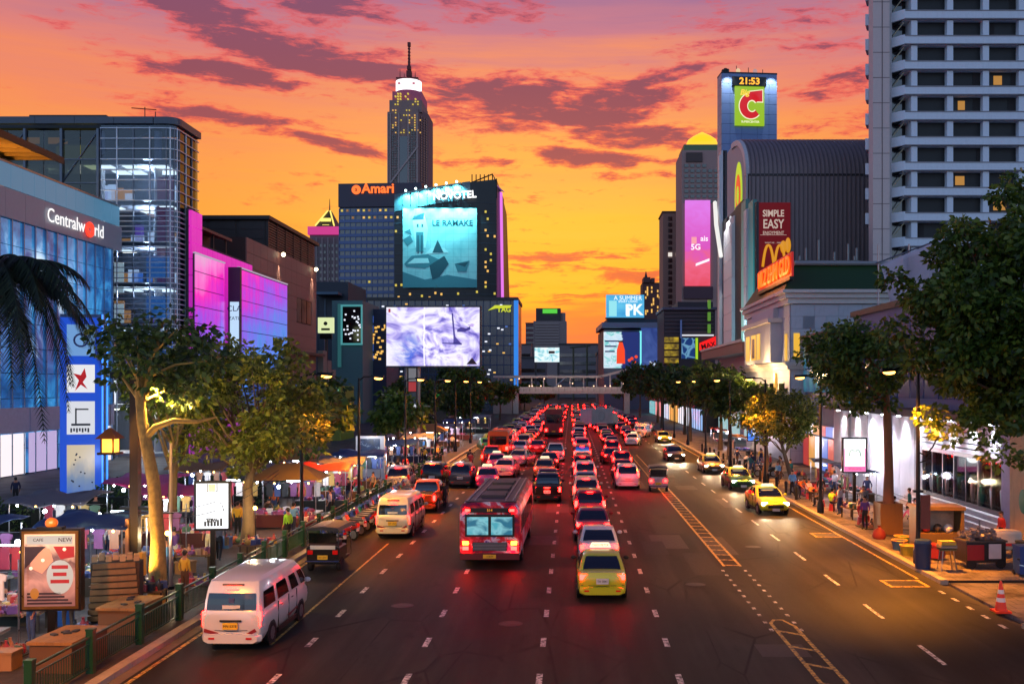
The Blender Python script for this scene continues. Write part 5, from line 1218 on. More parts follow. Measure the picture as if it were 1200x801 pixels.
def white_store():
    t = thing('white_store', 'bright white downlit store wall with slatted shop front on the right pavement', 'shop', (20.3, 44.6, 0))
    wp = pm('store_white', (206, 204, 208), .5, var=.06, dirt=.08)
    MB().bb(.15, 12, 0, 31.4, 0, 5.6).build('body', pm('store_core_grey', (130, 128, 132), .7), t)
    ww = 1.9; me = MB().bb(0, .15, .012, ww - .012, .2, 5.5).mesh('wall_panel', wp)
    for i in range(6, 16): obj('wall_panel', me, t, (0, 1.0 + i * ww, 0))
    for i in range(4): MB().bb(-.12, .15, 13.0 + i * 4.6, 13.25 + i * 4.6, 0, 5.6).build('pilaster', pm('store_pilaster', (150, 146, 150), .5), t)
    MB().bb(-.7, 12, -.2, 31.6, 5.6, 6.0).build('roof', pm('store_roof', (40, 42, 48), .6), t)
    # slatted fascia above the window
    sl = MB().bb(-.2, .1, 1.2, 12.2, 0, .2).mesh('fascia_slat', pm('fascia_white', (214, 214, 220), .45))
    for k in range(6): obj('fascia_slat', sl, t, (0, 0, 3.95 + k * .27))
    text('CK', .55, BLACK, t, (-.24, 3.4, 4.9), (R(90), 0, R(-90)), .02, 'shop_mark', bold=.02)
    # shop window: posts, panes, goods
    MB().bb(.0, .15, 1.2, 12.2, 3.7, 3.9).build('window_head', STEEL, t); MB().bb(-.02, .2, 1.2, 12.2, 1.25, 1.4).build('window_sill', STEEL, t)
    MB().bb(.2, 1.6, 1.2, 12.2, 1.25, 3.9).build('window_back', screen('store_interior', lambda n, tc: n.ramp(n.noise(n.vmul(tc, (1, 1.4, .8)), 1.0, 5, .6), [(.3, lin((30, 50, 56))), (.48, lin((110, 150, 150))), (.62, lin((214, 226, 226))), (.75, lin((120, 170, 150)))]), .85), t)
    cg = clear('store_glass', (225, 235, 235), .08); pn = MB().bb(-.01, .03, .04, 1.52, 1.4, 3.7).mesh('pane', cg); po = MB().bb(-.03, .16, -.04, .04, 1.4, 3.7).mesh('window_post', STEEL)
    for i in range(7): obj('pane', pn, t, (0, 1.25 + i * 1.56, 0)); obj('window_post', po, t, (0, 1.25 + i * 1.56, 0))
    obj('window_post', po, t, (0, 1.25 + 7 * 1.56, 0))
    rn = random.Random(3)
    for i in range(9):
        y = 1.8 + i * 1.15; c = rn.choice(((40, 44, 50), (200, 200, 206), (60, 110, 80), (190, 150, 140)))
        MB().lathe([(.16, 0), (.2, .5), (.22, .9), (.1, 1.05), (.02, 1.1)], (.1 + .06, y, 1.5), 8).build('mannequin', pm('mannequin_%d' % c[0], c, .6), t)
    for k in range(5): MB().bb(-1.5 + k * .28, -.02, .6, 13.4, k * .24 - .0, k * .24 + .24).build('step', pm('step_pale', (176, 172, 176), .5), t)
    for k in range(4): MB().cyl((-1.6, .4, .5 + k * .22), (-1.6, 13.4, .5 + k * .22), .035, None, 6).build('rail', STEEL, t)
    for y in (.4, 4.7, 9.0, 13.4): MB().cyl((-1.6, y, .14), (-1.6, y, 1.25), .04, None, 6).build('rail_post', STEEL, t)
    # end pier lit orange by the street lamp
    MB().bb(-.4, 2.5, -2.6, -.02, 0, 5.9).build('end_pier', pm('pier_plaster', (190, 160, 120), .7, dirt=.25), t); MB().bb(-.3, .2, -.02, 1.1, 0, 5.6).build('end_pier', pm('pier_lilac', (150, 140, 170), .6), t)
    MB().ball((-.42, -1.4, 2.3), (.04, .45, .55), 10, 7).build('green_sticker', pm('sticker_green', (30, 120, 80), .5), t)
    dl_ = em('downlight', (235, 240, 255), 14)
    for y in (2, 4.5, 7, 9.5, 12, 15, 18, 21.5, 25, 28.5):
        MB().cyl((-.45, y, 5.5), (-.45, y, 5.6), .13, None, 8).build('downlight', dl_, t)
        lamp((-.5, y, 5.42), 520, (.86, .9, 1.0), t, .08, 95, (.35, 0, -1))
    lamp((-1.2, 20, 3.2), 420, (.9, .86, 1), t, .3)
white_store()
def side_row():
    t = thing('teal_glass_shop_block', 'blue-teal lit glass shop block behind the right pavement trees', 'building', (21, 76.5, 0))
    MB().bb(.3, 9, 0, 13, 0, 11.5).build('body', pm('teal_block_core', (70, 84, 110), .6), t)
    pn = MB().bb(.1, .3, .03, 2.13, .03, 2.0).mesh('pane', screen('teal_blue_glass', lambda n, tc: n.ramp(n.noise(tc, .5, 3), [(.35, lin((40, 70, 130))), (.65, lin((60, 150, 170)))]), .5, rough=.15))
    pf = MB().bb(.03, 2.1, -.2, 0, .03, 2.0).mesh('pane', _M['teal_blue_glass'])
    for i in range(6):
        for k in range(3, 5): obj('pane', pn, t, (0, i * 2.15, .5 + k * 2.1))
    for i in range(4):
        for k in range(5): obj('pane', pf, t, (.3 + i * 2.15, 0, .5 + k * 2.1))
    MB().bb(-.2, 9.2, -.4, 13, 11.5, 11.9).build('roof', DGREY, t)
    cols = [em('sp_red', (210, 60, 50), .7), em('sp_amber', (240, 170, 80), .8), em('sp_white', (240, 235, 240), 1.0), em('sp_blue', (80, 130, 230), .8)]
    for i in range(6): MB().bb(.05, .3, i * 2.15 + .1, i * 2.15 + 2.0, .3, 3.0).build('shop_window', cols[(i * 3 + 1) % 4], t); MB().bb(-.1, .3, i * 2.15 + .05, i * 2.15 + 2.1, 3.2, 4.0).build('fascia_sign', cols[(i + 2) % 4], t)
    # upper blue glazed block over the white store, with a hanging white sheet
    t = thing('blue_upper_block', 'dim blue upper storeys above white store, partly hidden by trees', 'building', (21.3, 52, 6.01))
    MB().bb(0, 10, 0, 22, 0, 6.5).build('body', pm('upper_blue_core', (64, 88, 136), .6), t)
    gm = glassy('upper_blue_glass', (58, 84, 130), .2)
    for i in range(9): MB().bb(-.06, 0, i * 2.4 + .1, i * 2.4 + 2.3, .6, 5.6).build('pane', gm, t)
    for i in range(4): MB().bb(i * 2.4 + .1, i * 2.4 + 2.3, -.06, 0, .6, 5.6).build('pane', gm, t)
    MB().bb(-.3, 10.3, -.3, 22, 6.5, 6.9).build('roof', DGREY, t)
    # sheet
    t = thing('white_sheet', 'large pale creased sheet hanging on scaffolding by the green roof', 'tarpaulin', (23.0, 73, 0)); rows = []
    for i in range(19):
        u = i / 18; r = []
        for j in range(15):
            v = j / 14; x = u * 4.6 + v * 1.3 * (1 - u); y = .28 * math.sin(u * 15 + v * 2.2) + .2 * math.sin(u * 7 - v * 5) + .12 * math.sin(u * 31 + v)
            z = 12.9 + .0 + (16.4 + u * 1.9 - 12.9) * (1 - v) - v * 2.6 * u * 0 - v * 1.2
            r.append((x, y, z))
        rows.append(r)
    mb = MB(); n = 15
    mb.v = [p for r in rows for p in r]; mb.f = [(i * n + j, i * n + j + 1, (i + 1) * n + j + 1, (i + 1) * n + j) for i in range(18) for j in range(14)]; mb.mi = [0] * len(mb.f)
    o = mb.build('sheet', pm('sheet_lilac', (186, 172, 186), .8, var=.1), t, smooth=60); md = o.modifiers.new('thickness', 'SOLIDIFY'); md.thickness = .04
    s = MB()
    for x in (0, 2.3, 4.6): s.cyl((x, .6, 12.9), (x, .6, 18.0), .06, None, 6)
    s.tube([(-.3, .3, 16.5), (4.8, .3, 18.4)], .06, 6); s.build('scaffold', STEEL, t)
    MB().bb(-1, 6, .8, 3, 0, 12.7).build('scaffold_base', pm('scaffold_wall', (110, 110, 124), .7), t)
side_row()

# --- roofed footbridge across the street
def footbridge():
    D = 252; f = D / FPX; t = thing('footbridge', 'pale concrete footbridge with roof crossing the street under the skyline', 'footbridge', (0, D, 0))
    cn = pm('bridge_concrete', (170, 158, 150), .7, dirt=.3); x0, x1 = GX(600, D), GX(736, D)
    MB().bb(x0, x1, 0, 4, GZ(461, D), GZ(458.5, D)).build('deck', cn, t); 
    pn = MB().bb(.02, 1.46, -.15, 0, 0, 1.15).mesh('parapet_panel', cn)
    for i in range(int((x1 - x0) / 1.5)): obj('parapet_panel', pn, t, (x0 + i * 1.5, 0, GZ(458.4, D)))
    MB().bb(GX(578, D), GX(706, D), -.4, 4.4, GZ(442.5, D), GZ(439.8, D)).build('roof', cn, t)
    MB().loft([[(GX(704, D), -.4, GZ(442.4, D)), (GX(704, D), 4.4, GZ(442.4, D)), (GX(704, D), 4.4, GZ(439.6, D)), (GX(704, D), -.4, GZ(439.6, D))], [(GX(746, D), -.4, GZ(431, D)), (GX(746, D), 4.4, GZ(431, D)), (GX(746, D), 4.4, GZ(428.4, D)), (GX(746, D), -.4, GZ(428.4, D))]]).build('stair_roof', cn, t)
    for i, px in enumerate((584, 605, 623, 637, 652, 668, 684, 699, 715, 729)): MB().bb(GX(px, D) - .15, GX(px, D) + .15, .2, .5, GZ(460, D) if px > 600 else 0, GZ(440 - max(0, px - 704) * .26, D)).build('roof_post', cn, t)
    for px in (604, 735): MB().bb(GX(px, D) - .7, GX(px, D) + .7, .6, 3.2, 0, GZ(460.8, D)).build('pier', cn, t)
    MB().tube([(GX(650, D), -.1, GZ(453, D)), (GX(664, D), -.1, GZ(441, D))], .12, 5).build('brace', STEEL, t)
    MB().bb(GX(578, D), GX(600, D), 0, 4, 0, GZ(455, D)).build('stair_tower', pm('stair_rose', (150, 124, 116), .7), t)
    for px in (612, 632, 652, 672, 692, 712, 730): lamp((GX(px, D), -3.2, GZ(449, D)), 110, (1, .78, .6), t, .3)  # warm lamps added in front, without fittings, to brighten the bridge
    mb = MB(); rn = random.Random(17)
    for i in range(12): x, z = rn.uniform(x0, x1), GZ(rn.choice((443.5, 449, 452)), D); mb.ball((x, -.3, z), .16, 6, 5)
    stuff(mb.build('bridge_lamp', em('bridge_lamp', (255, 200, 160), 3), t))
footbridge()
# ------------------------------------------------------------------ vehicles (built facing +Y, seen from behind)
TYRE = pm('tyre', (20, 20, 21), .8); RIM = pm('rim', (150, 152, 156), .3, .8); CHROME = pm('chrome', (190, 190, 194), .15, 1.0)
CGL = glassy('car_glass', (10, 12, 15), .06, .4, 1.0); TRIM = pm('black_trim', (18, 18, 19), .5)
TAIL = em('tail_light_on', (1.0, 0.0028, 0.002), 150, True); AMBER = em('amber_lamp', (1.0, .33, .03), 9, True); HEAD = em('headlight_on', (1.0, .86, .62), 42, True)
TAILDIM = pm('tail_lens', (120, 10, 10), .2, es=.5, emit=(200, 10, 6)); SIGN = em('taxi_sign_lit', (255, 236, 190), 1.6)
PLATE = pm('plate_white', (210, 206, 196), .5); PLATEY = pm('plate_yellow', (220, 176, 40), .5); INK = pm('plate_ink', (20, 20, 24), .5)
def paintc(name, col, metal=.15): return pm('car_paint_' + name, col, .3, metal, .02, 2.0, coat=.6)
PC = {k: paintc(k, c) for k, c in dict(white=(214, 212, 208), silver=(150, 152, 156), black=(14, 14, 16), grey=(70, 72, 76), red=(150, 12, 14), pink=(206, 60, 120), yellow=(196, 198, 36), orange=(214, 82, 18), green=(24, 110, 50),
      blue=(24, 50, 130), gold=(160, 124, 70), maroon=(84, 14, 20), cream=(218, 206, 178)).items()}
def rring(y, zb, zt, w, sq=.82, n=0):
    """cross-section of a body: rounded box outline"""
    h = zt - zb; z1, z2 = zb + h * .22, zb + h * .55
    half = [(0, zb), (w * .82, zb), (w * .97, z1), (w, z2), (w * .97, zb + h * .8), (w * sq, zt - h * .02), (w * .5, zt + .008), (0, zt + .012)]
    return [(x, y, z) for x, z in half] + [(-x, y, z) for x, z in half[-2:0:-1]]
def gring(z, y0, y1, w, r=.16):
    r0 = min(r, (y1 - y0) / 3)
    pts = [(w - r0, y0), (w - r0 * .3, y0 + r0 * .3), (w, y0 + r0), (w, (y0 + y1) / 2), (w, y1 - r0), (w - r0 * .3, y1 - r0 * .3), (w - r0, y1)]
    return [(x, y, z) for x, y in pts] + [(-x, y, z) for x, y in pts[::-1]]
def lerp(a, b, t): return a + (b - a) * t
def lamp_face(mb, c, d): mb.box(c, d)
def car(name, label, cat, loc, rz, st, gr, wheels, tl, hl, opts=None, group=None):
    """st: body stations (y, z bottom, z top, half width); gr: greenhouse rings (z, y rear, y front, half width)"""
    o = opts or {}; t = thing(name, label, cat, loc, rz, group)
    pc = o.get('paint', PC['white']); pr = o.get('roof', pc)
    mb = MB().loft([rring(*s, o.get('sq', .86)) for s in st]); mb.build('body', pc, t, smooth=38)
    MB().loft([gring(*g) for g in gr]).build('roof', pr, t, smooth=38)
    def at(z):
        for a, b in zip(gr, gr[1:]):
            if a[0] <= z <= b[0]: k = (z - a[0]) / (b[0] - a[0]); return [lerp(a[i], b[i], k) for i in (1, 2, 3)]
        return list(gr[-1][1:])
    z0, z1 = o.get('gz', (gr[0][0] + .05, gr[-2][0] - .02)); zs = [lerp(z0, z1, k / 3) for k in range(4)]; e = .014
    def pane(nm, side, ya=None, yb=None):
        r = []
        for z in zs:
            y0, y1, w = at(z); k = .84 if side in 'rf' else 1
            if side == 'r': r.append([(-(w - .07) * k / .84 * .93, y0 - e, z), (-(w - .07) * .5, y0 - e * 2, z), ((w - .07) * .5, y0 - e * 2, z), ((w - .07) * .93 / .84 * k, y0 - e, z)])
            elif side == 'f': r.append([(-(w - .07) * .95, y1 + e, z), (0, y1 + e * 2, z), ((w - .07) * .95, y1 + e, z)])
            else:
                s = 1 if side == 'R' else -1; L = y1 - y0; r.append([(s * (w + e), y0 + L * ya + .1, z), (s * (w + e), y0 + L * yb - .1, z)])
        m = len(r[0]); b = MB(); b.v = [p for q in r for p in q]; b.f = [(i * m + j, i * m + j + 1, (i + 1) * m + j + 1, (i + 1) * m + j) for i in range(3) for j in range(m - 1)]; b.mi = [0] * len(b.f)
        return b.build(nm, o.get('glass', CGL), t)
    pane('rear_window', 'r'); pane('windscreen', 'f')
    for a, b in o.get('side', ((.03, .36), (.36, .72), (.72, .98))): pane('side_window', 'R', a, b); pane('side_window', 'L', a, b)
    wr, ww = o.get('wr', .31), .2; hw = max(s[3] for s in st)
    for y in wheels:
        for s in (-1, 1):
            w = MB().lathe([(wr * .62, -ww / 2), (wr * .93, -ww / 2), (wr, -ww / 2 + .04), (wr, ww / 2 - .04), (wr * .93, ww / 2), (wr * .62, ww / 2)], n=16)
            w.v = [(s * (hw - .1) + z, y + a, wr + b) for a, b, z in w.v]; wo = w.build('wheel', TYRE, t, smooth=40)
            r = MB().lathe([(wr * .63, -ww / 2 - .005), (wr * .2, -ww / 2 + .03), (wr * .2, ww / 2 - .03), (wr * .63, ww / 2 + .005)], n=10); r.v = [(s * (hw - .1) + z, y + a, wr + b) for a, b, z in r.v]; r.build('rim', RIM, wo)
            ar = MB().lathe([(wr + .07, -.03), (wr + .07, .03)], n=16); ar.v = [(s * (hw - .035) + z * .9, y + a, wr + b) for a, b, z in ar.v]; ar.build('wheel_arch', TRIM, t)
    for (x, y, z, dx, dy, dz) in tl:
        for s in (-1, 1): MB().box((s * x, y, z), (dx, dy, dz), -s * .18).build('tail_light', o.get('tail', TAIL), t)
    if 'brake' in o: MB().box(o['brake'], (.34, .04, .04)).build('brake_light', TAIL, t)
    for (x, y, z, dx, dy, dz) in hl:
        for s in (-1, 1): MB().box((s * x, y, z), (dx, dy, dz), s * .3).build('headlight', o.get('head', CHROME), t)
    y0 = st[0][0]; yb = o.get('yb', y0 - .03)
    MB().loft([rring(yb - .04, .26, .5, st[1][3] - .08), rring(yb + .12, .22, .56, st[1][3] + .02)]).build('bumper', o.get('bumper', pc), t, smooth=40)
    pz = o.get('pz', .72); po = MB().box((0, yb - .03 + o.get('py', 0), pz), (.42, .03, .19)).build('licence_plate', o.get('plate', PLATE), t)
    text('%s %d' % (o.get('pl', 'AB'), o.get('pn', 4182)), .1, INK, po, (0, yb - .052 + o.get('py', 0), pz), (R(90), 0, 0), .003, 'plate_text')
    ym = gr[0][2] - .45
    for s in (-1, 1): MB().ball((s * (hw + .1), ym, gr[0][0] + .12), (.11, .06, .08), 8, 5).build('mirror', o.get('mirror', pc), t)
    if o.get('taxi'): 
        s = MB().box((0, o.get('ty', .25), gr[-1][0] + .09), (.78, .16, .16), 0, 0, (.8, .7)).build('taxi_sign', SIGN, t); text('TAXI-METER', .11, INK, s, (0, o.get('ty', .25) - .085, gr[-1][0] + .09), (R(90), 0, 0), .003, 'sign_text')
        # front plate and grille are on every car below
    if not o.get('head'):
        MB().tube([(-hw * .86, y0 + .03, st[0][1] + .12), (0, y0 - .03, st[0][1] + .09), (hw * .86, y0 + .03, st[0][1] + .12)], .012, 4).build('boot_seam', TRIM, t); MB().tube([(0, at(z0)[0] - .05, z0 + .02), (.26, at(z0)[0] - .03, z0 + .06)], .012, 4).build('wiper', TRIM, t)
        for s in (-1, 1): MB().box((s * hw * .62, yb - .05, .4), (.16, .03, .05)).build('reflector', TAILDIM, t)
    for s in (-1, 1):
        MB().bb(s * hw - .02, s * hw + .012, wheels[0] + .5, wheels[1] - .5, .2, .34).build('sill', TRIM, t)
        for yy in (wheels[0] + .55, sum(wheels) / 2 + .15, wheels[1] - .45): MB().bb(s * hw - .02, s * hw + .006, yy - .008, yy + .008, .36, gr[0][0]).build('door_seam', TRIM, t)
        for yy in (wheels[0] + .75, sum(wheels) / 2 + .35): MB().bb(s * hw - .01, s * hw + .025, yy, yy + .16, gr[0][0] - .16, gr[0][0] - .13).build('door_handle', CHROME, t)
    yf = st[-1][0]
    MB().box((0, yf + .0, .5), (.9, .06, .16)).build('grille', TRIM, t); MB().box((0, yf + .05, .34), (.42, .03, .15)).build('licence_plate', o.get('plate', PLATE), t)
    return t
SED_ST = [(-2.24, .46, .84, .64), (-2.17, .3, .99, .78), (-1.85, .22, 1.03, .85), (-1.1, .2, 1.0, .87), (0, .2, .97, .87), (.95, .2, .96, .87), (1.6, .22, .88, .85), (2.02, .28, .77, .78), (2.2, .38, .64, .62)]
SED_GR = [(.92, -1.78, 1.05, .79), (1.18, -1.42, .66, .74), (1.40, -1.02, .22, .64), (1.47, -.72, -.1, .5)]
SUV_ST = [(-2.2, .5, .98, .72), (-2.14, .32, 1.1, .82), (-1.8, .26, 1.12, .88), (0, .24, 1.1, .89), (1.0, .24, 1.08, .89), (1.7, .28, 1.0, .86), (2.1, .34, .86, .78), (2.24, .42, .7, .62)]
SUV_GR = [(1.04, -2.08, 1.1, .82), (1.36, -1.92, .74, .77), (1.62, -1.72, .36, .68), (1.72, -1.4, .02, .56)]
PK_ST = [(-2.55, .52, 1.02, .8), (-2.5, .42, 1.06, .86), (-.9, .4, 1.06, .88), (0, .4, 1.06, .88), (1.0, .4, 1.04, .88), (1.9, .42, 1.0, .86), (2.4, .46, .86, .78), (2.55, .5, .7, .66)]
PK_GR = [(1.0, -.78, 1.2, .82), (1.34, -.66, .86, .77), (1.64, -.5, .5, .68), (1.72, -.3, .24, .56)]
VAN_ST = [(-2.45, .5, 1.1, .8), (-2.4, .3, 1.2, .83), (-1.9, .24, 1.2, .84), (1.4, .24, 1.18, .84), (2.1, .3, 1.06, .82), (2.4, .4, .86, .74)]
VAN_GR = [(1.1, -2.42, 2.15, .825), (1.42, -2.38, 1.86, .80), (1.74, -2.28, 1.5, .76), (1.92, -2.16, 1.2, .72), (2.0, -1.9, .9, .62)]
RED_T = dict(tail=TAIL)
SED_TL = [(.64, -2.17, .84, .26, .1, .17)]; SED_HL = [(.62, 2.08, .66, .3, .12, .14)]
SUV_TL = [(.74, -2.13, 1.06, .14, .1, .34)]; SUV_HL = [(.64, 2.14, .82, .3, .12, .16)]
PK_TL = [(.78, -2.52, .86, .14, .08, .3)]; PK_HL = [(.66, 2.44, .82, .3, .12, .18)]
def sedan(label, loc, rz=0, group=None, cat='car', **o):
    return car('taxi' if o.get('taxi') else 'sedan_car', label, 'taxi' if o.get('taxi') else cat, loc, rz, SED_ST, SED_GR, (-1.32, 1.32), SED_TL, SED_HL, dict(brake=(0, -1.5, 1.06) if not o.get('head') else (0, -1.7, 1.0), side=((.12, .48), (.48, .9)), **o), group)
def suv(label, loc, rz=0, group=None, cat='suv', **o):
    return car('suv_car', label, cat, loc, rz, SUV_ST, SUV_GR, (-1.3, 1.36), SUV_TL, SUV_HL, dict(brake=(0, -1.78, 1.66), wr=.35, **o), group)
def van(label, loc, rz=0, group=None, **o):
    t = car('passenger_van', label, 'van', loc, rz, VAN_ST, VAN_GR, (-1.45, 1.35), [(.76, -2.4, .92, .12, .08, .4)], [(.64, 2.28, .8, .3, .14, .22)],
            dict(brake=(0, -2.32, 1.72), gz=(1.16, 1.62), side=((.03, .3), (.31, .58), (.6, .8), (.81, .97)), pz=.74, py=-.01, plate=PLATEY, **o), group)
    MB().box((0, -2.5, .62 + .26), (.6, .03, .05)).build('trunk_handle', TRIM, t)
    MB().prism([(-.76, .56), (-.4, .48), (-.34, .54), (-.74, .66)], 'y', -2.475, -2.44).build('decal', pm('decal_red', (130, 30, 34), .4), t)
    MB().prism([(.3, .44), (.66, .66), (.72, .58), (.4, .42)], 'y', -2.475, -2.44).build('decal', _M['decal_red'], t)
    MB().box((0, -2.43, 1.25), (.5, .02, .1)).build('window_sticker', PLATE, t); MB().box((0, -2.425, 1.42), (.14, .02, .12)).build('window_sticker', pm('sticker_blue', (60, 70, 110), .5), t)
    MB().tube([(-.3, -2.25, 1.84), (.3, -2.25, 1.84)], .025, 5).build('roof_seam', TRIM, t)
    MB().prism([(-.1 + .0, .5), (.9, .56), (.9, .52), (.1, .44)], 'x', -.86, -.845).build('decal', _M['decal_red'], t)
    MB().prism([(-.1 + .0, .5), (.9, .56), (.9, .52), (.1, .44)], 'x', .845, .86).build('decal', _M['decal_red'], t)
    return t
def pos(px, py, L=4.4): D = GD(py); return (GX(px, D), D + L / 2, 0)

# ---- the vehicles near the camera, one by one
van('white passenger van with lit red tail lights, nearest at the left kerb', (-9.42, 27.2 + 2.5, 0), R(-1), paint=PC['white'], pl='HN', pn=5318)
van('white van in orange light, second along the left kerb, behind an orange taxi', (-8.62, 47.4 + 2.5, 0), R(-1), paint=PC['cream'], pl='CT', pn=1907)
T_YG = sedan('yellow-green hatchback taxi at the tail of the centre queue', (1.05, 33.6 + 2.2, 0), taxi=1, paint=PC['yellow'], pl='TX', pn=3041, mirror=TRIM)
QC = [(39.9, 1.12, 'white', 'sedan', 'white sedan bathed in red, directly ahead of the yellow-green taxi'), (46.2, 1.0, 'red', 'sedan', 'red sedan second ahead of the yellow-green taxi'),
      (52.5, .98, 'red', 'suv', 'tall red hatchback third ahead of the yellow-green taxi'), (60, .9, 'cream', 'suv', 'cream SUV fourth ahead of the yellow-green taxi'),
      (66.4, .95, 'silver', 'sedan', 'silver sedan just ahead of the cream SUV'), (72.6, 1.0, 'white', 'suv', 'white SUV second ahead of the cream SUV'),
      (79, .9, 'red', 'suv', 'red SUV third ahead of the cream SUV'), (85.6, 1.0, 'maroon', 'sedan', 'dark maroon sedan fourth ahead of the cream SUV')]
for D, x, c, k, lab in QC: (sedan if k == 'sedan' else suv)(lab, (x, D + 2.2, 0), paint=PC[c], pn=int(1000 + D * 77 % 8999), group='cars queuing in the centre lane')
MULTI = screen('rainbow_rear_film', lambda n, tc: n.ramp(n.m('ADD', n.m('MULTIPLY', n.m('SUBTRACT', n.sep(tc)[2], 1.0), 1.6), n.m('MULTIPLY', n.noise(tc, 2.0, 3), .4)), [(.15, lin((30, 120, 60))), (.35, lin((230, 190, 60))), (.6, lin((40, 160, 210))), (.85, lin((30, 80, 180)))]), .5, diffuse=1)
m = suv('red SUV with rainbow-coloured rear window film in the centre queue', (1.0, 94.6, 0), paint=PC['red'], group='cars queuing in the centre lane'); setmat([c for c in m.children if c.name.startswith('rear_window')][0], MULTI)
QR = [(70, 4.0, 'white', 'suv', 'white SUV at the tail of the queue left of the hatched median'), (77.5, 4.1, 'red', 'sedan', 'red sedan ahead of the white SUV beside the median'), (84.4, 4.35, 'red', 'suv', 'red hatchback second ahead of the white SUV by the median'),
      (92, 3.7, 'maroon', 'sedan', 'maroon sedan angled left in the queue beside the median'), (101, 4.2, 'red', 'suv', 'red SUV well ahead in the queue beside the median')]
for D, x, c, k, lab in QR: (sedan if k == 'sedan' else suv)(lab, (x, D + 2.2, 0), R(4) if c == 'maroon' else 0, paint=PC[c], pn=int(1000 + D * 91 % 8999), group='cars queuing beside the median')
def pickup(label, loc, rz=0, **o):
    t = car('pickup_truck', label, 'pickup', loc, rz, PK_ST, PK_GR, (-1.6, 1.55), PK_TL, PK_HL, dict(brake=(0, -2.56, .98), wr=.37, side=((.04, .5), (.5, .96)), **o))
    MB().bb(-.74, .74, -2.42, -.95, 1.055, 1.075).build('bed_floor', TRIM, t)
    for s in (-1, 1): MB().bb(s * .8 - .05, s * .8 + .05, -2.5, -.85, 1.06, 1.2).build('bed_rail', o.get('paint', PC['white']), t)
    return t
pickup('black pickup with red tail lights right of the big bus', (-1.55, 61.7 + 2.6, 0), paint=PC['black'])
pickup('white pickup two vehicles ahead of the black pickup', (-1.6, 95 + 2.6, 0), paint=PC['white'])
sedan('red sedan directly ahead of the black pickup', (-1.7, 71, 0), paint=PC['red']); sedan('dark gold taxi ahead of the red sedan, amber roof sign', (-2.2, 80, 0), taxi=1, paint=PC['gold'])
sedan('red car between the dark gold taxi and the white pickup', (-2.0, 88, 0), paint=PC['maroon'])
# left lanes
pickup('orange and red pickup taxi just ahead of the second van', (-8.7, 58 + 1.6, 0), R(-2), paint=PC['orange'])
suv('black SUV parked at the left kerb behind a red flag', (-10.25, 74, 0), paint=PC['black'], tail=TAILDIM); suv('dark blue people carrier stopped left of the pink taxis', (-8.1, 73.3, 0), paint=PC['grey'], tail=TAILDIM)
suv('white hatchback parked half on the left kerb before the black SUV', (-11.9, 68.5, .15), R(3), paint=PC['silver'], tail=TAILDIM)
sedan('pink taxi beside the front of the big bus', (-6.2, 72, 0), R(5), taxi=1, paint=PC['pink']); sedan('pink and white taxi second in the left queue', (-5.3, 80.5, 0), R(-5), taxi=1, paint=paintc('rose_white', (226, 150, 170)))
sedan('bright pink taxi third in left queue behind a red pickup', (-6.6, 86.5, 0), R(4), taxi=1, paint=PC['pink']); pickup('red pickup in left queue next to orange minibus', (-7.6, 93, 0), R(3), paint=PC['red'])
sedan('silver sedan slanting across beside the rose taxi', (-4.6, 92, 0), R(-14), paint=PC['silver']); sedan('white sedan left of a pair ahead of the silver sedan', (-5.6, 107, 0), paint=PC['white']); sedan('red sedan right of a pair ahead of the silver sedan', (-3.7, 108, 0), R(-3), paint=PC['red'])
sedan('white taxi in left queue under yellow street light', (-5.8, 141, 0), taxi=1, paint=PC['white'])
# oncoming
ONC = [(908, 604, 11.5, 'yellow', 'yellow taxi with lit headlights nearest in the right lane', 3), (873, 575, 12.0, 'green', 'green and yellow taxi second of the oncoming taxis', 2), (838, 555, 11.9, 'gold', 'dull gold taxi third of the oncoming taxis', 2)]
for px, py, x, c, lab, a in ONC:
    D = GD(py); t = sedan(lab, (x, D + 2.2, 0), R(180 + a), 'oncoming taxis by the right kerb', taxi=1, paint=PC[c], roof=PC['yellow'], head=HEAD, tail=TAILDIM, pl='TX')
    for s in (-1, 1): lamp((s * .6, 2.4, .7), 330, (1, .74, .44), t, .06, 80, (s * .05, 1, -.075), 'headlight_beam')
for px, py, x, c, lab in ((793, 541, 10.1, 'black', 'dark oncoming sedan with bright headlights on the shining asphalt'), (775, 519, 11.9, 'yellow', 'far yellow oncoming taxi with bright headlights by the trees')):
    D = GD(py); t = sedan(lab, (x, D + 2.2, 0), R(182), head=HEAD, tail=TAILDIM, paint=PC[c])
    for s in (-1, 1): lamp((s * .6, 2.4, .7), 700, (1, .74, .44), t, .06, 80, (s * .05, 1, -.075), 'headlight_beam')
# far right group
sedan('white taxi with amber indicator cutting across the median', (7.7, 122.5, 0), R(-10), taxi=1, paint=PC['white'])
van('white van beside the box truck, right of the queues', (10.3, 142, 0), R(-16), paint=PC['white']); sedan('cream sedan behind white van at the far right', (12.4, 160, 0), R(-10), paint=PC['cream'])
t = thing('box_truck', 'pale box truck slanting across the far queue', 'truck', (4.6, 168, 0), R(-38))
wb = pm('truck_box_white', (184, 180, 182), .5, dirt=.3)
MB().bb(-1.2, 1.2, -3.6, 2.6, .9, 3.5).build('cargo_box', wb, t); MB().bb(-1.05, 1.05, 2.8, 4.4, .6, 2.5).build('cab', PC['grey'], t); MB().bb(-.95, .95, 4.38, 4.44, 1.5, 2.3).build('windscreen', CGL, t); MB().bb(-1.0, 1.0, -3.6, 4.4, .5, .9).build('chassis', TRIM, t)
MB().torus((1.215, -.8, 2.2), 'x', .8, .03, 16, 4).build('box_emblem', GREY, t)
for y in (-2.4, 3.4):
    for s in (-1, 1): MB().cyl((s * .85, y, .45), (s * 1.15, y, .45), .45, None, 12).build('wheel', TYRE, t)
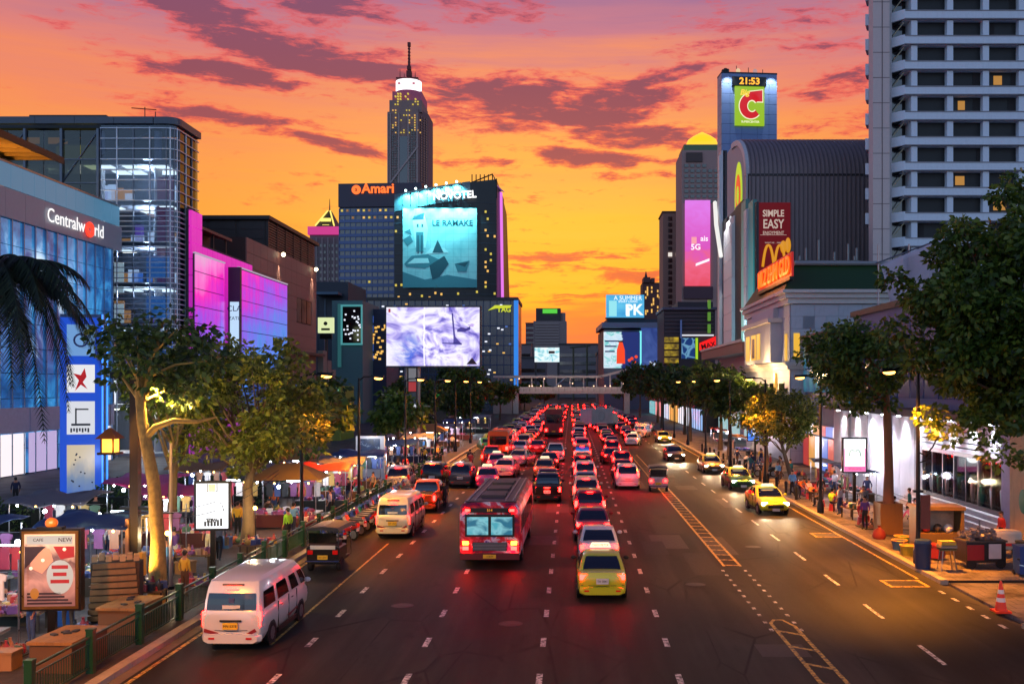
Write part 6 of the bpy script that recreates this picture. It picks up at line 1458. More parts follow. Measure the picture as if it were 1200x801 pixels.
for s in (-1, 1): MB().bb(s * .9 - .15, s * .9 + .15, -3.68, -3.6, .6, .8).build('tail_light', TAIL, t)

for o in list(bpy.data.objects):
    if o.type == 'EMPTY' and o.get('category') in ('car', 'suv', 'taxi', 'pickup') and 37 < o.location.y < 112 and -5 < o.location.x < 6: lamp((0, -2.75, .8), 34, (1, .02, .01), o, .25, name='brake_glow')
# ---- city bus in wrap film
def bus():
    t = thing('city_bus', 'large red and purple film-wrapped city bus with cyan-lit rear window', 'bus', (-3.28, 40 + 5, 0), R(-.5))
    def wrap(n, tc):
        v = n.voro(n.vmul(tc, (1.1, .55, 1.2)), 1.0, 'F1', 1); s = n.noise(n.vmul(tc, (.9, .5, 1.0)), 1.0, 4, .6, 1.6)
        c = n.ramp(s, [(.30, lin((30, 20, 66))), (.40, lin((150, 22, 60))), (.47, lin((206, 28, 40))), (.53, lin((224, 80, 100))), (.58, lin((226, 206, 214))), (.66, lin((120, 70, 150)))], 'EASE')
        return n.mix(.25, c, v, 'MULTIPLY')
    wm = screen('bus_wrap_film', wrap, 0, diffuse=1, rough=.3)
    L, w, h = 10.4, 1.24, 2.62
    def ring(y, k, top): return [(x * k, y, z) for x, z in [(w * .9, .35), (w, .6), (w, top - .5), (w * .97, top - .15), (w * .86, top), (0, top + .05)]] + [(-x * k, y, z) for x, z in [(w * .86, top), (w * .97, top - .15), (w, top - .5), (w, .6), (w * .9, .35)]]
    MB().loft([ring(-5.2, .95, h - .12), ring(-5.1, 1, h), ring(5.0, 1, h), ring(5.2, .95, h - .1)]).build('body', wm, t, smooth=35)
    MB().bb(-w * .84, w * .84, -4.9, 5.0, h + .03, h + .07).build('roof', pm('bus_roof_grey', (74, 62, 70), .5, dirt=.5), t)
    rp = MB().bb(-.5, .5, -.8, .8, 0, .12).mesh('roof_hatch', pm('hatch_dark', (52, 46, 54), .5))
    for y in (-3, -.4, 2.4): obj('roof_hatch', rp, t, (0, y, h + .07))
    for x in (-.92, -.62, .62, .92): MB().bb(x - .02, x + .02, -4.8, 4.9, h + .07, h + .12).build('roof_rib', pm('rib_pale', (150, 130, 140), .4), t)
    MB().bb(-1.0, 1.0, -5.24, -5.19, 1.28, 2.18).build('rear_window_frame', TRIM, t)
    lit = screen('bus_lit_window', lambda n, tc: n.ramp(n.noise(n.vmul(tc, (1.6, 1, 2.4)), 1.0, 3, .5, .6), [(.38, lin((36, 120, 150))), (.5, lin((140, 214, 226))), (.62, lin((80, 180, 200)))]), .8)
    for s in (-1, 1): MB().bb(s * .49 - .43, s * .49 + .43, -5.262, -5.243, 1.36, 2.08).build('rear_window', lit, t)
    MB().bb(-.9, .9, -5.24, -5.2, 2.26, 2.44).build('route_board', TRIM, t); text('514', .15, em('route_amber', (255, 160, 50), 1.0), t, (0, -5.25, 2.35), (R(90), 0, 0), .005, 'route_number')
    for s in (-1, 1):
        for i in range(6): MB().bb(s * 1.235, s * 1.256, -4.6 + i * 1.5, -3.25 + i * 1.5, 1.35, 2.1).build('side_window', CGL, t)
        for z in (.74, .95): MB().bb(s * .98 - .12, s * .98 + .12, -5.26, -5.19, z, z + .14).build('tail_light', TAIL if z < .8 else AMBER, t)
        MB().bb(s * .9 - .1, s * .9 + .1, -5.25, -5.19, 2.3, 2.4).build('marker_light', TAIL, t)
        for y in (-3.2, 3.0):
            wo = MB().cyl((s * .9, y, .46), (s * 1.22, y, .46), .46, None, 16).build('wheel', TYRE, t); MB().cyl((s * 1.0, y, .46), (s * 1.24, y, .46), .24, None, 10).build('rim', RIM, wo)
        MB().bb(s * 1.3 - .08, s * 1.3 + .08, 5.2, 5.4, 1.9, 2.3).build('mirror', TRIM, t)
    MB().bb(-1.2, 1.2, -5.3, -5.1, .36, .62).build('bumper', pm('bus_bumper', (90, 16, 24), .5), t); p_ = MB().bb(-.26, .26, -5.33, -5.3, .42, .57).build('licence_plate', PLATEY, t); text('11-8204', .09, INK, p_, (0, -5.335, .495), (R(90), 0, 0), .002, 'plate_text')
    MB().bb(-.7, .7, -5.25, -5.2, .72, 1.05).build('engine_grille', TRIM, t)
    for k in range(5): MB().bb(-.68, .68, -5.265, -5.25, .75 + k * .06, .78 + k * .06).build('grille_slat', GREY, t)
bus()
def far_bus(label, loc, col, h, w, L):
    t = thing('city_bus', label, 'bus', loc)
    MB().loft([[(x, y, z) for x, z in ((w, .4), (w, h - .2), (w * .85, h), (-w * .85, h), (-w, h - .2), (-w, .4))] for y in (-L / 2, L / 2)]).build('body', col, t); MB().bb(-w * .8, w * .8, -L / 2 - .03, -L / 2, h * .5, h * .82).build('rear_window', CGL, t)
    MB().bb(-w * .9, w * .9, -L / 2 - .06, -L / 2, .4, .7).build('bumper', TRIM, t); MB().bb(-.25, .25, -L / 2 - .09, -L / 2 - .06, .75, .92).build('licence_plate', PLATEY, t)
    for s in (-1, 1):
        MB().bb(s * w * .82 - .14, s * w * .82 + .14, -L / 2 - .05, -L / 2, .85, 1.2).build('tail_light', TAIL, t)
        for i in range(5): MB().bb(s * w - .01, s * w + .015, -L / 2 + .5 + i * L / 5.6, -L / 2 + .4 + (i + .85) * L / 5.6, h * .5, h * .82).build('side_window', CGL, t)
        for y in (-L * .3, L * .3): MB().cyl((s * (w - .3), y, .42), (s * (w + .01), y, .42), .42, None, 12).build('wheel', TYRE, t)
    return t
far_bus('orange minibus in the left lane behind the motorcyclists', (-7.5, 103.5, 0), PC['orange'], 2.75, 1.06, 7)
far_bus('tall dark red coach between the left queues', (-2.6, 146, 0), pm('coach_red', (110, 24, 28), .4), 4.0, 1.3, 11)

# ---- tuk-tuks
def tuktuk(label, loc, rz, body, lit=True):
    t = thing('tuk_tuk', label, 'tuk-tuk', loc, rz)
    MB().loft([[(x, y, z) for x, z in ((.5, .3), (.64, .45), (.66, .95), (.58, 1.0), (-.58, 1.0), (-.66, .95), (-.64, .45), (-.5, .3))] for y in (-1.3, -1.22, -.2)]).build('rear_body', body, t); MB().bb(-.55, .55, -.2, .7, .3, .42).build('floor', TRIM, t)
    MB().bb(-.6, .6, -1.15, -.65, .55, 1.2).build('seat', pm('seat_vinyl', (60, 24, 24), .5), t)
    MB().loft([[(x, y, z) for x, z in ((.7, 1.62), (.6, 1.74), (0, 1.8), (-.6, 1.74), (-.7, 1.62), (0, 1.66))] for y in (-1.35, .75)]).build('canopy', pm('canopy_black', (26, 30, 40), .4), t)
    for s in (-1, 1):
        for y in (-1.25, .65): MB().cyl((s * .62, y, .9 if y < 0 else .4), (s * .62, y, 1.66), .025, None, 6).build('pillar', CHROME, t)
        MB().cyl((s * .5, -.9, .27), (s * .66, -.9, .27), .27, None, 12).build('wheel', TYRE, t); MB().bb(s * .5 - .1, s * .5 + .1, -1.34, -1.3, .7, .86).build('tail_light', TAIL if lit else TAILDIM, t)
    MB().cyl((-.06, 1.15, .27), (.06, 1.15, .27), .27, None, 12).build('wheel', TYRE, t); MB().loft([[(.45, .6, .35), (.45, .6, 1.0), (-.45, .6, 1.0), (-.45, .6, .35)], [(.12, 1.3, .5), (.12, 1.25, .95), (-.12, 1.25, .95), (-.12, 1.3, .5)]]).build('nose', body, t)
    MB().bb(-.55, .55, -1.33, -1.31, 1.15, 1.55).build('rear_screen', CGL, t); p = MB().bb(-.2, .2, -1.36, -1.3, .5, .66).build('licence_plate', PLATEY, t); text('AT 271', .1, INK, p, (0, -1.365, .58), (R(90), 0, 0), .002, 'plate_text')
    MB().tube([(-.68, -1.4, .42), (.68, -1.4, .42)], .035, 6).build('bumper', CHROME, t); MB().bb(-.5, .5, -1.325, -1.3, .9, 1.05).build('rear_board', pm('board_pale', (190, 186, 180), .5), t)
    MB().tube([(-.3, .62, 1.05), (0, .75, 1.1), (.3, .62, 1.05)], .02, 5).build('handlebar', CHROME, t)
    return t
tuktuk('black tuk-tuk parked at left kerb between the two vans', (-9.85, 40.3, 0), R(-2), PC['black'], False); tuktuk('blue and silver tuk-tuk driving beside the hatched median', (6.1, 69.6, 0), R(-3), PC['silver'])

# ---- motorbikes
def motorbike(label, loc, rz, col, group=None):
    t = thing('motorbike', label, 'motorbike', loc, rz, group)
    for y in (-.62, .62):
        w = MB().torus((0, y, .28), 'x', .235, .05, 14, 6).build('wheel', TYRE, t); MB().cyl((-.03, y, .28), (.03, y, .28), .19, None, 10).build('rim', RIM, w)
    MB().loft([[(x * k, y, z0 + dz) for x, dz in ((.12, 0), (.15, .12), (.1, .24), (-.1, .24), (-.15, .12), (-.12, 0))] for y, z0, k in ((-.85, .62, .5), (-.5, .48, 1), (-.1, .36, 1), (.15, .34, .8), (.34, .5, .7), (.46, .74, .6))]).build('fairing', col, t, smooth=45)
    MB().loft([[(x * k, y, z) for x, z in ((.13, .72), (.11, .8), (-.11, .8), (-.13, .72))] for y, k in ((-.82, .7), (-.4, 1.1), (.05, .8))]).build('seat', TRIM, t)
    MB().tube([(-.33, .36, 1.0), (-.1, .46, .98), (.1, .46, .98), (.33, .36, 1.0)], .022, 5).build('handlebar', CHROME, t); MB().tube([(0, .62, .28), (0, .44, .95)], .035, 6).build('fork', CHROME, t)
    MB().ball((0, .54, .9), (.09, .07, .09), 8, 6).build('headlight', CHROME, t); MB().bb(-.08, .08, -.92, -.86, .64, .74).build('tail_light', TAILDIM, t)
    for s in (-1, 1): MB().tube([(s * .28, .4, 1.0), (s * .34, .38, 1.18)], .01, 4).build('mirror_stem', TRIM, t); MB().ball((s * .36, .37, 1.2), (.06, .02, .04), 6, 4).build('mirror', TRIM, t)
    MB().bb(-.1, .1, -.9, -.87, .46, .6).build('licence_plate', PLATE, t); MB().cyl((.13, -.8, .3), (.12, -.1, .26), .045, .03, 7).build('exhaust', CHROME, t)
    return t
GM = 'motorbikes parked along the left kerb'
mk = motorbike('red motorbike in the tightly packed row parked along the left kerb', (-11.0, 47.2, 0), R(64), PC['red'], GM)
rn = random.Random(14); cs = ['red', 'black', 'blue', 'green', 'silver', 'black', 'maroon', 'orange']
for i in range(24): clone(mk, (-11.0 + rn.uniform(-.12, .12), 47.9 + i * .78, 0), R(58 + rn.uniform(-8, 8)), label=cs[(i * 3 + 1) % 8] + ' motorbike in the tightly packed row parked along the left kerb', mats={'fairing': PC[cs[(i * 3 + 1) % 8]]})
for k, (x, y, a, c, lab) in enumerate(((-10.6, 43.8, 30, 'black', 'dark motorbike parked askew just past the black tuk-tuk'), (-11.1, 44.9, 65, 'blue', 'blue motorbike at the near end of the left kerb row'), (19.0, 38.4, 100, 'blue', 'dark blue motorbike by the orange-lit store end pier'),
     (15.6, 66, 80, 'red', 'red motorbike parked beside right trees'), (15.4, 78, 80, 'black', 'black motorbike beyond the tree pair on right pavement'), (16.1, 34.4, 150, 'blue', 'blue motorbike in shade beyond the traffic cone'))):
    clone(mk, (x, y, .145 if x > 13 else 0), R(a), lab, mats={'fairing': PC[c]}); 
for o in list(bpy.data.objects):
    if o.get('category') == 'motorbike' and o['label'].find('tightly') < 0 and 'group' in o: del o['group']
# ---- the far jam: simplified copies, alike from here
CAR_KEEP = {'body', 'roof', 'rear_window', 'tail_light', 'taxi_sign'}
base_s = [o for o in bpy.data.objects if o.get('label', '').startswith('red sedan second ahead')][0]; base_v = [o for o in bpy.data.objects if o.get('label', '').startswith('red SUV third ahead')][0]
rn = random.Random(77); pal = ['red', 'maroon', 'white', 'silver', 'red', 'black', 'pink', 'yellow', 'gold', 'white', 'red']
lanes = [(-9.6, 112, 'parked'), (-8.2, 116, 'left'), (-5.6, 116, 'left'), (-2.4, 160, 'left'), (1.1, 101, 'centre'), (4.5, 109, 'centre'), (7.8, 133, 'right'), (11.0, 175, 'right')]
for x, y, nm in lanes:
    while y < 330:
        if abs(x - 4.5) < 3.4 and 160 < y < 176: y += 7; continue
        c = rn.choice(pal); b = rn.choice((base_s, base_s, base_v))
        if nm == 'parked': c = rn.choice(('yellow', 'green', 'silver', 'black', 'yellow'))
        mats = {'body': PC[c], 'roof': PC[c]}
        if nm == 'parked': mats['tail_light'] = TAILDIM
        clone(b, (x + rn.uniform(-.35, .35), y, 0), R(rn.uniform(-3, 3)) + (R(12) if nm == 'parked' else 0), ('small %s %s parked slantwise along the far left kerb' if nm == 'parked' else 'small far %s %s in the red-lit ' + nm + ' queue before the footbridge') % (c, 'sedan' if b is base_s else 'SUV'),
              {'parked': 'cars parked along the far left kerb'}.get(nm, 'cars in the far %s queue' % nm), mats, CAR_KEEP)
        y += rn.uniform(5.6, 7.2) + (y - 100) * .006
# ------------------------------------------------------------------ trees and planting
def leafmat(name, c1, c2, c3):
    m = bpy.data.materials.new(name); m.use_nodes = True; n = NT(m.node_tree); p = n.N['Principled BSDF']
    g = n.N.new('ShaderNodeNewGeometry'); c = n.ramp(g.outputs['Random Per Island'], [(0, lin(c1)), (.55, lin(c2)), (1, lin(c3))])
    n.L.new(c, p.inputs['Base Color']); p.inputs['Roughness'].default_value = .45
    t = n.N.new('ShaderNodeBsdfTranslucent'); n.L.new(c, t.inputs[0]); mx = n.N.new('ShaderNodeMixShader'); mx.inputs[0].default_value = .35
    n.L.new(p.outputs[0], mx.inputs[1]); n.L.new(t.outputs[0], mx.inputs[2]); n.L.new(mx.outputs[0], n.N['Material Output'].inputs[0]); return m
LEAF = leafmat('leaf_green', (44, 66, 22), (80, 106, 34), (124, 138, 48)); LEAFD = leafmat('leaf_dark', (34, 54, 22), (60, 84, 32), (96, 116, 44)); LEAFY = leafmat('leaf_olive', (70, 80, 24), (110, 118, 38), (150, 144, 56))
def leaves(rn, clumps, n, size, cl, droop=.3):
    """leaf-shaped quads gathered into clumps"""
    vs, fs = [], []
    for (cx, cy, cz, cr) in clumps:
        for _ in range(n):
            while True:
                a, b, c = rn.uniform(-1, 1), rn.uniform(-1, 1), rn.uniform(-1, 1)
                if a * a + b * b + c * c < 1: break
            p = Vector((cx + a * cr, cy + b * cr, cz + c * cr * .75)); d = Vector((a + rn.uniform(-.6, .6), b + rn.uniform(-.6, .6), c * .5 - droop + rn.uniform(-.5, .5))).normalized()
            s = size * rn.uniform(.6, 1.35); w = d.cross(Vector((rn.uniform(-1, 1), rn.uniform(-1, 1), rn.uniform(-.2, 1)))).normalized() * s * .3
            o = len(vs); m = p + d * s * .5 + Vector((0, 0, s * .06)); vs += [tuple(p), tuple(m + w), tuple(p + d * s), tuple(m - w)]; fs.append((o, o + 1, o + 2, o + 3))
    me = bpy.data.meshes.new('crown'); me.from_pydata(vs, [], fs); me.materials.append(cl); return me
def tree(label, x, y, trunk, r0, c, r, ncl, nl, size, mat=None, seed=1, group=None, name='street_tree', cr=(.5, .95), bark=BARK):
    rn = random.Random(seed); t = thing(name, label, 'tree', (x, y, .14), 0, group)
    tr = [Vector(p) for p in trunk]; n = len(tr); MB().tube(tr, [r0 * (1 - .45 * i / (n - 1)) * (1.25 if i == 0 else 1) for i in range(n)], 9).build('trunk', bark, t, smooth=60)
    cl = []; C = Vector(c); lb = MB()
    for i in range(ncl):
        while True:
            v = Vector((rn.uniform(-1, 1), rn.uniform(-1, 1), rn.uniform(-1, 1)))
            if .2 < v.length < 1: break
        k = v.length ** .4 / v.length; v = Vector((v.x * r[0], v.y * r[1], v.z * r[2])) * k * rn.uniform(.6, 1.16)
        p = C + v; q = rn.uniform(*cr); cl.append((p.x, p.y, p.z, q))
        if i % 3 == 0: b = tr[-1] if i % 2 else tr[-2].lerp(tr[-1], .5); m = b.lerp(p, .5) + Vector((rn.uniform(-.3, .3), rn.uniform(-.3, .3), rn.uniform(-.1, .4))); lb.tube([b, m, p], [r0 * .26, r0 * .15, .02], 5)
    lb.build('limb', bark, t); obj('crown', leaves(rn, cl, nl, size, mat or LEAF), t)
    return t
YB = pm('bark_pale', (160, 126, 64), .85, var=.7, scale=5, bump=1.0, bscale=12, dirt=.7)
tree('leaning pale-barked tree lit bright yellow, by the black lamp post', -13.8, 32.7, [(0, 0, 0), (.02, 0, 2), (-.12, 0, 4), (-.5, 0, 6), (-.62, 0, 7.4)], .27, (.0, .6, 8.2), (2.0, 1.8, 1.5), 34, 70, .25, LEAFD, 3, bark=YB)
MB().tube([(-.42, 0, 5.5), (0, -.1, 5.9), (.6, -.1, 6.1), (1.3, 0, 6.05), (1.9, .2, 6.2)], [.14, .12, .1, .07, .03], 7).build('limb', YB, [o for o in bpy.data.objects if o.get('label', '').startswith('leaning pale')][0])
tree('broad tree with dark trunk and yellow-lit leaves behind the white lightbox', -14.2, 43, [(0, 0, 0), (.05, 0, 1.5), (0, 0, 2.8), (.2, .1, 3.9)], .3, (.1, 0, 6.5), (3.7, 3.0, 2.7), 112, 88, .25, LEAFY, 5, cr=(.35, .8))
tree('dense dark tree rising left of the broad yellow-lit tree', -17.0, 42, [(0, 0, 0), (-.1, 0, 2), (0, 0, 4.6)], .26, (.2, 0, 7.3), (2.4, 2.4, 2.2), 40, 80, .26, LEAFD, 6, cr=(.35, .8))
for k, (x, y, h, rr, lab) in enumerate(((-16.5, 60, 6.2, 2.6, 'dark bushy tree behind the olive-roofed kiosk'), (-19, 72, 6.4, 3.0, 'dark tree in front of the lime shop'), (-15.6, 88, 5.6, 2.3, 'tree left of the billboard poles with orange lamp beneath'), (-17.5, 112, 6.6, 3.2, 'round tree right behind the billboard poles'),
        (-21, 128, 7.0, 3.4, 'wide dark tree behind the green neon shop'), (-15.5, 140, 6.2, 3.0, 'tree at the left kerb beyond the small pavement lamps'), (-18, 170, 8.0, 4.2, 'tall dark tree left of the footbridge stairs'), (-24, 200, 9.0, 5.0, 'large dark tree under the podium'), (-15, 205, 7.0, 3.6, 'tree beside the footbridge stair tower'))):
    tree(lab, x, y, [(0, 0, 0), (.1, 0, h * .3), (0, 0, h * .6)], .2, (0, 0, h * .86), (rr, rr, rr * .75), 34, 60, .42 + y * .0012, LEAFD if k % 2 else LEAF, 20 + k, 'trees along the left pavement')
tree('huge leafy tree overhanging from the right edge of the view', 18.4, 38, [(0, 0, 0), (-.1, 0, 2.5), (0, .1, 5), (-.2, 0, 7.5)], .42, (-.5, 0, 9.7), (4.9, 3.8, 5.0), 340, 140, .27, LEAF, 8, cr=(.45, .9))
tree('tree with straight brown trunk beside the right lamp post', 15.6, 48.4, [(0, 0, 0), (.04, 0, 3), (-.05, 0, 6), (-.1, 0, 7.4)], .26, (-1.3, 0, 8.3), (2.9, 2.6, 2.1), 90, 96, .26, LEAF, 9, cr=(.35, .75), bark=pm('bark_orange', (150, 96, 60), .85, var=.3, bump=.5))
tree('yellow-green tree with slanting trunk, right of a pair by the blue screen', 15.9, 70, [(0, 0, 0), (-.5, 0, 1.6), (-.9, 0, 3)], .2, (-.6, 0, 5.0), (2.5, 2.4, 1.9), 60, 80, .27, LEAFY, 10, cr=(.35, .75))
tree('darker tree left of the slanting-trunk tree by the blue screen', 14.9, 76, [(0, 0, 0), (.2, 0, 1.6), (.1, 0, 3.2)], .22, (-.2, 0, 5.3), (2.3, 2.3, 1.9), 54, 80, .27, LEAF, 11, cr=(.35, .75))
for k, (y, h, rr) in enumerate(((96, 8.6, 3.1), (111, 9.4, 3.6), (128, 9.6, 4.0), (146, 9.8, 4.0), (168, 10.2, 4.6), (192, 10.4, 5.0), (222, 11, 5.4))):
    tree('%s tree of the dense row along the far right kerb' % ('nearest', 'second', 'third', 'fourth', 'fifth', 'sixth', 'farthest')[k], 15.4 + (k % 2) * 1.4, y, [(0, 0, 0), (.1, 0, h * .3), (0, 0, h * .6)], .24, (0, 0, h * .78), (rr, rr, rr * .62), 46, 60, .44 + y * .0014, LEAFD, 40 + k, 'trees along the right kerb')
for k, (x, y, h, rr) in enumerate(((-14, 290, 7, 4), (-9, 318, 7, 4), (15, 285, 8, 4.5), (19, 320, 9, 5))): tree('%s tree beyond the footbridge' % ('small left', 'second left', 'dark right', 'farther right')[k], x, y, [(0, 0, 0), (.1, 0, h * .3), (0, 0, h * .6)], .2, (0, 0, h * .8), (rr, rr, rr * .7), 30, 46, .8, LEAF, 60 + k, 'trees beyond the footbridge')
def palm():
    t = thing('palm_tree', 'tall palm with drooping dark fronds at the left edge', 'palm', (-26.3, 44, .1)); rn = random.Random(2)
    MB().tube([(0, 0, 0), (-.2, 0, 4), (0, 0, 8), (.1, 0, 12.4)], [.3, .24, .22, .2], 9).build('trunk', BARK, t, smooth=60)
    gm = leafmat('palm_leaf', (22, 32, 20), (34, 48, 28), (58, 70, 44))
    for i in range(42):
        a = 2 * PI * i / 42 * 1.0 + rn.uniform(-.15, .15); L = rn.uniform(5.4, 7.0); up = rn.uniform(-.3, 1.5); drop = rn.uniform(3.0, 8.0)
        pts = []
        for k in range(13):
            u = k / 12; pts.append(Vector((.1 + math.cos(a) * L * (u - .22 * u ** 3) * .9, math.sin(a) * L * (u - .22 * u ** 3) * .9, 12.6 + up * 2.0 * u - drop * u ** 2.1)))
        f = MB().tube(pts, [.05 * (1 - .8 * k / 12) for k in range(13)], 4)
        for k in range(1, 64):
            u = k / 64 * 11.99; i0 = int(u); p = pts[i0].lerp(pts[i0 + 1], u - i0); d = (pts[i0 + 1] - pts[i0]).normalized(); s = d.cross(Vector((0, 0, 1))).normalized()
            ln = 1.25 * math.sin(PI * min(1, .12 + .86 * k / 64)) ** .6
            for sg in (-1, 1):
                e = p + (s * sg * .75 + d * .5 + Vector((0, 0, -.35 - rn.random() * .5))).normalized() * ln; w = d * .055
                f.add([p - w, p + w, e], [(0, 1, 2)])
        f.build('frond', gm, t)
palm()
def hedge(label, x, y, w, d, h, seed):
    rn = random.Random(seed); t = thing('hedge', label, 'hedge', (x, y, .1)); MB().bb(-w / 2 + .1, w / 2 - .1, -d / 2 + .1, d / 2 - .1, 0, h * .7).build('core', pm('hedge_core', (18, 26, 14), .9), t)
    obj('leaves', leaves(rn, [(rn.uniform(-w / 2, w / 2), rn.uniform(-d / 2, d / 2), rn.uniform(.2, h), .4) for _ in range(int(w * d * 3) + 12)], 60, .2, LEAFD), t)
hedge('low clipped hedge before the lilac shops at the left edge', -30.5, 50, 7, 1.8, 1.5, 1); hedge('dark hedge right of the blue advertising pylon', -25.2, 54, 2.6, 3, 1.9, 2); hedge('planter hedge behind the market stalls', -22, 60, 8, 1.6, 1.8, 3)
# ------------------------------------------------------------------ street furniture
LP = pm('lamp_post_black', (22, 22, 24), .35, .5); GREENP = pm('fence_green', (16, 62, 36), .45, .2); GLOW = em('sodium_bulb', (1.0, .42, .07), 9, True)
def lamp_post(label, x, y, s, watts=2600, h=7.7, group='street lamps along both kerbs', lantern=False):
    t = thing('street_lamp', label, 'street lamp', (x, y, .14), 0, group)
    MB().lathe([(.2, 0), (.2, .5), (.12, .7), (.09, 1.4), (.075, h - .6), (.06, h)], n=10).build('post', LP, t, smooth=50)
    MB().tube([(0, 0, h - .15), (s * .3, 0, h + .08), (s * .9, 0, h + .1)], [.05, .045, .04], 7).build('arm', LP, t)
    MB().loft([[(s * .75, -.1, h + .06), (s * .75, .1, h + .06), (s * .75, .08, h + .2), (s * .75, -.08, h + .2)], [(s * 1.5, -.16, h), (s * 1.5, .16, h), (s * 1.5, .12, h + .16), (s * 1.5, -.12, h + .16)]]).build('lamp_head', LP, t)
    MB().ball((s * 1.18, 0, h - .0), (.26, .13, .1), 10, 6).build('bulb', GLOW, t)
    lamp((s * 1.18, 0, h - .16), watts, SODIUM, t, .15, 158 if y < 20 else 122, (s * .12, .25 if y < 20 else 0, -1))
    return t
for k, y in enumerate((17, 46.5, 59, 75.5, 92, 108, 124)): lamp_post(('left kerb lamp out of view, before the poster board', 'left kerb lamp beside the broad tree trunk', 'left kerb lamp before the poster stall', 'left kerb lamp by the white-lit stall', 'left kerb lamp between billboard poles and orange minibus', 'left kerb lamp past the billboard', 'left kerb lamp last of the row')[k], -12.8, y, 1, (8500, 5500, 12000, 10000, 10000, 9000, 9000)[k])  # the first post is unseen, placed to light the near left lanes
for k, y in enumerate((18, 56, 72, 88, 104, 120, 136, 152)): lamp_post(('right kerb lamp out of view, before the drive', 'right kerb lamp left of the small lightbox', 'right kerb lamp beside the slanting tree', 'right kerb lamp by the blue screen', 'right kerb lamp under the first row tree', 'right kerb lamp under the second row tree', 'right kerb lamp under the third row tree', 'right kerb lamp deepest under the trees')[k], 14.2, y, -1, (3500, 15000, 12000, 8000, 8000, 8000, 7000, 7000)[k])  # first of the row stands outside the view, lighting the near right lanes
t = lamp_post('black double street lamp with hanging amber lantern by the blue bin', 14.15, 40.1, -1, 17000, 7.8)
LG = em('lantern_glass', (255, 170, 60), 3.0)
def lantern(t, x, y, z, k=1.0):
    MB().lathe([(.14 * k, -.18 * k), (.2 * k, .2 * k), (.22 * k, .24 * k)], (x, y, z), 6).build('lantern_glass', LG, t); MB().lathe([(.28 * k, .24 * k), (.12 * k, .48 * k), (.02, .62 * k)], (x, y, z), 6).build('lantern_roof', LP, t); MB().lathe([(.03, -.42 * k), (.15 * k, -.3 * k), (.16 * k, -.18 * k)], (x, y, z), 6).build('lantern_base', LP, t)
MB().tube([(0, 0, 4.55), (.3, 0, 4.4), (.6, 0, 4.75), (.72, 0, 5.0)], .035, 6).build('bracket', LP, t); MB().tube([(0, 0, 4.1), (.34, 0, 4.2), (.5, 0, 4.45)], .03, 6).build('bracket', LP, t); lantern(t, .72, 0, 5.4, 1.0); lamp((.72, -.4, 5.3), 140, SODIUM, t, .2)
MB().bb(-.2, .2, -.07, .07, 2.9, 3.0).build('post_collar', LP, t); MB().bb(.1, .5, -.02, .02, 1.4, 2.8).build('post_banner', pm('banner_rust', (110, 60, 50), .7), t)
t = thing('lamp_post', 'tall black post with floodlight bar and small hanging house lantern', 'lamp post', (-14.85, 33.4, .14))
MB().bb(-.14, .14, -.14, .14, 0, 7.5).build('post', pm('post_bronze', (44, 30, 18), .5, .3), t); MB().bb(-.8, .9, -.15, .15, 7.5, 7.72).build('crossbar', LP, t); MB().bb(-.5, .5, -.1, .1, 3.05, 3.15).build('collar', LP, t); MB().bb(-1.05, 1.3, -.03, .03, 2.9, 2.94).build('wire_bar', LP, t)
MB().bb(-.26, -.15, -.2, .2, 1.5, 2.75).build('side_board', pm('board_tan', (170, 120, 80), .6), t); text('SALE', .18, pm('board_ink', (60, 20, 16), .6), t, (-.2, -.215, 2.5), (R(90), 0, 0), .01, 'board_text', .4); MB().bb(.15, .3, -.16, .16, .8, 1.6).build('side_board', pm('board_yellow', (200, 140, 30), .6), t)
MB().cyl((-.86, 0, 5.6), (-.86, 0, 7.5), .012, None, 4).build('lantern_wire', LP, t)
o = MB().loft([[(-.5 * k, -.5 * k, z), (.5 * k, -.5 * k, z), (.5 * k, .5 * k, z), (-.5 * k, .5 * k, z)] for k, z in ((.62, 4.7), (.6, 4.62))]); o.v = [(x - .86, y, z + .3) for x, y, z in o.v]; o.build('lantern_base', LP, t)
MB().box((-.86, 0, 5.22), (.42, .42, .46)).build('lantern_glass', LG, t)
MB().loft([[(-.86 + x * .36, y * .36, 5.46) for x, y in ((-1, -1), (1, -1), (1, 1), (-1, 1))], [(-.86 + x * .04, y * .04, 5.82) for x, y in ((-1, -1), (1, -1), (1, 1), (-1, 1))]]).build('lantern_roof', pm('lantern_copper', (150, 84, 30), .5, .3), t)
for x in (-1, 1):
    for y in (-1, 1): MB().bb(-.86 + x * .2 - .025, -.86 + x * .2 + .025, y * .22 - .02, y * .22 + .02, 5.0, 5.46).build('lantern_bar', LP, t)
MB().bb(.55, .8, -.2, .1, 7.28, 7.48).build('floodlight', LP, t); lamp((.8, -.5, 7.2), 5200, (1, .62, .14), t, .1, 110, (.15, .35, -1)); lamp((.5, .3, 6.6), 3500, (1, .66, .12), t, .1, 100, (.1, 1, -.02)); lamp((.2, -1.6, .8), 1500, (1, .6, .12), t, .12, 80, (.4, .5, 1)); lamp((-.86, -.5, 5.2), 60, SODIUM, t, .15)
t = thing('thin_pole', 'thin grey pole standing right of the yellow-lit trunk', 'pole', (-14.3, 35.0, .14)); MB().lathe([(.07, 0), (.055, 5.2)], n=8).build('post', pm('pole_mauve', (130, 110, 106), .5, .4), t); MB().lathe([(.12, 0), (.12, .12)], n=8).build('base', LP, t)
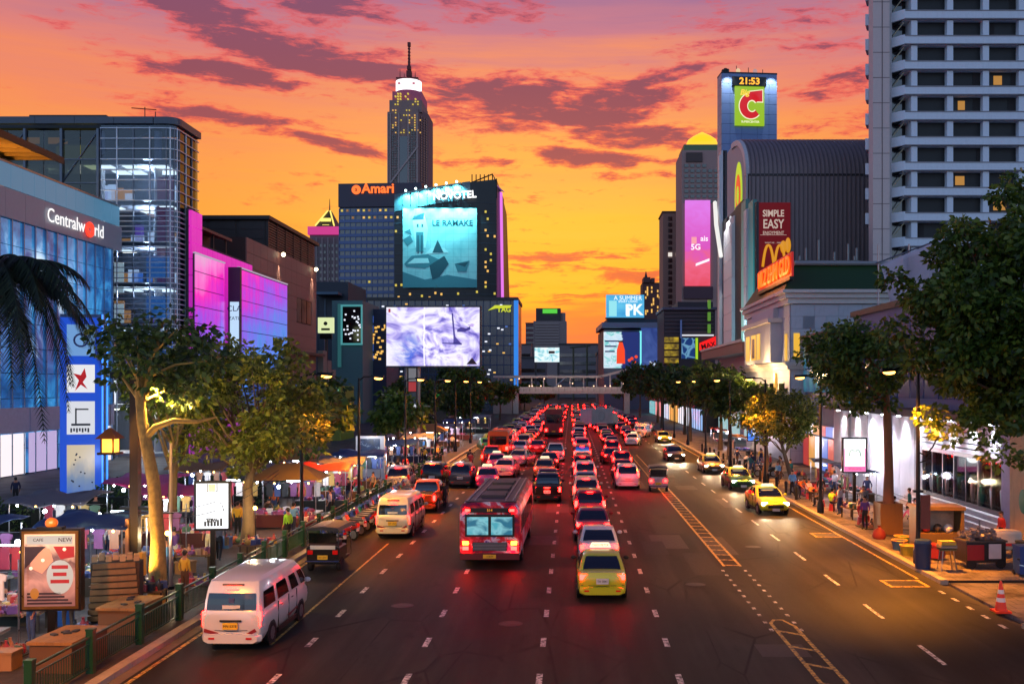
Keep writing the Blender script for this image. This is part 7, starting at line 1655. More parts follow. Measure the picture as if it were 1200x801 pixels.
# fence of the left kerb: posts, rails and balusters
t = thing('kerb_fence', 'dark green steel railing with square posts along the left kerb', 'fence', (-12.15, 22, .14))
pm_ = MB().bb(-.09, .09, -.09, .09, 0, 1.08).bb(-.1, .1, -.1, .1, 1.08, 1.13).mesh('post', GREENP); rl = MB().bb(-.03, .03, .1, 2.7, .9, .95).mesh('top_rail', GREENP); rb = MB().bb(-.02, .02, .1, 2.7, .14, .18).mesh('bottom_rail', GREENP); rm = MB().bb(-.02, .02, .1, 2.7, .74, .77).mesh('middle_rail', GREENP)
bal = MB()
for k in range(22): bal.bb(-.01, .01, .2 + k * .115, .22 + k * .115, .18, .74)
bm_ = bal.mesh('baluster', GREENP)
for i in range(25):
    y = i * 2.8
    for nm, me in (('post', pm_), ('top_rail', rl), ('bottom_rail', rb), ('middle_rail', rm)): obj(nm, me, t, (0, y, 0))
    stuff(obj('balusters', bm_, t, (0, y, 0)))
# poster board
t = thing('poster_board', 'framed vertical advertising poster on a post with round lamp on top', 'advertising board', (-14.5, 27.4, .14), R(4))
BR = pm('bronze_frame', (34, 26, 20), .35, .5)
MB().bb(-.1, .1, -.08, .08, 0, 1.0).build('post', BR, t); MB().bb(-.82, .82, -.12, .14, 1.0, 3.28).build('frame', BR, t); MB().bb(-.76, .76, -.15, -.11, 1.06, 3.22).build('inner_frame', pm('bronze_gold', (140, 92, 40), .3, .7), t)
def pp(n, tc):
    x, y, z = n.sep(tc)[0:3]; a = n.noise(n.vmul(tc, (1.2, 1, 1.0)), 1.0, 4, .55, .8)
    return n.ramp(n.m('ADD', n.m('MULTIPLY', z, .32), n.m('MULTIPLY', n.m('SUBTRACT', a, .5), .6)), [(.42, lin((120, 84, 78))), (.6, lin((176, 130, 116))), (.78, lin((96, 62, 56))), (.9, lin((212, 176, 150)))])
MB().bb(-.68, .68, -.17, -.145, 1.14, 3.14).build('poster', screen('poster_print', pp, .55, diffuse=.5), t)
pw = em('poster_white', (236, 214, 196), .75); pr_ = pm('poster_red', (150, 24, 22), .5, es=.35, emit=(150, 20, 16)); pk_ = pm('poster_dark', (50, 24, 26), .5)
MB().bb(-.62, .62, -.178, -.168, 2.86, 3.1).build('poster_band', pw, t); MB().prism([(.28 + .36 * math.cos(a), 2.0 + (.52 if math.sin(a) < 0 else .42) * math.sin(a)) for a in [2 * PI * k / 20 for k in range(20)]], 'y', -.18, -.17).build('poster_drop', pw, t)
for k, w in enumerate((.22, .18, .25)): MB().bb(.28 - w, .28 + w, -.188, -.178, 2.18 - k * .2, 2.28 - k * .2).build('poster_bar', pr_, t)
MB().prism([(-.55, 2.74), (.0, 2.74), (.1, 2.4), (-.2, 2.05), (-.5, 2.2)], 'y', -.178, -.168).build('poster_picture', pm('poster_skin', (214, 150, 120), .5, es=.3, emit=(214, 140, 110)), t); MB().prism([(-.66, 2.8), (-.1, 2.8), (-.3, 2.6), (-.55, 2.3), (-.66, 2.2)], 'y', -.184, -.17).build('poster_picture', pk_, t); MB().prism([(.1, 2.8), (.66, 2.8), (.66, 2.5), (.3, 2.44)], 'y', -.178, -.168).build('poster_picture', pr_, t)
for px, pz in ((-.5, 2.2), (-.18, 2.42), (.4, 2.72)): MB().ball((px, -.18, pz), (.05, .01, .05), 8, 5).build('poster_glint', em('poster_glint', (255, 220, 180), 1.6), t)
MB().ball((-.4, -.18, 1.5), (.12, .01, .16), 8, 6).build('poster_badge', em('poster_badge', (230, 130, 30), .7), t)
text('NEW', .16, pk_, t, (.42, -.185, 2.98), (R(90), 0, 0), .004, 'poster_lettering'); text('CAFE', .12, pk_, t, (-.3, -.185, 2.98), (R(90), 0, 0), .004, 'poster_lettering')
for k in range(4): MB().bb(-.6, .6 - k * .1, -.18, -.17, 1.2 + k * .09, 1.25 + k * .09).build('poster_line', pk_, t)
MB().ball((.0, -.05, 3.44), (.17, .15, .15), 12, 8).build('lamp_globe', pm('globe_orange', (190, 90, 30), .4, es=.4, emit=(255, 120, 30)), t); MB().bb(-.34, .34, -.2, .06, 3.28, 3.34).build('lamp_tray', BR, t); lamp((0, -.9, 3.6), 60, (1, .7, .4), t, .2)
# lightboxes
def lightbox(label, x, y, zc, w, h, col, decals, rz=0):
    t = thing('lightbox', label, 'advertising board', (x, y, .14), rz); MB().bb(-.09, .09, -.07, .07, 0, zc - h / 2).build('post', BLACK, t); MB().bb(-w / 2 - .09, w / 2 + .09, -.1, .12, zc - h / 2 - .09, zc + h / 2 + .09).build('frame', BLACK, t); MB().bb(-w / 2, w / 2, -.13, -.1, zc - h / 2, zc + h / 2).build('lit_panel', col, t)
    for a, b, c, d, m in decals: MB().bb(a, b, -.145, -.125, zc + c, zc + d).build('panel_print', m, t)
    lamp((0, -.8, zc), 45, (1, 1, 1), t, .4); return t
WP = em('lightbox_white', (250, 252, 255), 1.35); INKD = pm('print_dark', (40, 44, 50), .6)
t = lightbox('bright white lightbox panel on a post before the broad tree', -14.0, 38.3, 2.58, 1.2, 1.75, WP, [(-.2, .2, .55, .57, INKD), (-.2, -.17, .55, .87, INKD), (.17, .2, .55, .87, INKD), (-.14, .12, .58, .84, pm('print_tan', (210, 190, 160), .6))] + [(-.3 + .12 * k, -.22 + .12 * k, -.78, -.6 + (k % 3) * .06, INKD) for k in range(6)] + [(.3, .36, .1, .14, INKD), (.36, .42, -.05, 0, INKD), (-.4, -.36, -.3, -.27, INKD), (.4, .44, -.2, -.1, INKD)], R(6))
text('TDW', .2, INKD, t, (-.02, -.14, 2.02), (R(90), 0, 0), .004, 'print_text', .9, bold=.01)
t = lightbox('small white lightbox with pink border on the right pavement', 16.9, 58.7, 3.1, 1.3, 1.95, WP, [(-.65, .65, -.97, -.66, em('print_pink', (240, 120, 190), 1.0)), (-.65, -.6, -.7, .4, em('print_pink', (240, 120, 190), 1.0)), (.6, .65, -.7, .4, em('print_pink', (240, 120, 190), 1.0))])
for s in (-1, 1): MB().tube([(s * .02, -.15, 3.3), (s * .15, -.15, 3.46), (s * .3, -.15, 3.3), (s * .34, -.15, 3.05)], .03, 5).build('print_arch', pm('print_green', (70, 130, 100), .6), t)
text('Welcome', .2, pm('print_magenta', (190, 60, 130), .5), t, (0, -.15, 2.3), (R(90), 0, 0), .004, 'print_text')
def blue_scr(n, tc): return n.ramp(n.noise(n.vmul(tc, (1.2, 1, 1.2)), 1.0, 3, .5, 1), [(.4, lin((20, 90, 200))), (.6, lin((60, 160, 250)))])
lightbox('glowing blue screen on a post under the right trees', 17.1, 91.5, 3.0, 1.35, 1.7, screen('kerb_blue_screen', blue_scr, 1.2), [(-.3, .35, -.3, -.15, em('scr_white', (220, 240, 255), 1.2)), (-.35, -.05, .1, .3, _M['scr_white'])])
t = thing('advertising_pylon', 'tall blue-edged advertising pylon with stacked lit panels', 'advertising pylon', (-28.2, 56.4, .1), R(14))
BP = em('pylon_blue', (20, 84, 226), .75); MB().bb(-1.1, 1.1, 0, 1.3, .3, 11.4).build('body', pm('pylon_grey', (70, 92, 130), .4), t); MB().bb(-1.15, 1.15, -.05, 1.35, 0, .5).build('base', DGREY, t)
for a, b, c, d in ((-1.1, -.74, .5, 11.2), (.74, 1.1, .5, 11.2)): MB().bb(a, b, -.06, -.005, c, d).build('blue_frame', BP, t)
zz = [(.9, 3.9), (4.5, 6.4), (6.9, 8.5), (9.0, 10.8)]
for k, (a, b) in enumerate(zz):
    MB().bb(-.74, .74, -.06, -.005, b, (zz[k + 1][0] if k < 3 else 11.2)).build('blue_frame', BP, t)
    c = [screen('pylon_poster', lambda n, tc: n.ramp(n.m('ADD', n.m('MULTIPLY', n.sep(tc)[2], .25), n.m('MULTIPLY', n.noise(n.vmul(tc, (1.3, 1, .5)), 1.0, 3), .5)), [(.4, lin((50, 110, 210))), (.75, lin((130, 150, 180))), (1.1, lin((226, 206, 170)))]), .8), em('pylon_pale', (226, 228, 236), .9), em('pylon_white', (236, 236, 240), .95), em('pylon_sky', (120, 170, 230), .8)][k]
    MB().bb(-.74, .74, -.04, -.005, a, b).build('lit_panel', c, t)
MB().bb(-.74, .74, -.06, -.005, .5, .9).build('blue_frame', BP, t)
rp = pm('print_red', (200, 30, 36), .5, es=.4, emit=(220, 30, 30)); MB().prism([(-.3, 7.0), (-.1, 7.6), (-.4, 8.0), (0, 7.9), (.2, 8.3), (.3, 7.8), (.1, 7.5), (.35, 7.1), (0, 7.35)], 'y', -.07, -.04).build('panel_print', rp, t)
MB().bb(-.5, .5, -.07, -.04, 5.0, 5.12).build('panel_print', INKD, t); MB().bb(-.3, -.22, -.07, -.04, 5.12, 6.0).build('panel_print', INKD, t); MB().bb(-.3, .4, -.07, -.04, 5.9, 5.98).build('panel_print', INKD, t)
for k in range(7): MB().bb(-.55 + k * .15, -.46 + k * .15, -.07, -.04, 4.62 + (k % 2) * .06, 4.86).build('panel_print', INKD, t)
MB().torus((0, -.05, 9.9), 'y', .35, .06, 14, 5).build('panel_print', pm('print_navy', (50, 60, 120), .5), t); rn = random.Random(8)
for k in range(12): MB().ball((rn.uniform(-.5, .6), -.05, rn.uniform(1.3, 3.4)), (.05, .02, .05), 6, 4).build('panel_print', INKD, t)
MB().bb(1.1, 1.16, -.06, .1, .4, 11.4).build('neon_edge', em('pylon_neon', (60, 140, 255), 1.8), t); MB().bb(1.1, 1.16, 1.2, 1.36, .4, 11.4).build('neon_edge', _M['pylon_neon'], t); lamp((.4, -2, 3), 160, (.3, .5, 1), t, .5)
# traffic cone, bins, boxes
OR = pm('cone_orange', (224, 56, 16), .5)
t = thing('traffic_cone', 'orange traffic cone with white bands beside the driveway', 'traffic cone', (13.95, 31.9, .05)); MB().bb(-.25, .25, -.25, .25, 0, .06).build('base', OR, t); MB().lathe([(.19, .06), (.045, .95), (.03, 1.0)], n=14).build('cone', OR, t, smooth=50)
for z in (.34, .6): MB().lathe([(.195 - .16 * z + .006, z), (.195 - .16 * (z + .13) + .006, z + .13)], n=14).build('white_band', pm('band_white', (220, 214, 206), .4), t)
t = thing('blue_bin', 'blue drum bin at the foot of the double lamp', 'bin', (13.95, 39.0, .14)); MB().lathe([(.3, 0), (.33, 1.0), (.3, 1.02)], n=14).build('body', pm('bin_blue', (16, 44, 80), .45), t, smooth=50); MB().lathe([(.34, 1.02), (.3, 1.14), (.1, 1.18)], n=14).build('lid', pm('bin_lid', (12, 40, 80), .4), t)
t = thing('folding_stool', 'wire chair stacked with trays right of the blue bin', 'chair', (14.75, 38.6, .14))
for x in (-.25, .25):
    for y in (-.2, .2): MB().cyl((x * 1.2, y * 1.2, 0), (x * .8, y * .8, .8), .02, None, 5).build('leg', STEEL, t)
MB().bb(-.3, .3, -.25, .25, .8, .86).build('seat', pm('seat_olive', (90, 84, 50), .6), t); MB().bb(-.32, .32, -.26, .26, .9, 1.0).build('tray', pm('tray_grey', (120, 116, 104), .5), t); MB().bb(-.28, .28, -.24, .24, 1.02, 1.16).build('tray', pm('tray_yellow', (190, 150, 50), .5), t)
t = thing('vendor_cart', 'black and red vendor cart with heaped top near the double lamp', 'cart', (16.4, 39.4, .14), R(4)); MB().bb(-.8, .8, -.5, .5, .25, 1.05).build('body', pm('cart_black', (26, 22, 24), .5), t); MB().bb(-.78, -.1, -.53, -.5, .35, .95).build('red_panel', pm('cart_red', (150, 24, 26), .5), t); MB().bb(.1, .6, -.53, -.5, .4, .98).build('white_panel', pm('cart_white', (200, 190, 190), .5), t); MB().bb(-.85, .85, -.55, .55, 1.05, 1.12).build('top', pm('cart_top', (60, 54, 50), .5), t)
for x in (-.6, .6): MB().cyl((x, -.52, .2), (x, -.44, .2), .2, None, 12).build('wheel', TYRE, t)
rn = random.Random(3); g = MB()
for i in range(60): g.box((rn.uniform(-.7, .7), rn.uniform(-.45, .45), 1.14 + rn.random() * .45 * (1 - .5 * rn.random())), (rn.uniform(.08, .2),) * 2 + (rn.uniform(.06, .14),), rn.random() * 3)
stuff(g.build('goods', pm('goods_grey', (96, 92, 98), .5, var=.6, scale=9), t))
t = thing('yellow_stall', 'yellow panelled booth behind the double lamp', 'booth', (15.9, 42.8, .14), R(-4)); YE = pm('booth_yellow', (96, 74, 34), .5, dirt=.3); MB().bb(-1.0, 1.0, -.6, .6, 0, .9).build('counter', YE, t); MB().bb(-1.0, -.88, -.6, .6, .9, 1.9).build('side_panel', YE, t); MB().bb(.88, 1.0, -.6, .6, .9, 1.9).build('side_panel', YE, t); MB().bb(-1.05, 1.05, -.65, .65, 1.9, 2.05).build('roof', YE, t); MB().bb(-.86, .86, .4, .5, .9, 1.9).build('back_panel', pm('booth_print', (190, 170, 150), .5, var=.7, scale=2), t)
for x, c in ((-.5, (150, 30, 30)), (0, (60, 50, 40)), (.45, (220, 210, 200))): MB().ball((x, -.2, 1.08), (.2, .18, .2), 8, 6).build('jar', pm('jar_%d' % c[0], c, .4), t)
t = thing('food_cart', 'white rounded food cart with red trim by store steps', 'cart', (18.3, 41.8, .14)); MB().loft([[(x * k, y * k, z) for x, y in ((-.7, -.4), (.7, -.4), (.8, 0), (.7, .4), (-.7, .4), (-.8, 0))] for k, z in ((.9, .35), (1, .6), (1, 1.0), (.95, 1.1))]).build('body', pm('cart_cream', (206, 190, 170), .5), t); MB().bb(-.72, .72, -.43, -.4, .5, .62).build('trim', pm('trim_red', (170, 30, 30), .5), t)
for x in (-.5, .5): MB().cyl((x, -.45, .25), (x, -.37, .25), .25, None, 12).build('wheel', TYRE, t)
for k, (x, y, c, lab) in enumerate(((15.0, 44.6, (40, 120, 50), 'green plastic basket beside brown tree trunk'), (14.5, 43.4, (30, 70, 120), 'blue plastic tub with yellow rim by the kerb'), (14.4, 42.0, (190, 160, 40), 'yellow plastic tub nearest double lamp'))):
    t = thing('plastic_tub', lab, 'tub', (x, y, .14)); MB().lathe([(.28, 0), (.36, .42), (.33, .42), (.26, .04)], n=12).build('tub', pm('tub_%d' % c[0], c, .45), t); MB().torus((0, 0, .43), 'z', .35, .025, 14, 5).build('rim', pm('rim_ochre', (200, 150, 50), .4), t)
t = thing('red_sack', 'bulging red sack slumped by the brown trunk', 'sack', (14.6, 46.6, .14)); MB().lathe([(.28, 0), (.34, .14), (.27, .36), (.12, .48), (.05, .54), (.1, .62)], n=10).build('sack', pm('sack_red', (110, 24, 22), .7, bump=.6), t, smooth=60)
t = thing('planter_box', 'yellow square planter box round the brown trunk', 'planter', (15.6, 48.4, .14))
for a, b, c, d in ((-.55, .55, -.55, -.47), (-.55, .55, .47, .55), (-.55, -.47, -.47, .47), (.47, .55, -.47, .47)): MB().bb(a, b, c, d, 0, 1.5).build('side_panel', pm('planter_ochre', (120, 84, 40), .6, dirt=.3), t)
for k, (x, y, s, lab) in enumerate(((-13.1, 25.6, 1.0, 'pale wooden chest behind the fence, nearest poster board'), (-13.2, 29.4, 1.0, 'pale wooden chest behind the fence, under stacked pallets'))):
    t = thing('wooden_chest', lab, 'chest', (x, y, .14), R(-3)); wm = pm('chest_wood', (140, 100, 50), .7, dirt=.4); MB().bb(-.55, .55, -.85, .85, 0, .72).build('body', pm('chest_side', (92, 64, 36), .7), t)
    for q in range(5): MB().bb(-.6 + q * .24, -.37 + q * .24, -.9, .9, .72, .8).build('lid_plank', wm, t)
    for q in range(4): MB().box((rn.uniform(-.3, .3), rn.uniform(-.6, .6), .82), (.12, .2, .05), q).build('clutter', INKD, t)
t = thing('pallet_stack', 'leaning stack of brown slatted crates beside the wooden chests', 'crates', (-14.1, 30.4, .14), R(12)); wd = pm('pallet_brown', (120, 82, 44), .8, var=.4, dirt=.3)
for k in range(9):
    for q in range(2): MB().box((0, q * .7 - .3, .15 + k * .2), (1.5 - .04 * k, .1, .15), .02 * k).build('slat', wd, t)
MB().bb(-.7, .7, -.2, .4, 0, 1.8).build('crate_body', pm('crate_dark', (60, 42, 28), .8), t)
for q in range(7): MB().box((-.6 + q * .2, -.1, 1.95 + .05 * (q % 2)), (.16, .5, .16), .2).build('top_box', pm('top_box_tan', (160, 120, 80), .7), t)
# ------------------------------------------------------------------ people
SKIN = pm('skin', (172, 120, 92), .6, var=.05); HAIR = pm('hair_black', (18, 14, 13), .5)
def person_mesh(name, J, arms, legs, head):
    """J: spine joints; limbs as joint lists; grown as one skin, then clothes zones by nearest joint"""
    V, E, Rr, Z = [], [], [], []
    def put(p, r, zone, link=None):
        V.append(p); Rr.append(r); Z.append(zone)
        if link is not None: E.append((link, len(V) - 1))
        return len(V) - 1
    pel = put(J[0], (.135, .11), 2); wai = put(J[1], (.125, .095), 1, pel); che = put(J[2], (.155, .105), 1, wai); nek = put(J[3], (.055, .055), 0, che)
    h1 = put(head[0], (.08, .095), 0, nek); h2 = put(head[1], (.075, .09), 0, h1)
    hands = []
    for sh, el, wr, ha in arms:
        a = put(sh, (.062, .062), 1, che); b = put(el, (.042, .042), 1, a); c = put(wr, (.03, .03), 0, b); d = put(ha, (.036, .022), 0, c); hands.append((wr, ha))
    for hi, kn, an, to in legs:
        a = put(hi, (.095, .095), 2, pel); b = put(kn, (.062, .062), 2, a); c = put(an, (.042, .042), 2, b); d = put(to, (.045, .035), 3, c)
    me = bpy.data.meshes.new('tmp'); me.from_pydata(V, E, []); o = bpy.data.objects.new('tmp', me); COL.objects.link(o)
    o.modifiers.new('skin', 'SKIN'); 
    for i, sv in enumerate(me.skin_vertices[0].data): sv.radius = Rr[i]; sv.use_root = i == 0
    sm = o.modifiers.new('sub', 'SUBSURF'); sm.levels = 1
    dg = bpy.context.evaluated_depsgraph_get(); r = bpy.data.meshes.new_from_object(o.evaluated_get(dg)); bpy.data.objects.remove(o)
    mb = MB(); mb.v = [tuple(v.co) for v in r.vertices]; mb.f = [list(p.vertices) for p in r.polygons]; P = [Vector(v) for v in V]
    for p in r.polygons:
        c = Vector(p.center); best, z = 9, 1
        for a, b in E:
            d = P[b] - P[a]; u = max(0, min(1, (c - P[a]).dot(d) / max(d.length_squared, 1e-9))); q = (c - P[a] - d * u).length
            if q < best: best = q; z = Z[b] if u > .5 or Z[a] == Z[b] else Z[a]
        mb.mi.append(z)
    for wr, ha in hands:                                   # four fingers and a thumb
        w, h = Vector(wr), Vector(ha); d = (h - w).normalized(); s = d.cross(Vector((1, 0, 0))); s = s.normalized() if s.length > .1 else Vector((0, 1, 0))
        for k, ln in enumerate((.055, .065, .06, .045)): p = h + s * (-.024 + .016 * k); mb.tube([p, p + d * ln * .6, p + d * ln + Vector((0, .012, 0))], [.009, .008, .006], 5, 0)
        p = w.lerp(h, .6) - s * .03; mb.tube([p, p - s * .025 + d * .03, p - s * .02 + d * .055], [.01, .009, .006], 5, 0)
    c = Vector(head[0]).lerp(Vector(head[1]), .45); f = Vector((0, 1, 0))
    mb.add([c + Vector((-.014, .085, -.02)), c + Vector((.014, .085, -.02)), c + Vector((0, .115, -.022)), c + Vector((0, .088, .025))], [(0, 1, 2), (0, 2, 3), (1, 3, 2)], 0)
    for s in (-1, 1): mb.ball(c + Vector((s * .032, .083, .018)), .011, 6, 4, 4); mb.ball(c + Vector((s * .085, 0, -.005)), (.014, .025, .035), 6, 4, 0)
    mb.box(c + Vector((0, .084, -.055)), (.045, .012, .01), 0, 5)
    m = mb.mesh(name, [SKIN, HAIR, HAIR, HAIR, HAIR, pm('lips', (140, 70, 64), .6)], smooth=70); hp = [(c.x, c.y, c.z)]
    return m, c
def sym(f): return [f(-1), f(1)]
POSES = {
 'standing': person_mesh('person_standing', [(0, 0, .92), (0, 0, 1.1), (0, -.01, 1.3), (0, 0, 1.47)], sym(lambda s: ((s * .18, 0, 1.36), (s * .24, -.03, 1.1), (s * .23, .08, .88), (s * .22, .11, .79))), sym(lambda s: ((s * .085, 0, .86), (s * .095, .02, .48), (s * .1, -.02, .09), (s * .11, .12, .045))), [(0, .02, 1.56), (0, .03, 1.66)]),
 'walking': person_mesh('person_walking', [(0, 0, .9), (0, .02, 1.08), (0, .03, 1.28), (0, .05, 1.45)], [((-.18, .03, 1.34), (-.24, -.14, 1.1), (-.22, -.1, .88), (-.22, -.08, .8)), ((.18, .03, 1.34), (.24, .14, 1.1), (.2, .3, .92), (.2, .34, .85))], [((-.085, 0, .84), (-.09, .2, .5), (-.09, .22, .1), (-.1, .36, .06)), ((.085, 0, .84), (.09, -.06, .47), (.09, -.3, .14), (.09, -.2, .05))], [(0, .07, 1.54), (0, .08, 1.64)]),
 'bending': person_mesh('person_bending', [(0, -.1, .9), (0, .04, 1.03), (0, .22, 1.13), (0, .36, 1.2)], sym(lambda s: ((s * .18, .27, 1.14), (s * .24, .38, .92), (s * .18, .55, .8), (s * .17, .62, .75))), sym(lambda s: ((s * .09, -.08, .85), (s * .1, 0, .47), (s * .1, -.08, .09), (s * .11, .06, .045))), [(0, .45, 1.25), (0, .52, 1.32)]),
 'sitting': person_mesh('person_sitting', [(0, 0, .5), (0, -.02, .68), (0, 0, .88), (0, .04, 1.05)], sym(lambda s: ((s * .18, .01, .94), (s * .25, .05, .7), (s * .15, .27, .62), (s * .12, .34, .6))), sym(lambda s: ((s * .1, .06, .48), (s * .13, .44, .5), (s * .13, .42, .1), (s * .14, .55, .045))), [(0, .06, 1.14), (0, .07, 1.24)]),
}
HAIRM = {}
CLOTH = {k: pm('cloth_' + k.replace(' ', '_'), c, .8) for k, c in {'white': (206, 200, 196), 'black': (24, 24, 28), 'navy': (28, 36, 70), 'red': (170, 34, 36), 'lime green': (140, 200, 40), 'sky blue': (80, 140, 200), 'yellow': (214, 170, 50), 'pink': (214, 110, 150), 'grey': (110, 110, 114), 'orange': (214, 110, 40), 'denim': (52, 72, 110), 'brown': (90, 64, 46), 'teal': (30, 110, 110), 'purple': (96, 60, 130)}.items()}
NP = [0]
def person(where, x, y, rz, top, legs='denim', pose='standing', z=.145, label=None, group=None, h=1.0, seat=False, extra=None):
    me, c = POSES[pose]; o = obj('person', me, None, (x, y, z), R(rz)); tag(o, label or 'person in %s top and %s trousers %s %s' % (top, legs, pose, where), 'person', group)
    for i, m in ((1, CLOTH[top]), (2, CLOTH[legs]), (3, TRIM)): setmat(o, m, i)
    o.scale = (h, h, h)
    if pose not in HAIRM:
        mb = MB(); mb.ball(c + Vector((0, -.022, .035)), (.092, .1, .085), 10, 7); mb.ball(c + Vector((0, -.05, -.02)), (.08, .06, .07), 8, 6); HAIRM[pose] = mb.mesh('hair', HAIR, 60)
    obj('hair', HAIRM[pose], o)
    if seat: st = thing('plastic_stool', 'small plastic stool under person in %s %s' % (top, where), 'stool', (x, y, z)); MB().lathe([(.2, 0), (.15, .36), (.16, .4)], n=8).build('seat', pm('stool_red', (150, 30, 40), .5), st)
    if extra: MB().box((.3, .02, .78), (.12, .28, .3)).build('bag', CLOTH[extra], o); 
    return o
# ------------------------------------------------------------------ market stalls of the left pavement
LED = em('led_bulb', (225, 238, 255), 45)
LEDW = em('string_bulb_warm', (255, 190, 90), 14)
rs = random.Random(50)
DARKM = [pm('cloth_dark_%d' % i, c, .8) for i, c in enumerate(((40, 36, 60), (70, 30, 36), (34, 44, 40), (74, 60, 44)))]
GOODC = [(150, 50, 72), (200, 192, 186), (48, 66, 116), (168, 132, 60), (58, 92, 68), (104, 54, 100), (140, 96, 70), (30, 33, 40), (150, 36, 40)]
GOODM = [pm('goods_%d' % i, c, .6, var=.3, scale=6) for i, c in enumerate(GOODC)]
def stall(label, x, y, rz, w, d, roof, rc, hang=6, light=(.82, .9, 1.0), watts=60, goods=40, h=2.5, name='market_stall', cloth=None):
    t = thing(name, label, 'market stall', (x, y, .145), R(rz)); hw, hd = w / 2, d / 2
    for sx in (-1, 1):
        for sy in (-1, 1): MB().cyl((sx * (hw - .05), sy * (hd - .05), 0), (sx * (hw - .05), sy * (hd - .05), h), .025, None, 6).build('pole', STEEL, t)
    if roof == 'pitched': MB().loft([[(-hw - .2, -hd - .2, h), (hw + .2, -hd - .2, h), (hw + .2, hd + .2, h), (-hw - .2, hd + .2, h)], [(-hw * .35, -.1, h + .75), (hw * .35, -.1, h + .75), (hw * .35, .1, h + .75), (-hw * .35, .1, h + .75)]]).build('canopy', rc, t)
    elif roof == 'umbrella':
        r = []
        for k in range(17): a = 2 * PI * k / 16; q = 1 - .05 * (k % 2); r.append((a, q))
        MB().loft([[(math.cos(a) * hw * 1.25 * q * s, math.sin(a) * hd * 1.25 * q * s, h + zz) for a, q in r[:-1]] for s, zz in ((1, -.25), (.97, -.1), (.55, .25), (.03, .5))]).build('canopy', rc, t); MB().cyl((0, 0, .7), (0, 0, h + .5), .03, None, 6).build('pole', STEEL, t)
    elif roof == 'tarp':
        rr = []
        for i in range(7): u = i / 6; rr.append([(-hw - .15 + (w + .3) * j / 5, -hd - .15 + (d + .3) * u, h + .3 * u + .1 * math.sin(j * 2.3 + i) - .12 * math.sin(PI * j / 5)) for j in range(6)])
        mb = MB(); mb.v = [p for q in rr for p in q]; mb.f = [(i * 6 + j, i * 6 + j + 1, i * 6 + j + 7, i * 6 + j + 6) for i in range(6) for j in range(5)]; mb.mi = [0] * 30; o = mb.build('canopy', rc, t, smooth=60); md = o.modifiers.new('thickness', 'SOLIDIFY'); md.thickness = .02
    MB().bb(-hw + .1, hw - .1, -hd + .15, hd - .4, .66, .74).build('table_top', pm('table_grey', (110, 104, 100), .6), t); MB().bb(-hw + .1, hw - .1, -hd + .13, -hd + .16, .1, .74).build('table_cloth', cloth or DARKM[rs.randrange(4)], t)
    gs = [MB(), MB(), MB(), MB()]
    for i in range(goods):
        g = gs[rs.randrange(4)]; px, py, s = rs.uniform(-hw + .2, hw - .2), rs.uniform(-hd + .2, hd - .5), rs.uniform(.08, .22)
        if i % 3: g.box((px, py, .74 + s * .5), (s * 1.6, s * 1.3, s), rs.random() * 3, 0, (.9, .8))
        else: g.ball((px, py, .74 + s * .5), (s * .8, s * .7, s * .55), 6, 5)
    for g in gs:
        if g.f: stuff(g.build('goods', GOODM[rs.randrange(9)], t))
    for i in range(hang):
        px = -hw + .25 + (w - .5) * (i + .5) / hang; sg = MB(); z = h - .35
        sg.prism([(px - .24, z - .05), (px - .1, z), (px + .1, z), (px + .24, z - .05), (px + .2, z - .22), (px + .15, z - .18), (px + .16, z - .72), (px - .16, z - .72), (px - .15, z - .18), (px - .2, z - .22)], 'y', hd - .2 - .04 * (i % 3), hd - .14 - .04 * (i % 3)); sg.build('hanging_shirt', GOODM[rs.randrange(9)], t)
    if hang: MB().cyl((-hw, hd - .17, h - .32), (hw, hd - .17, h - .32), .015, None, 5).build('hanging_rail', STEEL, t)
    lx = rs.uniform(-.3, .3) * w
    MB().ball((lx, -hd + .1, h - .35), .085, 8, 6).build('bulb', LED, t); MB().cyl((lx, -hd + .1, h - .27), (lx, -hd + .1, h), .01, None, 4).build('wire', TRIM, t); lamp((lx, -hd - .1, h - .45), watts, light, t, .1)
    for q in range(4): MB().ball((-hw + w * (q + .5) / 4, -hd + .06, h - .12 - .05 * (q % 2)), .05, 6, 4).build('string_bulb', LEDW if q % 2 else LED, t)
    if w > 2.6: MB().bb(-lx - .35, -lx + .35, .1, .16, h - .2, h - .15).build('tube_light', em('tube_light', (230, 240, 255), 12), t); lamp((-lx, .1, h - .3), watts * .7, light, t, .2)
    return t
TB, TG, TP, TO, TW, TR = pm('tarp_blue', (30, 64, 110), .6), pm('tarp_olive', (84, 74, 36), .7), pm('tarp_magenta', (170, 40, 110), .6), pm('tarp_ochre', (150, 96, 40), .7), pm('tarp_white', (112, 108, 112), .7), pm('tarp_red', (150, 34, 40), .6)
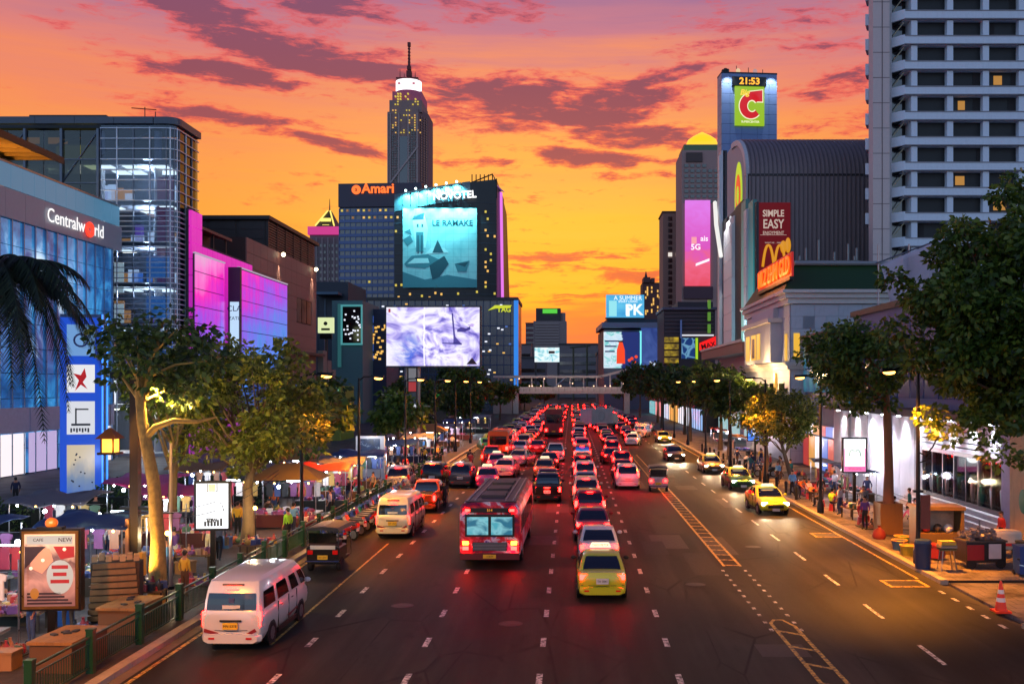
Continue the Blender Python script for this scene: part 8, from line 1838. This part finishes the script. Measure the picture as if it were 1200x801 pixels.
SD = [(-16.6, 25.6, 4, 3.2, 2.4, 'open', TB, 5, 'open goods stall nearest the camera, behind the poster board', 150), (-17.4, 30.2, -3, 3, 2.2, 'open', TP, 6, 'open stall with hanging shirts left of poster board', 110), (-16.6, 34.2, 2, 2.8, 2.2, 'tarp', TB, 4, 'blue tarpaulin stall behind the black lamp post', 170), (-16.9, 38.4, 5, 3, 2.2, 'open', TR, 7, 'open clothes stall left of the white lightbox', 140),
      (-17.6, 44.4, 0, 3.2, 2.4, 'tarp', TP, 6, 'clothes stall under magenta cloth behind the broad tree', 130), (-14.6, 50.6, 2, 3.4, 2.4, 'pitched', TG, 7, 'olive pitched-roof kiosk hung with shirts beside broad tree', 150), (-17.8, 51, 0, 3, 2.2, 'open', TB, 6, 'open clothes stall left of the olive kiosk', 140), (-14.3, 56.4, 3, 3, 2, 'tarp', TR, 7, 'red-edged stall with white-lit shirts beyond the olive kiosk', 230),
      (-14.5, 61.4, 0, 3, 2, 'tarp', TW, 8, 'white canvas clothes stall by the motorbike row', 230), (-18, 64, 0, 3.4, 2.4, 'pitched', TO, 5, 'ochre-roofed stall back from the kerb', 160), (-14.6, 68, 0, 3.2, 2.2, 'tarp', TB, 7, 'blue stall left of the tall blue poster panel', 220), (-14.8, 81, 0, 4, 2.6, 'tarp', TB, 6, 'wide navy-roofed stall with cool white lights', 300),
      (-15, 92, 0, 4, 2.6, 'tarp', TW, 5, 'pale stall near the billboard poles', 260), (-15.2, 103, 0, 4, 3, 'pitched', TO, 5, 'ochre kiosk beyond the billboard poles', 260), (-15, 116, 0, 4, 3, 'tarp', TW, 5, 'violet-lit white stall far along the left kerb', 380), (-15, 131, 0, 4, 3, 'tarp', TB, 4, 'blue far stall before the small left trees', 380), (-15, 150, 0, 5, 3, 'tarp', TW, 4, 'farthest white-lit stall along the left kerb', 500)]
for x, y, rz, w, d, rf, rc, hg, lab, wt in SD: stall(lab, x, y, rz, w, d, rf, rc, hg, (.75, .6, 1) if 'violet' in lab else (.82, .9, 1), wt * .42)
for k, (x, y, c, lab) in enumerate(((-20.6, 33, TB, 'inner blue stall left of the black lamp post'), (-21.4, 41, TW, 'inner white stall left of the white lightbox'), (-21.2, 49, TP, 'inner magenta stall behind the white lightbox'), (-21.5, 57, TO, 'inner ochre stall by the planter hedge'), (-20.4, 27.6, TW, 'inner white stall at the bottom left edge'))): stall(lab, x, y, 0, 3, 2.4, 'tarp', c, 5, (.7, .84, 1), 70)
t = thing('picture_board', 'tall white-framed blue picture panel above the stalls', 'advertising panel', (-15.4, 75, .145)); MB().bb(-1.1, 1.1, 0, .25, 0, 3.4).build('frame', pm('panel_white', (190, 186, 190), .5), t)
for a, b in ((.9, 1.9), (2.0, 3.2)): MB().bb(-.75, .75, -.04, 0, a, b).build('picture', screen('blue_panel_print', lambda n, tc: n.ramp(n.noise(tc, 2.2, 4, .6, .5), [(.4, lin((12, 36, 80))), (.56, lin((20, 60, 120))), (.66, lin((190, 210, 226)))]), .6), t)
lamp((0, -1.4, 3.4), 130, (.85, .92, 1), t, .2)
# boxes and bags of stock beside the stalls
bx = [('cardboard_box', 'brown cardboard box beside %s', (150, 108, 66)), ('plastic_crate', 'blue plastic crate stacked beside %s', (40, 80, 140)), ('stuffed_sack', 'white stuffed sack beside %s', (190, 186, 180))]
for k, (x, y, rz, w, d, rf, rc, hg, lab, wt) in enumerate(SD[:12]):
    nm, lb, c = bx[k % 3]; t = thing(nm, lb % ('the ' + lab.split(' stall')[0].split(' kiosk')[0] + (' kiosk' if 'kiosk' in lab else ' stall')), nm.split('_')[1], (x + w / 2 + .45, y - .4, .145), R(k * 23)); m = pm('stock_%d' % c[0], c, .7, dirt=.2)
    if nm == 'stuffed_sack': MB().lathe([(.25, 0), (.36, .2), (.3, .5), (.1, .66), (.14, .74)], n=9).build('sack', m, t, smooth=60)
    else:
        MB().bb(-.3, .3, -.25, .25, 0, .42).build('box', m, t); MB().bb(-.32, .32, -.27, .27, .42, .47).build('lid', m, t)
# ---- people on the left pavement, in the road and on the right
person('', -7.73, 59.6, 180, 'black', 'black', 'walking', 0, 'person in dark clothes walking in the road ahead of the second van', h=.95)
person('', -12.9, 44.6, 60, 'lime green', 'black', 'standing', .145, 'person in bright lime green shirt by the fence beside broad tree')
pl = [(-15.2, 27.6, 'white', 'denim', 'standing', 150), (-14.9, 29.0, 'black', 'brown', 'bending', 40), (-15.0, 36.3, 'sky blue', 'denim', 'standing', 200), (-14.6, 40.6, 'grey', 'black', 'walking', 10), (-15.3, 41.4, 'pink', 'white', 'standing', 170), (-18.8, 36.4, 'red', 'black', 'standing', 240), (-19.0, 40.5, 'white', 'navy', 'walking', 20), (-18.9, 42.6, 'navy', 'grey', 'walking', 190),
      (-16.0, 47.4, 'yellow', 'denim', 'standing', 100), (-15.6, 47.9, 'teal', 'black', 'standing', 280), (-13.4, 47.2, 'sky blue', 'navy', 'walking', 0), (-13.2, 53.6, 'white', 'black', 'standing', 90), (-16.4, 54.0, 'orange', 'denim', 'standing', 30), (-13.4, 58.8, 'black', 'denim', 'walking', 180), (-16.2, 58.7, 'red', 'navy', 'standing', 80), (-12.9, 63.8, 'grey', 'black', 'standing', 140), (-16.6, 62.4, 'purple', 'black', 'walking', 0),
      (-13.0, 70.5, 'white', 'denim', 'standing', 0), (-16.9, 71.6, 'navy', 'grey', 'walking', 180), (-13.2, 78, 'red', 'black', 'standing', 200), (-17, 79, 'white', 'denim', 'walking', 10), (-13.0, 85.5, 'black', 'navy', 'standing', 90), (-13.3, 88.6, 'yellow', 'black', 'walking', 0), (-17.2, 87, 'pink', 'denim', 'standing', 270), (-13.1, 96, 'grey', 'denim', 'walking', 180), (-13.4, 110, 'white', 'black', 'standing', 0), (-20.2, 44.8, 'teal', 'white', 'standing', 0), (-23.5, 44, 'white', 'navy', 'walking', 90), (-24.5, 50.5, 'black', 'black', 'standing', 180)]
rq = random.Random(99)
for q in range(34):
    pl.append((rq.choice((-13.1, -13.6, -15.9, -16.4, -18.9, -19.4)) + rq.uniform(-.3, .3), 31 + q * 2.6, rq.choice(list(CLOTH)), rq.choice(('denim', 'black', 'navy', 'grey', 'brown', 'white')), rq.choice(('standing', 'walking', 'standing', 'bending')), rq.uniform(0, 360)))
nearest = lambda x, y: min(SD, key=lambda s: (s[0] - x) ** 2 + (s[1] - y) ** 2)[8]
for x, y, a, b, ps, rz in pl: person('beside the ' + ' '.join(nearest(x, y).split()[:5]), x, y, rz, a, b, ps, h=random.uniform(.94, 1.04), extra=None if ps != 'walking' else 'brown')
for x, y, a, b, lab in ((-34, 60, 'navy', 'black', 'person in navy leaning on the rail by lilac shops'), (-36, 61, 'grey', 'black', 'person in grey beside the lilac shop fronts')): person('', x, y, 40, a, b, label=lab, z=.1)
rp = [(17.0, 52.6, 'white', 'black', 'bending', 200, 'person in white bending over a trolley by the brown trunk'), (16.2, 54.5, 'grey', 'navy', 'standing', 160, 'person in grey standing left of the trolley'), (19.0, 43.4, 'red', 'black', 'standing', 100, 'person in red shirt and black trousers at the store steps'), (15.4, 60.6, 'black', 'black', 'standing', 180, 'person in black beside the small lightbox'), (17.3, 64.5, 'white', 'denim', 'walking', 10, 'person in white walking by the white store'),
      (15.2, 63.0, 'white', 'brown', 'sitting', 200, 'person in white sitting on a stool before the slanting tree'), (16.3, 80.5, 'red', 'black', 'standing', 90, 'person in red beside the blue screen post'), (15.4, 84, 'navy', 'black', 'walking', 180, 'person in navy walking past the blue screen'), (16.8, 87.2, 'yellow', 'denim', 'standing', 0, 'person in yellow far along the right pavement'), (15.1, 51.3, 'red', 'red', 'sitting', 210, 'person in red crouched on a stool by the planter box')]
for x, y, a, b, ps, rz, lab in rp: person('by the right trees', x, y, rz, a, b, ps, label=lab, seat=ps == 'sitting')
t = thing('shopping_trolley', 'small steel trolley with boxes before the white store', 'trolley', (16.6, 51.9, .14)); MB().bb(-.35, .35, -.5, .5, .3, .36).build('deck', STEEL, t); MB().bb(-.3, .3, -.45, .4, .36, .9).build('load', GOODM[6], t); MB().tube([(-.3, .5, .3), (-.3, .6, 1.0), (.3, .6, 1.0), (.3, .5, .3)], .02, 5).build('handle', STEEL, t)
for sx in (-.28, .28):
    for sy in (-.4, .4): MB().cyl((sx - .02, sy, .15), (sx + .02, sy, .15), .15, None, 8).build('wheel', TYRE, t)
for k, (x, y, c, lab) in enumerate(((17.6, 60.8, TB, 'blue hooded stall behind the small right lightbox'), (17.4, 66.6, TW, 'white stall with purple goods left of small lightbox'), (17.2, 100, TO, 'ochre stall deep under the right trees'), (17.5, 116, TR, 'red stall farthest under the right trees'))): stall(lab, x, y, 90, 2.8, 1.8, 'tarp', c, 3, (.95, .85, 1), 70 if k < 2 else 160, 30, 2.0)
# two riders between the parked cars and the minibus
for x, y, c, lab in ((-9.3, 90, 'black', 'motorcyclist in black riding between parked cars and minibus'), (-8.9, 86.5, 'red', 'motorcyclist in red riding behind the one in black')):
    clone(mk, (x, y, 0), R(3), 'motorbike ridden by the ' + lab.split(' riding')[0].replace('motorcyclist', 'rider'), 'ridden motorbikes', mats={'fairing': PC[c if c in PC else 'black']}); person('', x, y - .28, 0, c, 'black', 'sitting', .3, lab)
# ------------------------------------------------------------------ things standing about on the pavements
rc_ = random.Random(123)
def heap(name, label, cat, x, y, w, d, h, n, cols, z=.145, base=True, rz=0):
    """wares piled on a low bench or mat; the wares themselves are past counting"""
    t = thing(name, label, cat, (x, y, z), R(rz))
    if base:
        MB().bb(-w / 2, w / 2, -d / 2, d / 2, h - .06, h).build('bench_top', pm('bench_wood', (96, 70, 46), .7), t)
        for sx in (-1, 1):
            for sy in (-1, 1): MB().bb(sx * (w / 2 - .08) - .03, sx * (w / 2 - .08) + .03, sy * (d / 2 - .08) - .03, sy * (d / 2 - .08) + .03, 0, h - .06).build('leg', pm('bench_leg', (60, 46, 34), .7), t)
    else: MB().bb(-w / 2, w / 2, -d / 2, d / 2, 0, .03).build('mat', DARKM[rc_.randrange(4)], t); h = .03
    g = {}
    for i in range(n):
        m = rc_.choice(cols); b = g.setdefault(m, MB()); s = rc_.uniform(.07, .2); px, py = rc_.uniform(-w / 2 + .1, w / 2 - .1), rc_.uniform(-d / 2 + .1, d / 2 - .1)
        k = rc_.random()
        if k < .45: b.box((px, py, h + s * .6), (s * 1.5, s * 1.2, s * 1.2), rc_.random() * 3, 0, (.9, .85))
        elif k < .8: b.ball((px, py, h + s * .6), (s, s * .9, s * .7), 7, 5)
        else: b.lathe([(s * .5, 0), (s * .6, s), (s * .2, s * 1.8), (s * .22, s * 2.2)], (px, py, h), 7)
    for m, b in g.items(): stuff(b.build('wares', GOODM[m], t))
    return t
HL = [(-15.2, 26.4, 'bags'), (-13.9, 32.2, 'toys'), (-15.3, 33.0, 'clothes'), (-13.5, 35.8, 'fruit'), (-15.0, 38.8, 'shoes'), (-13.2, 41.4, 'caps'), (-15.6, 45.4, 'bags'), (-13.1, 48.4, 'bottles'), (-16.0, 52.6, 'scarves'), (-12.95, 56.2, 'lamps'), (-19.2, 31.2, 'pots'), (-18.9, 34.6, 'hats'), (-19.4, 38.4, 'parcels'), (-19.6, 47.4, 'baskets'), (-16.4, 29.0, 'cushions'), (-14.2, 28.6, 'jars'), (-17.8, 27.2, 'pink cloths')]
for k, (x, y, nm) in enumerate(HL): heap('goods_bench' if k % 3 else 'goods_mat', ('bench' if k % 3 else 'mat') + ' heaped with %s beside the %s' % (nm, ' '.join(nearest(x, y).split()[:5])), 'goods display', x, y, rc_.uniform(1.0, 1.7), rc_.uniform(.7, 1.0), .6, 46, rc_.sample(range(9), 4), base=bool(k % 3), rz=rc_.uniform(-15, 15))
for x, y, c in ((-15.0, 28.2, (.8, .9, 1)), (-14.4, 35.0, (1, .75, .4)), (-18.6, 33.0, (.75, .88, 1)), (-18.4, 38.0, (1, .8, .5)), (-13.6, 42.2, (1, .7, .35)), (-19.0, 45.0, (.85, .92, 1))):
    t = thing('work_light', '%s lamp on a thin stand beside the %s' % ('warm' if c[2] < .6 else 'cold white', ' '.join(nearest(x, y).split()[:5])), 'lamp', (x, y, .145)); MB().cyl((0, 0, 0), (0, 0, 1.95), .02, None, 6).build('stand', LP, t); MB().ball((0, -.05, 2.0), .09, 8, 6).build('bulb', LED if c[2] > .6 else LEDW, t); MB().lathe([(.18, 0), (.18, .03)], n=8).build('base', LP, t); lamp((0, -.25, 1.95), 130, c, t, .08)
# right pavement: vendors' gear between the trees
HR = [(15.2, 50.2, 'bags'), (15.3, 53.6, 'parcels'), (17.9, 49.6, 'white boxes'), (15.4, 57.0, 'drinks'), (17.6, 55.6, 'clothes'), (15.3, 61.8, 'fruit'), (15.5, 65.0, 'baskets'), (17.9, 62.8, 'bottles'), (15.6, 68.0, 'pots'), (17.0, 73, 'shoes'), (15.6, 79, 'bags'), (15.8, 82.5, 'toys'), (17.4, 45.6, 'tools')]
for k, (x, y, nm) in enumerate(HR): heap('vendor_table' if k % 2 else 'goods_mat', '%s of %s on the right pavement, %s' % ('table' if k % 2 else 'mat', nm, ('by the brown trunk', 'left of the trolley', 'before the store window', 'left of the small lightbox', 'behind the trolley', 'left of the seated person in white', 'right of the slanting trunk', 'beside the blue hooded stall', 'under the slanting tree', 'by the darker tree', 'before the coloured shop windows', 'near the blue screen', 'behind the yellow booth')[k]), 'goods display', x, y, rc_.uniform(.9, 1.5), rc_.uniform(.6, .9), .62, 40, rc_.sample(range(9), 4), base=bool(k % 2), rz=90 + rc_.uniform(-15, 15))
rq = random.Random(5)
wh = ('by the brown trunk', 'before the white store', 'near the trolley', 'left of the small lightbox', 'by the slanting tree', 'before the coloured shop windows', 'beside the blue hooded stall', 'near the blue screen')
for q in range(22):
    y = 47.5 + q * 1.9; x = rq.choice((14.6, 15.0, 16.4, 18.4)) + rq.uniform(-.2, .2); ps = rq.choice(('standing', 'sitting', 'walking', 'standing', 'bending'))
    person(wh[min(7, int((y - 46) / 5))], x, y, rq.uniform(0, 360), rq.choice(list(CLOTH)), rq.choice(('denim', 'black', 'navy', 'grey', 'brown')), ps, seat=ps == 'sitting')
BOL = pm('bollard_black', (24, 24, 26), .5, .3); bm0 = MB().lathe([(.1, 0), (.1, .75), (.12, .78), (.07, .9)], n=10).mesh('bollard', BOL)
for k in range(16): tag(obj('bollard', bm0, None, (14.3, 62.5 + k * 3.0, .14)), 'short black bollard in the row along the right kerb', 'bollard', 'bollards along the right kerb')
for k, (x, y, c, lab) in enumerate(((17.3, 37.6, (30, 60, 120), 'blue lidded wheelie bin right of the vendor cart'), (17.9, 38.6, (40, 44, 46), 'dark lidded wheelie bin behind the blue one'), (15.2, 41.0, (150, 40, 40), 'red cool box beside the yellow booth'))):
    t = thing('wheelie_bin' if k < 2 else 'cool_box', lab, 'bin' if k < 2 else 'cool box', (x, y, .14), R(k * 20)); h = 1.0 if k < 2 else .5; m = pm('binbody_%d' % c[0], c, .5, dirt=.3)
    MB().box((0, 0, h / 2 + .08), (.5, .55, h), 0, 0, (1.12, 1.12)).build('body', m, t); MB().box((0, -.02, h + .12), (.6, .66, .07)).build('lid', m, t)
    for s in (-1, 1): MB().cyl((s * .24 - .03, .25, .09), (s * .24 + .03, .25, .09), .09, None, 10).build('wheel', TYRE, t)
# kerb-side end of the driveway: parked scooter and sign at the right edge
t = thing('standing_sign', 'black and white portable sign standing at the right edge by the kerb', 'sign', (14.9, 29.0, .14), R(-20)); MB().bb(-.3, .3, -.04, .04, .5, 1.5).build('panel', BLACK, t); MB().bb(-.22, .22, -.06, -.041, .6, 1.3).build('print', pm('sign_print_white', (200, 196, 190), .5), t); MB().prism([(-.4, 0), (.4, 0), (.12, .5), (-.12, .5)], 'y', -.2, .2).build('base', pm('sign_base_white', (190, 180, 170), .6), t)
# cables strung along the left pavement
t = thing('cable', 'thin dark cables slung between the black lamp post and the next kerb lamp', 'cable', (-14.6, 33.4, 0))
for z, sg in ((3.1, .5), (2.95, .7)): MB().tube([(-.1 + 1.8 * k / 12, 9.8 * k / 12, z + .6 * k / 12 - sg * 4 * (k / 12) * (1 - k / 12)) for k in range(13)], .014, 4).build('strand', BLACK, t)
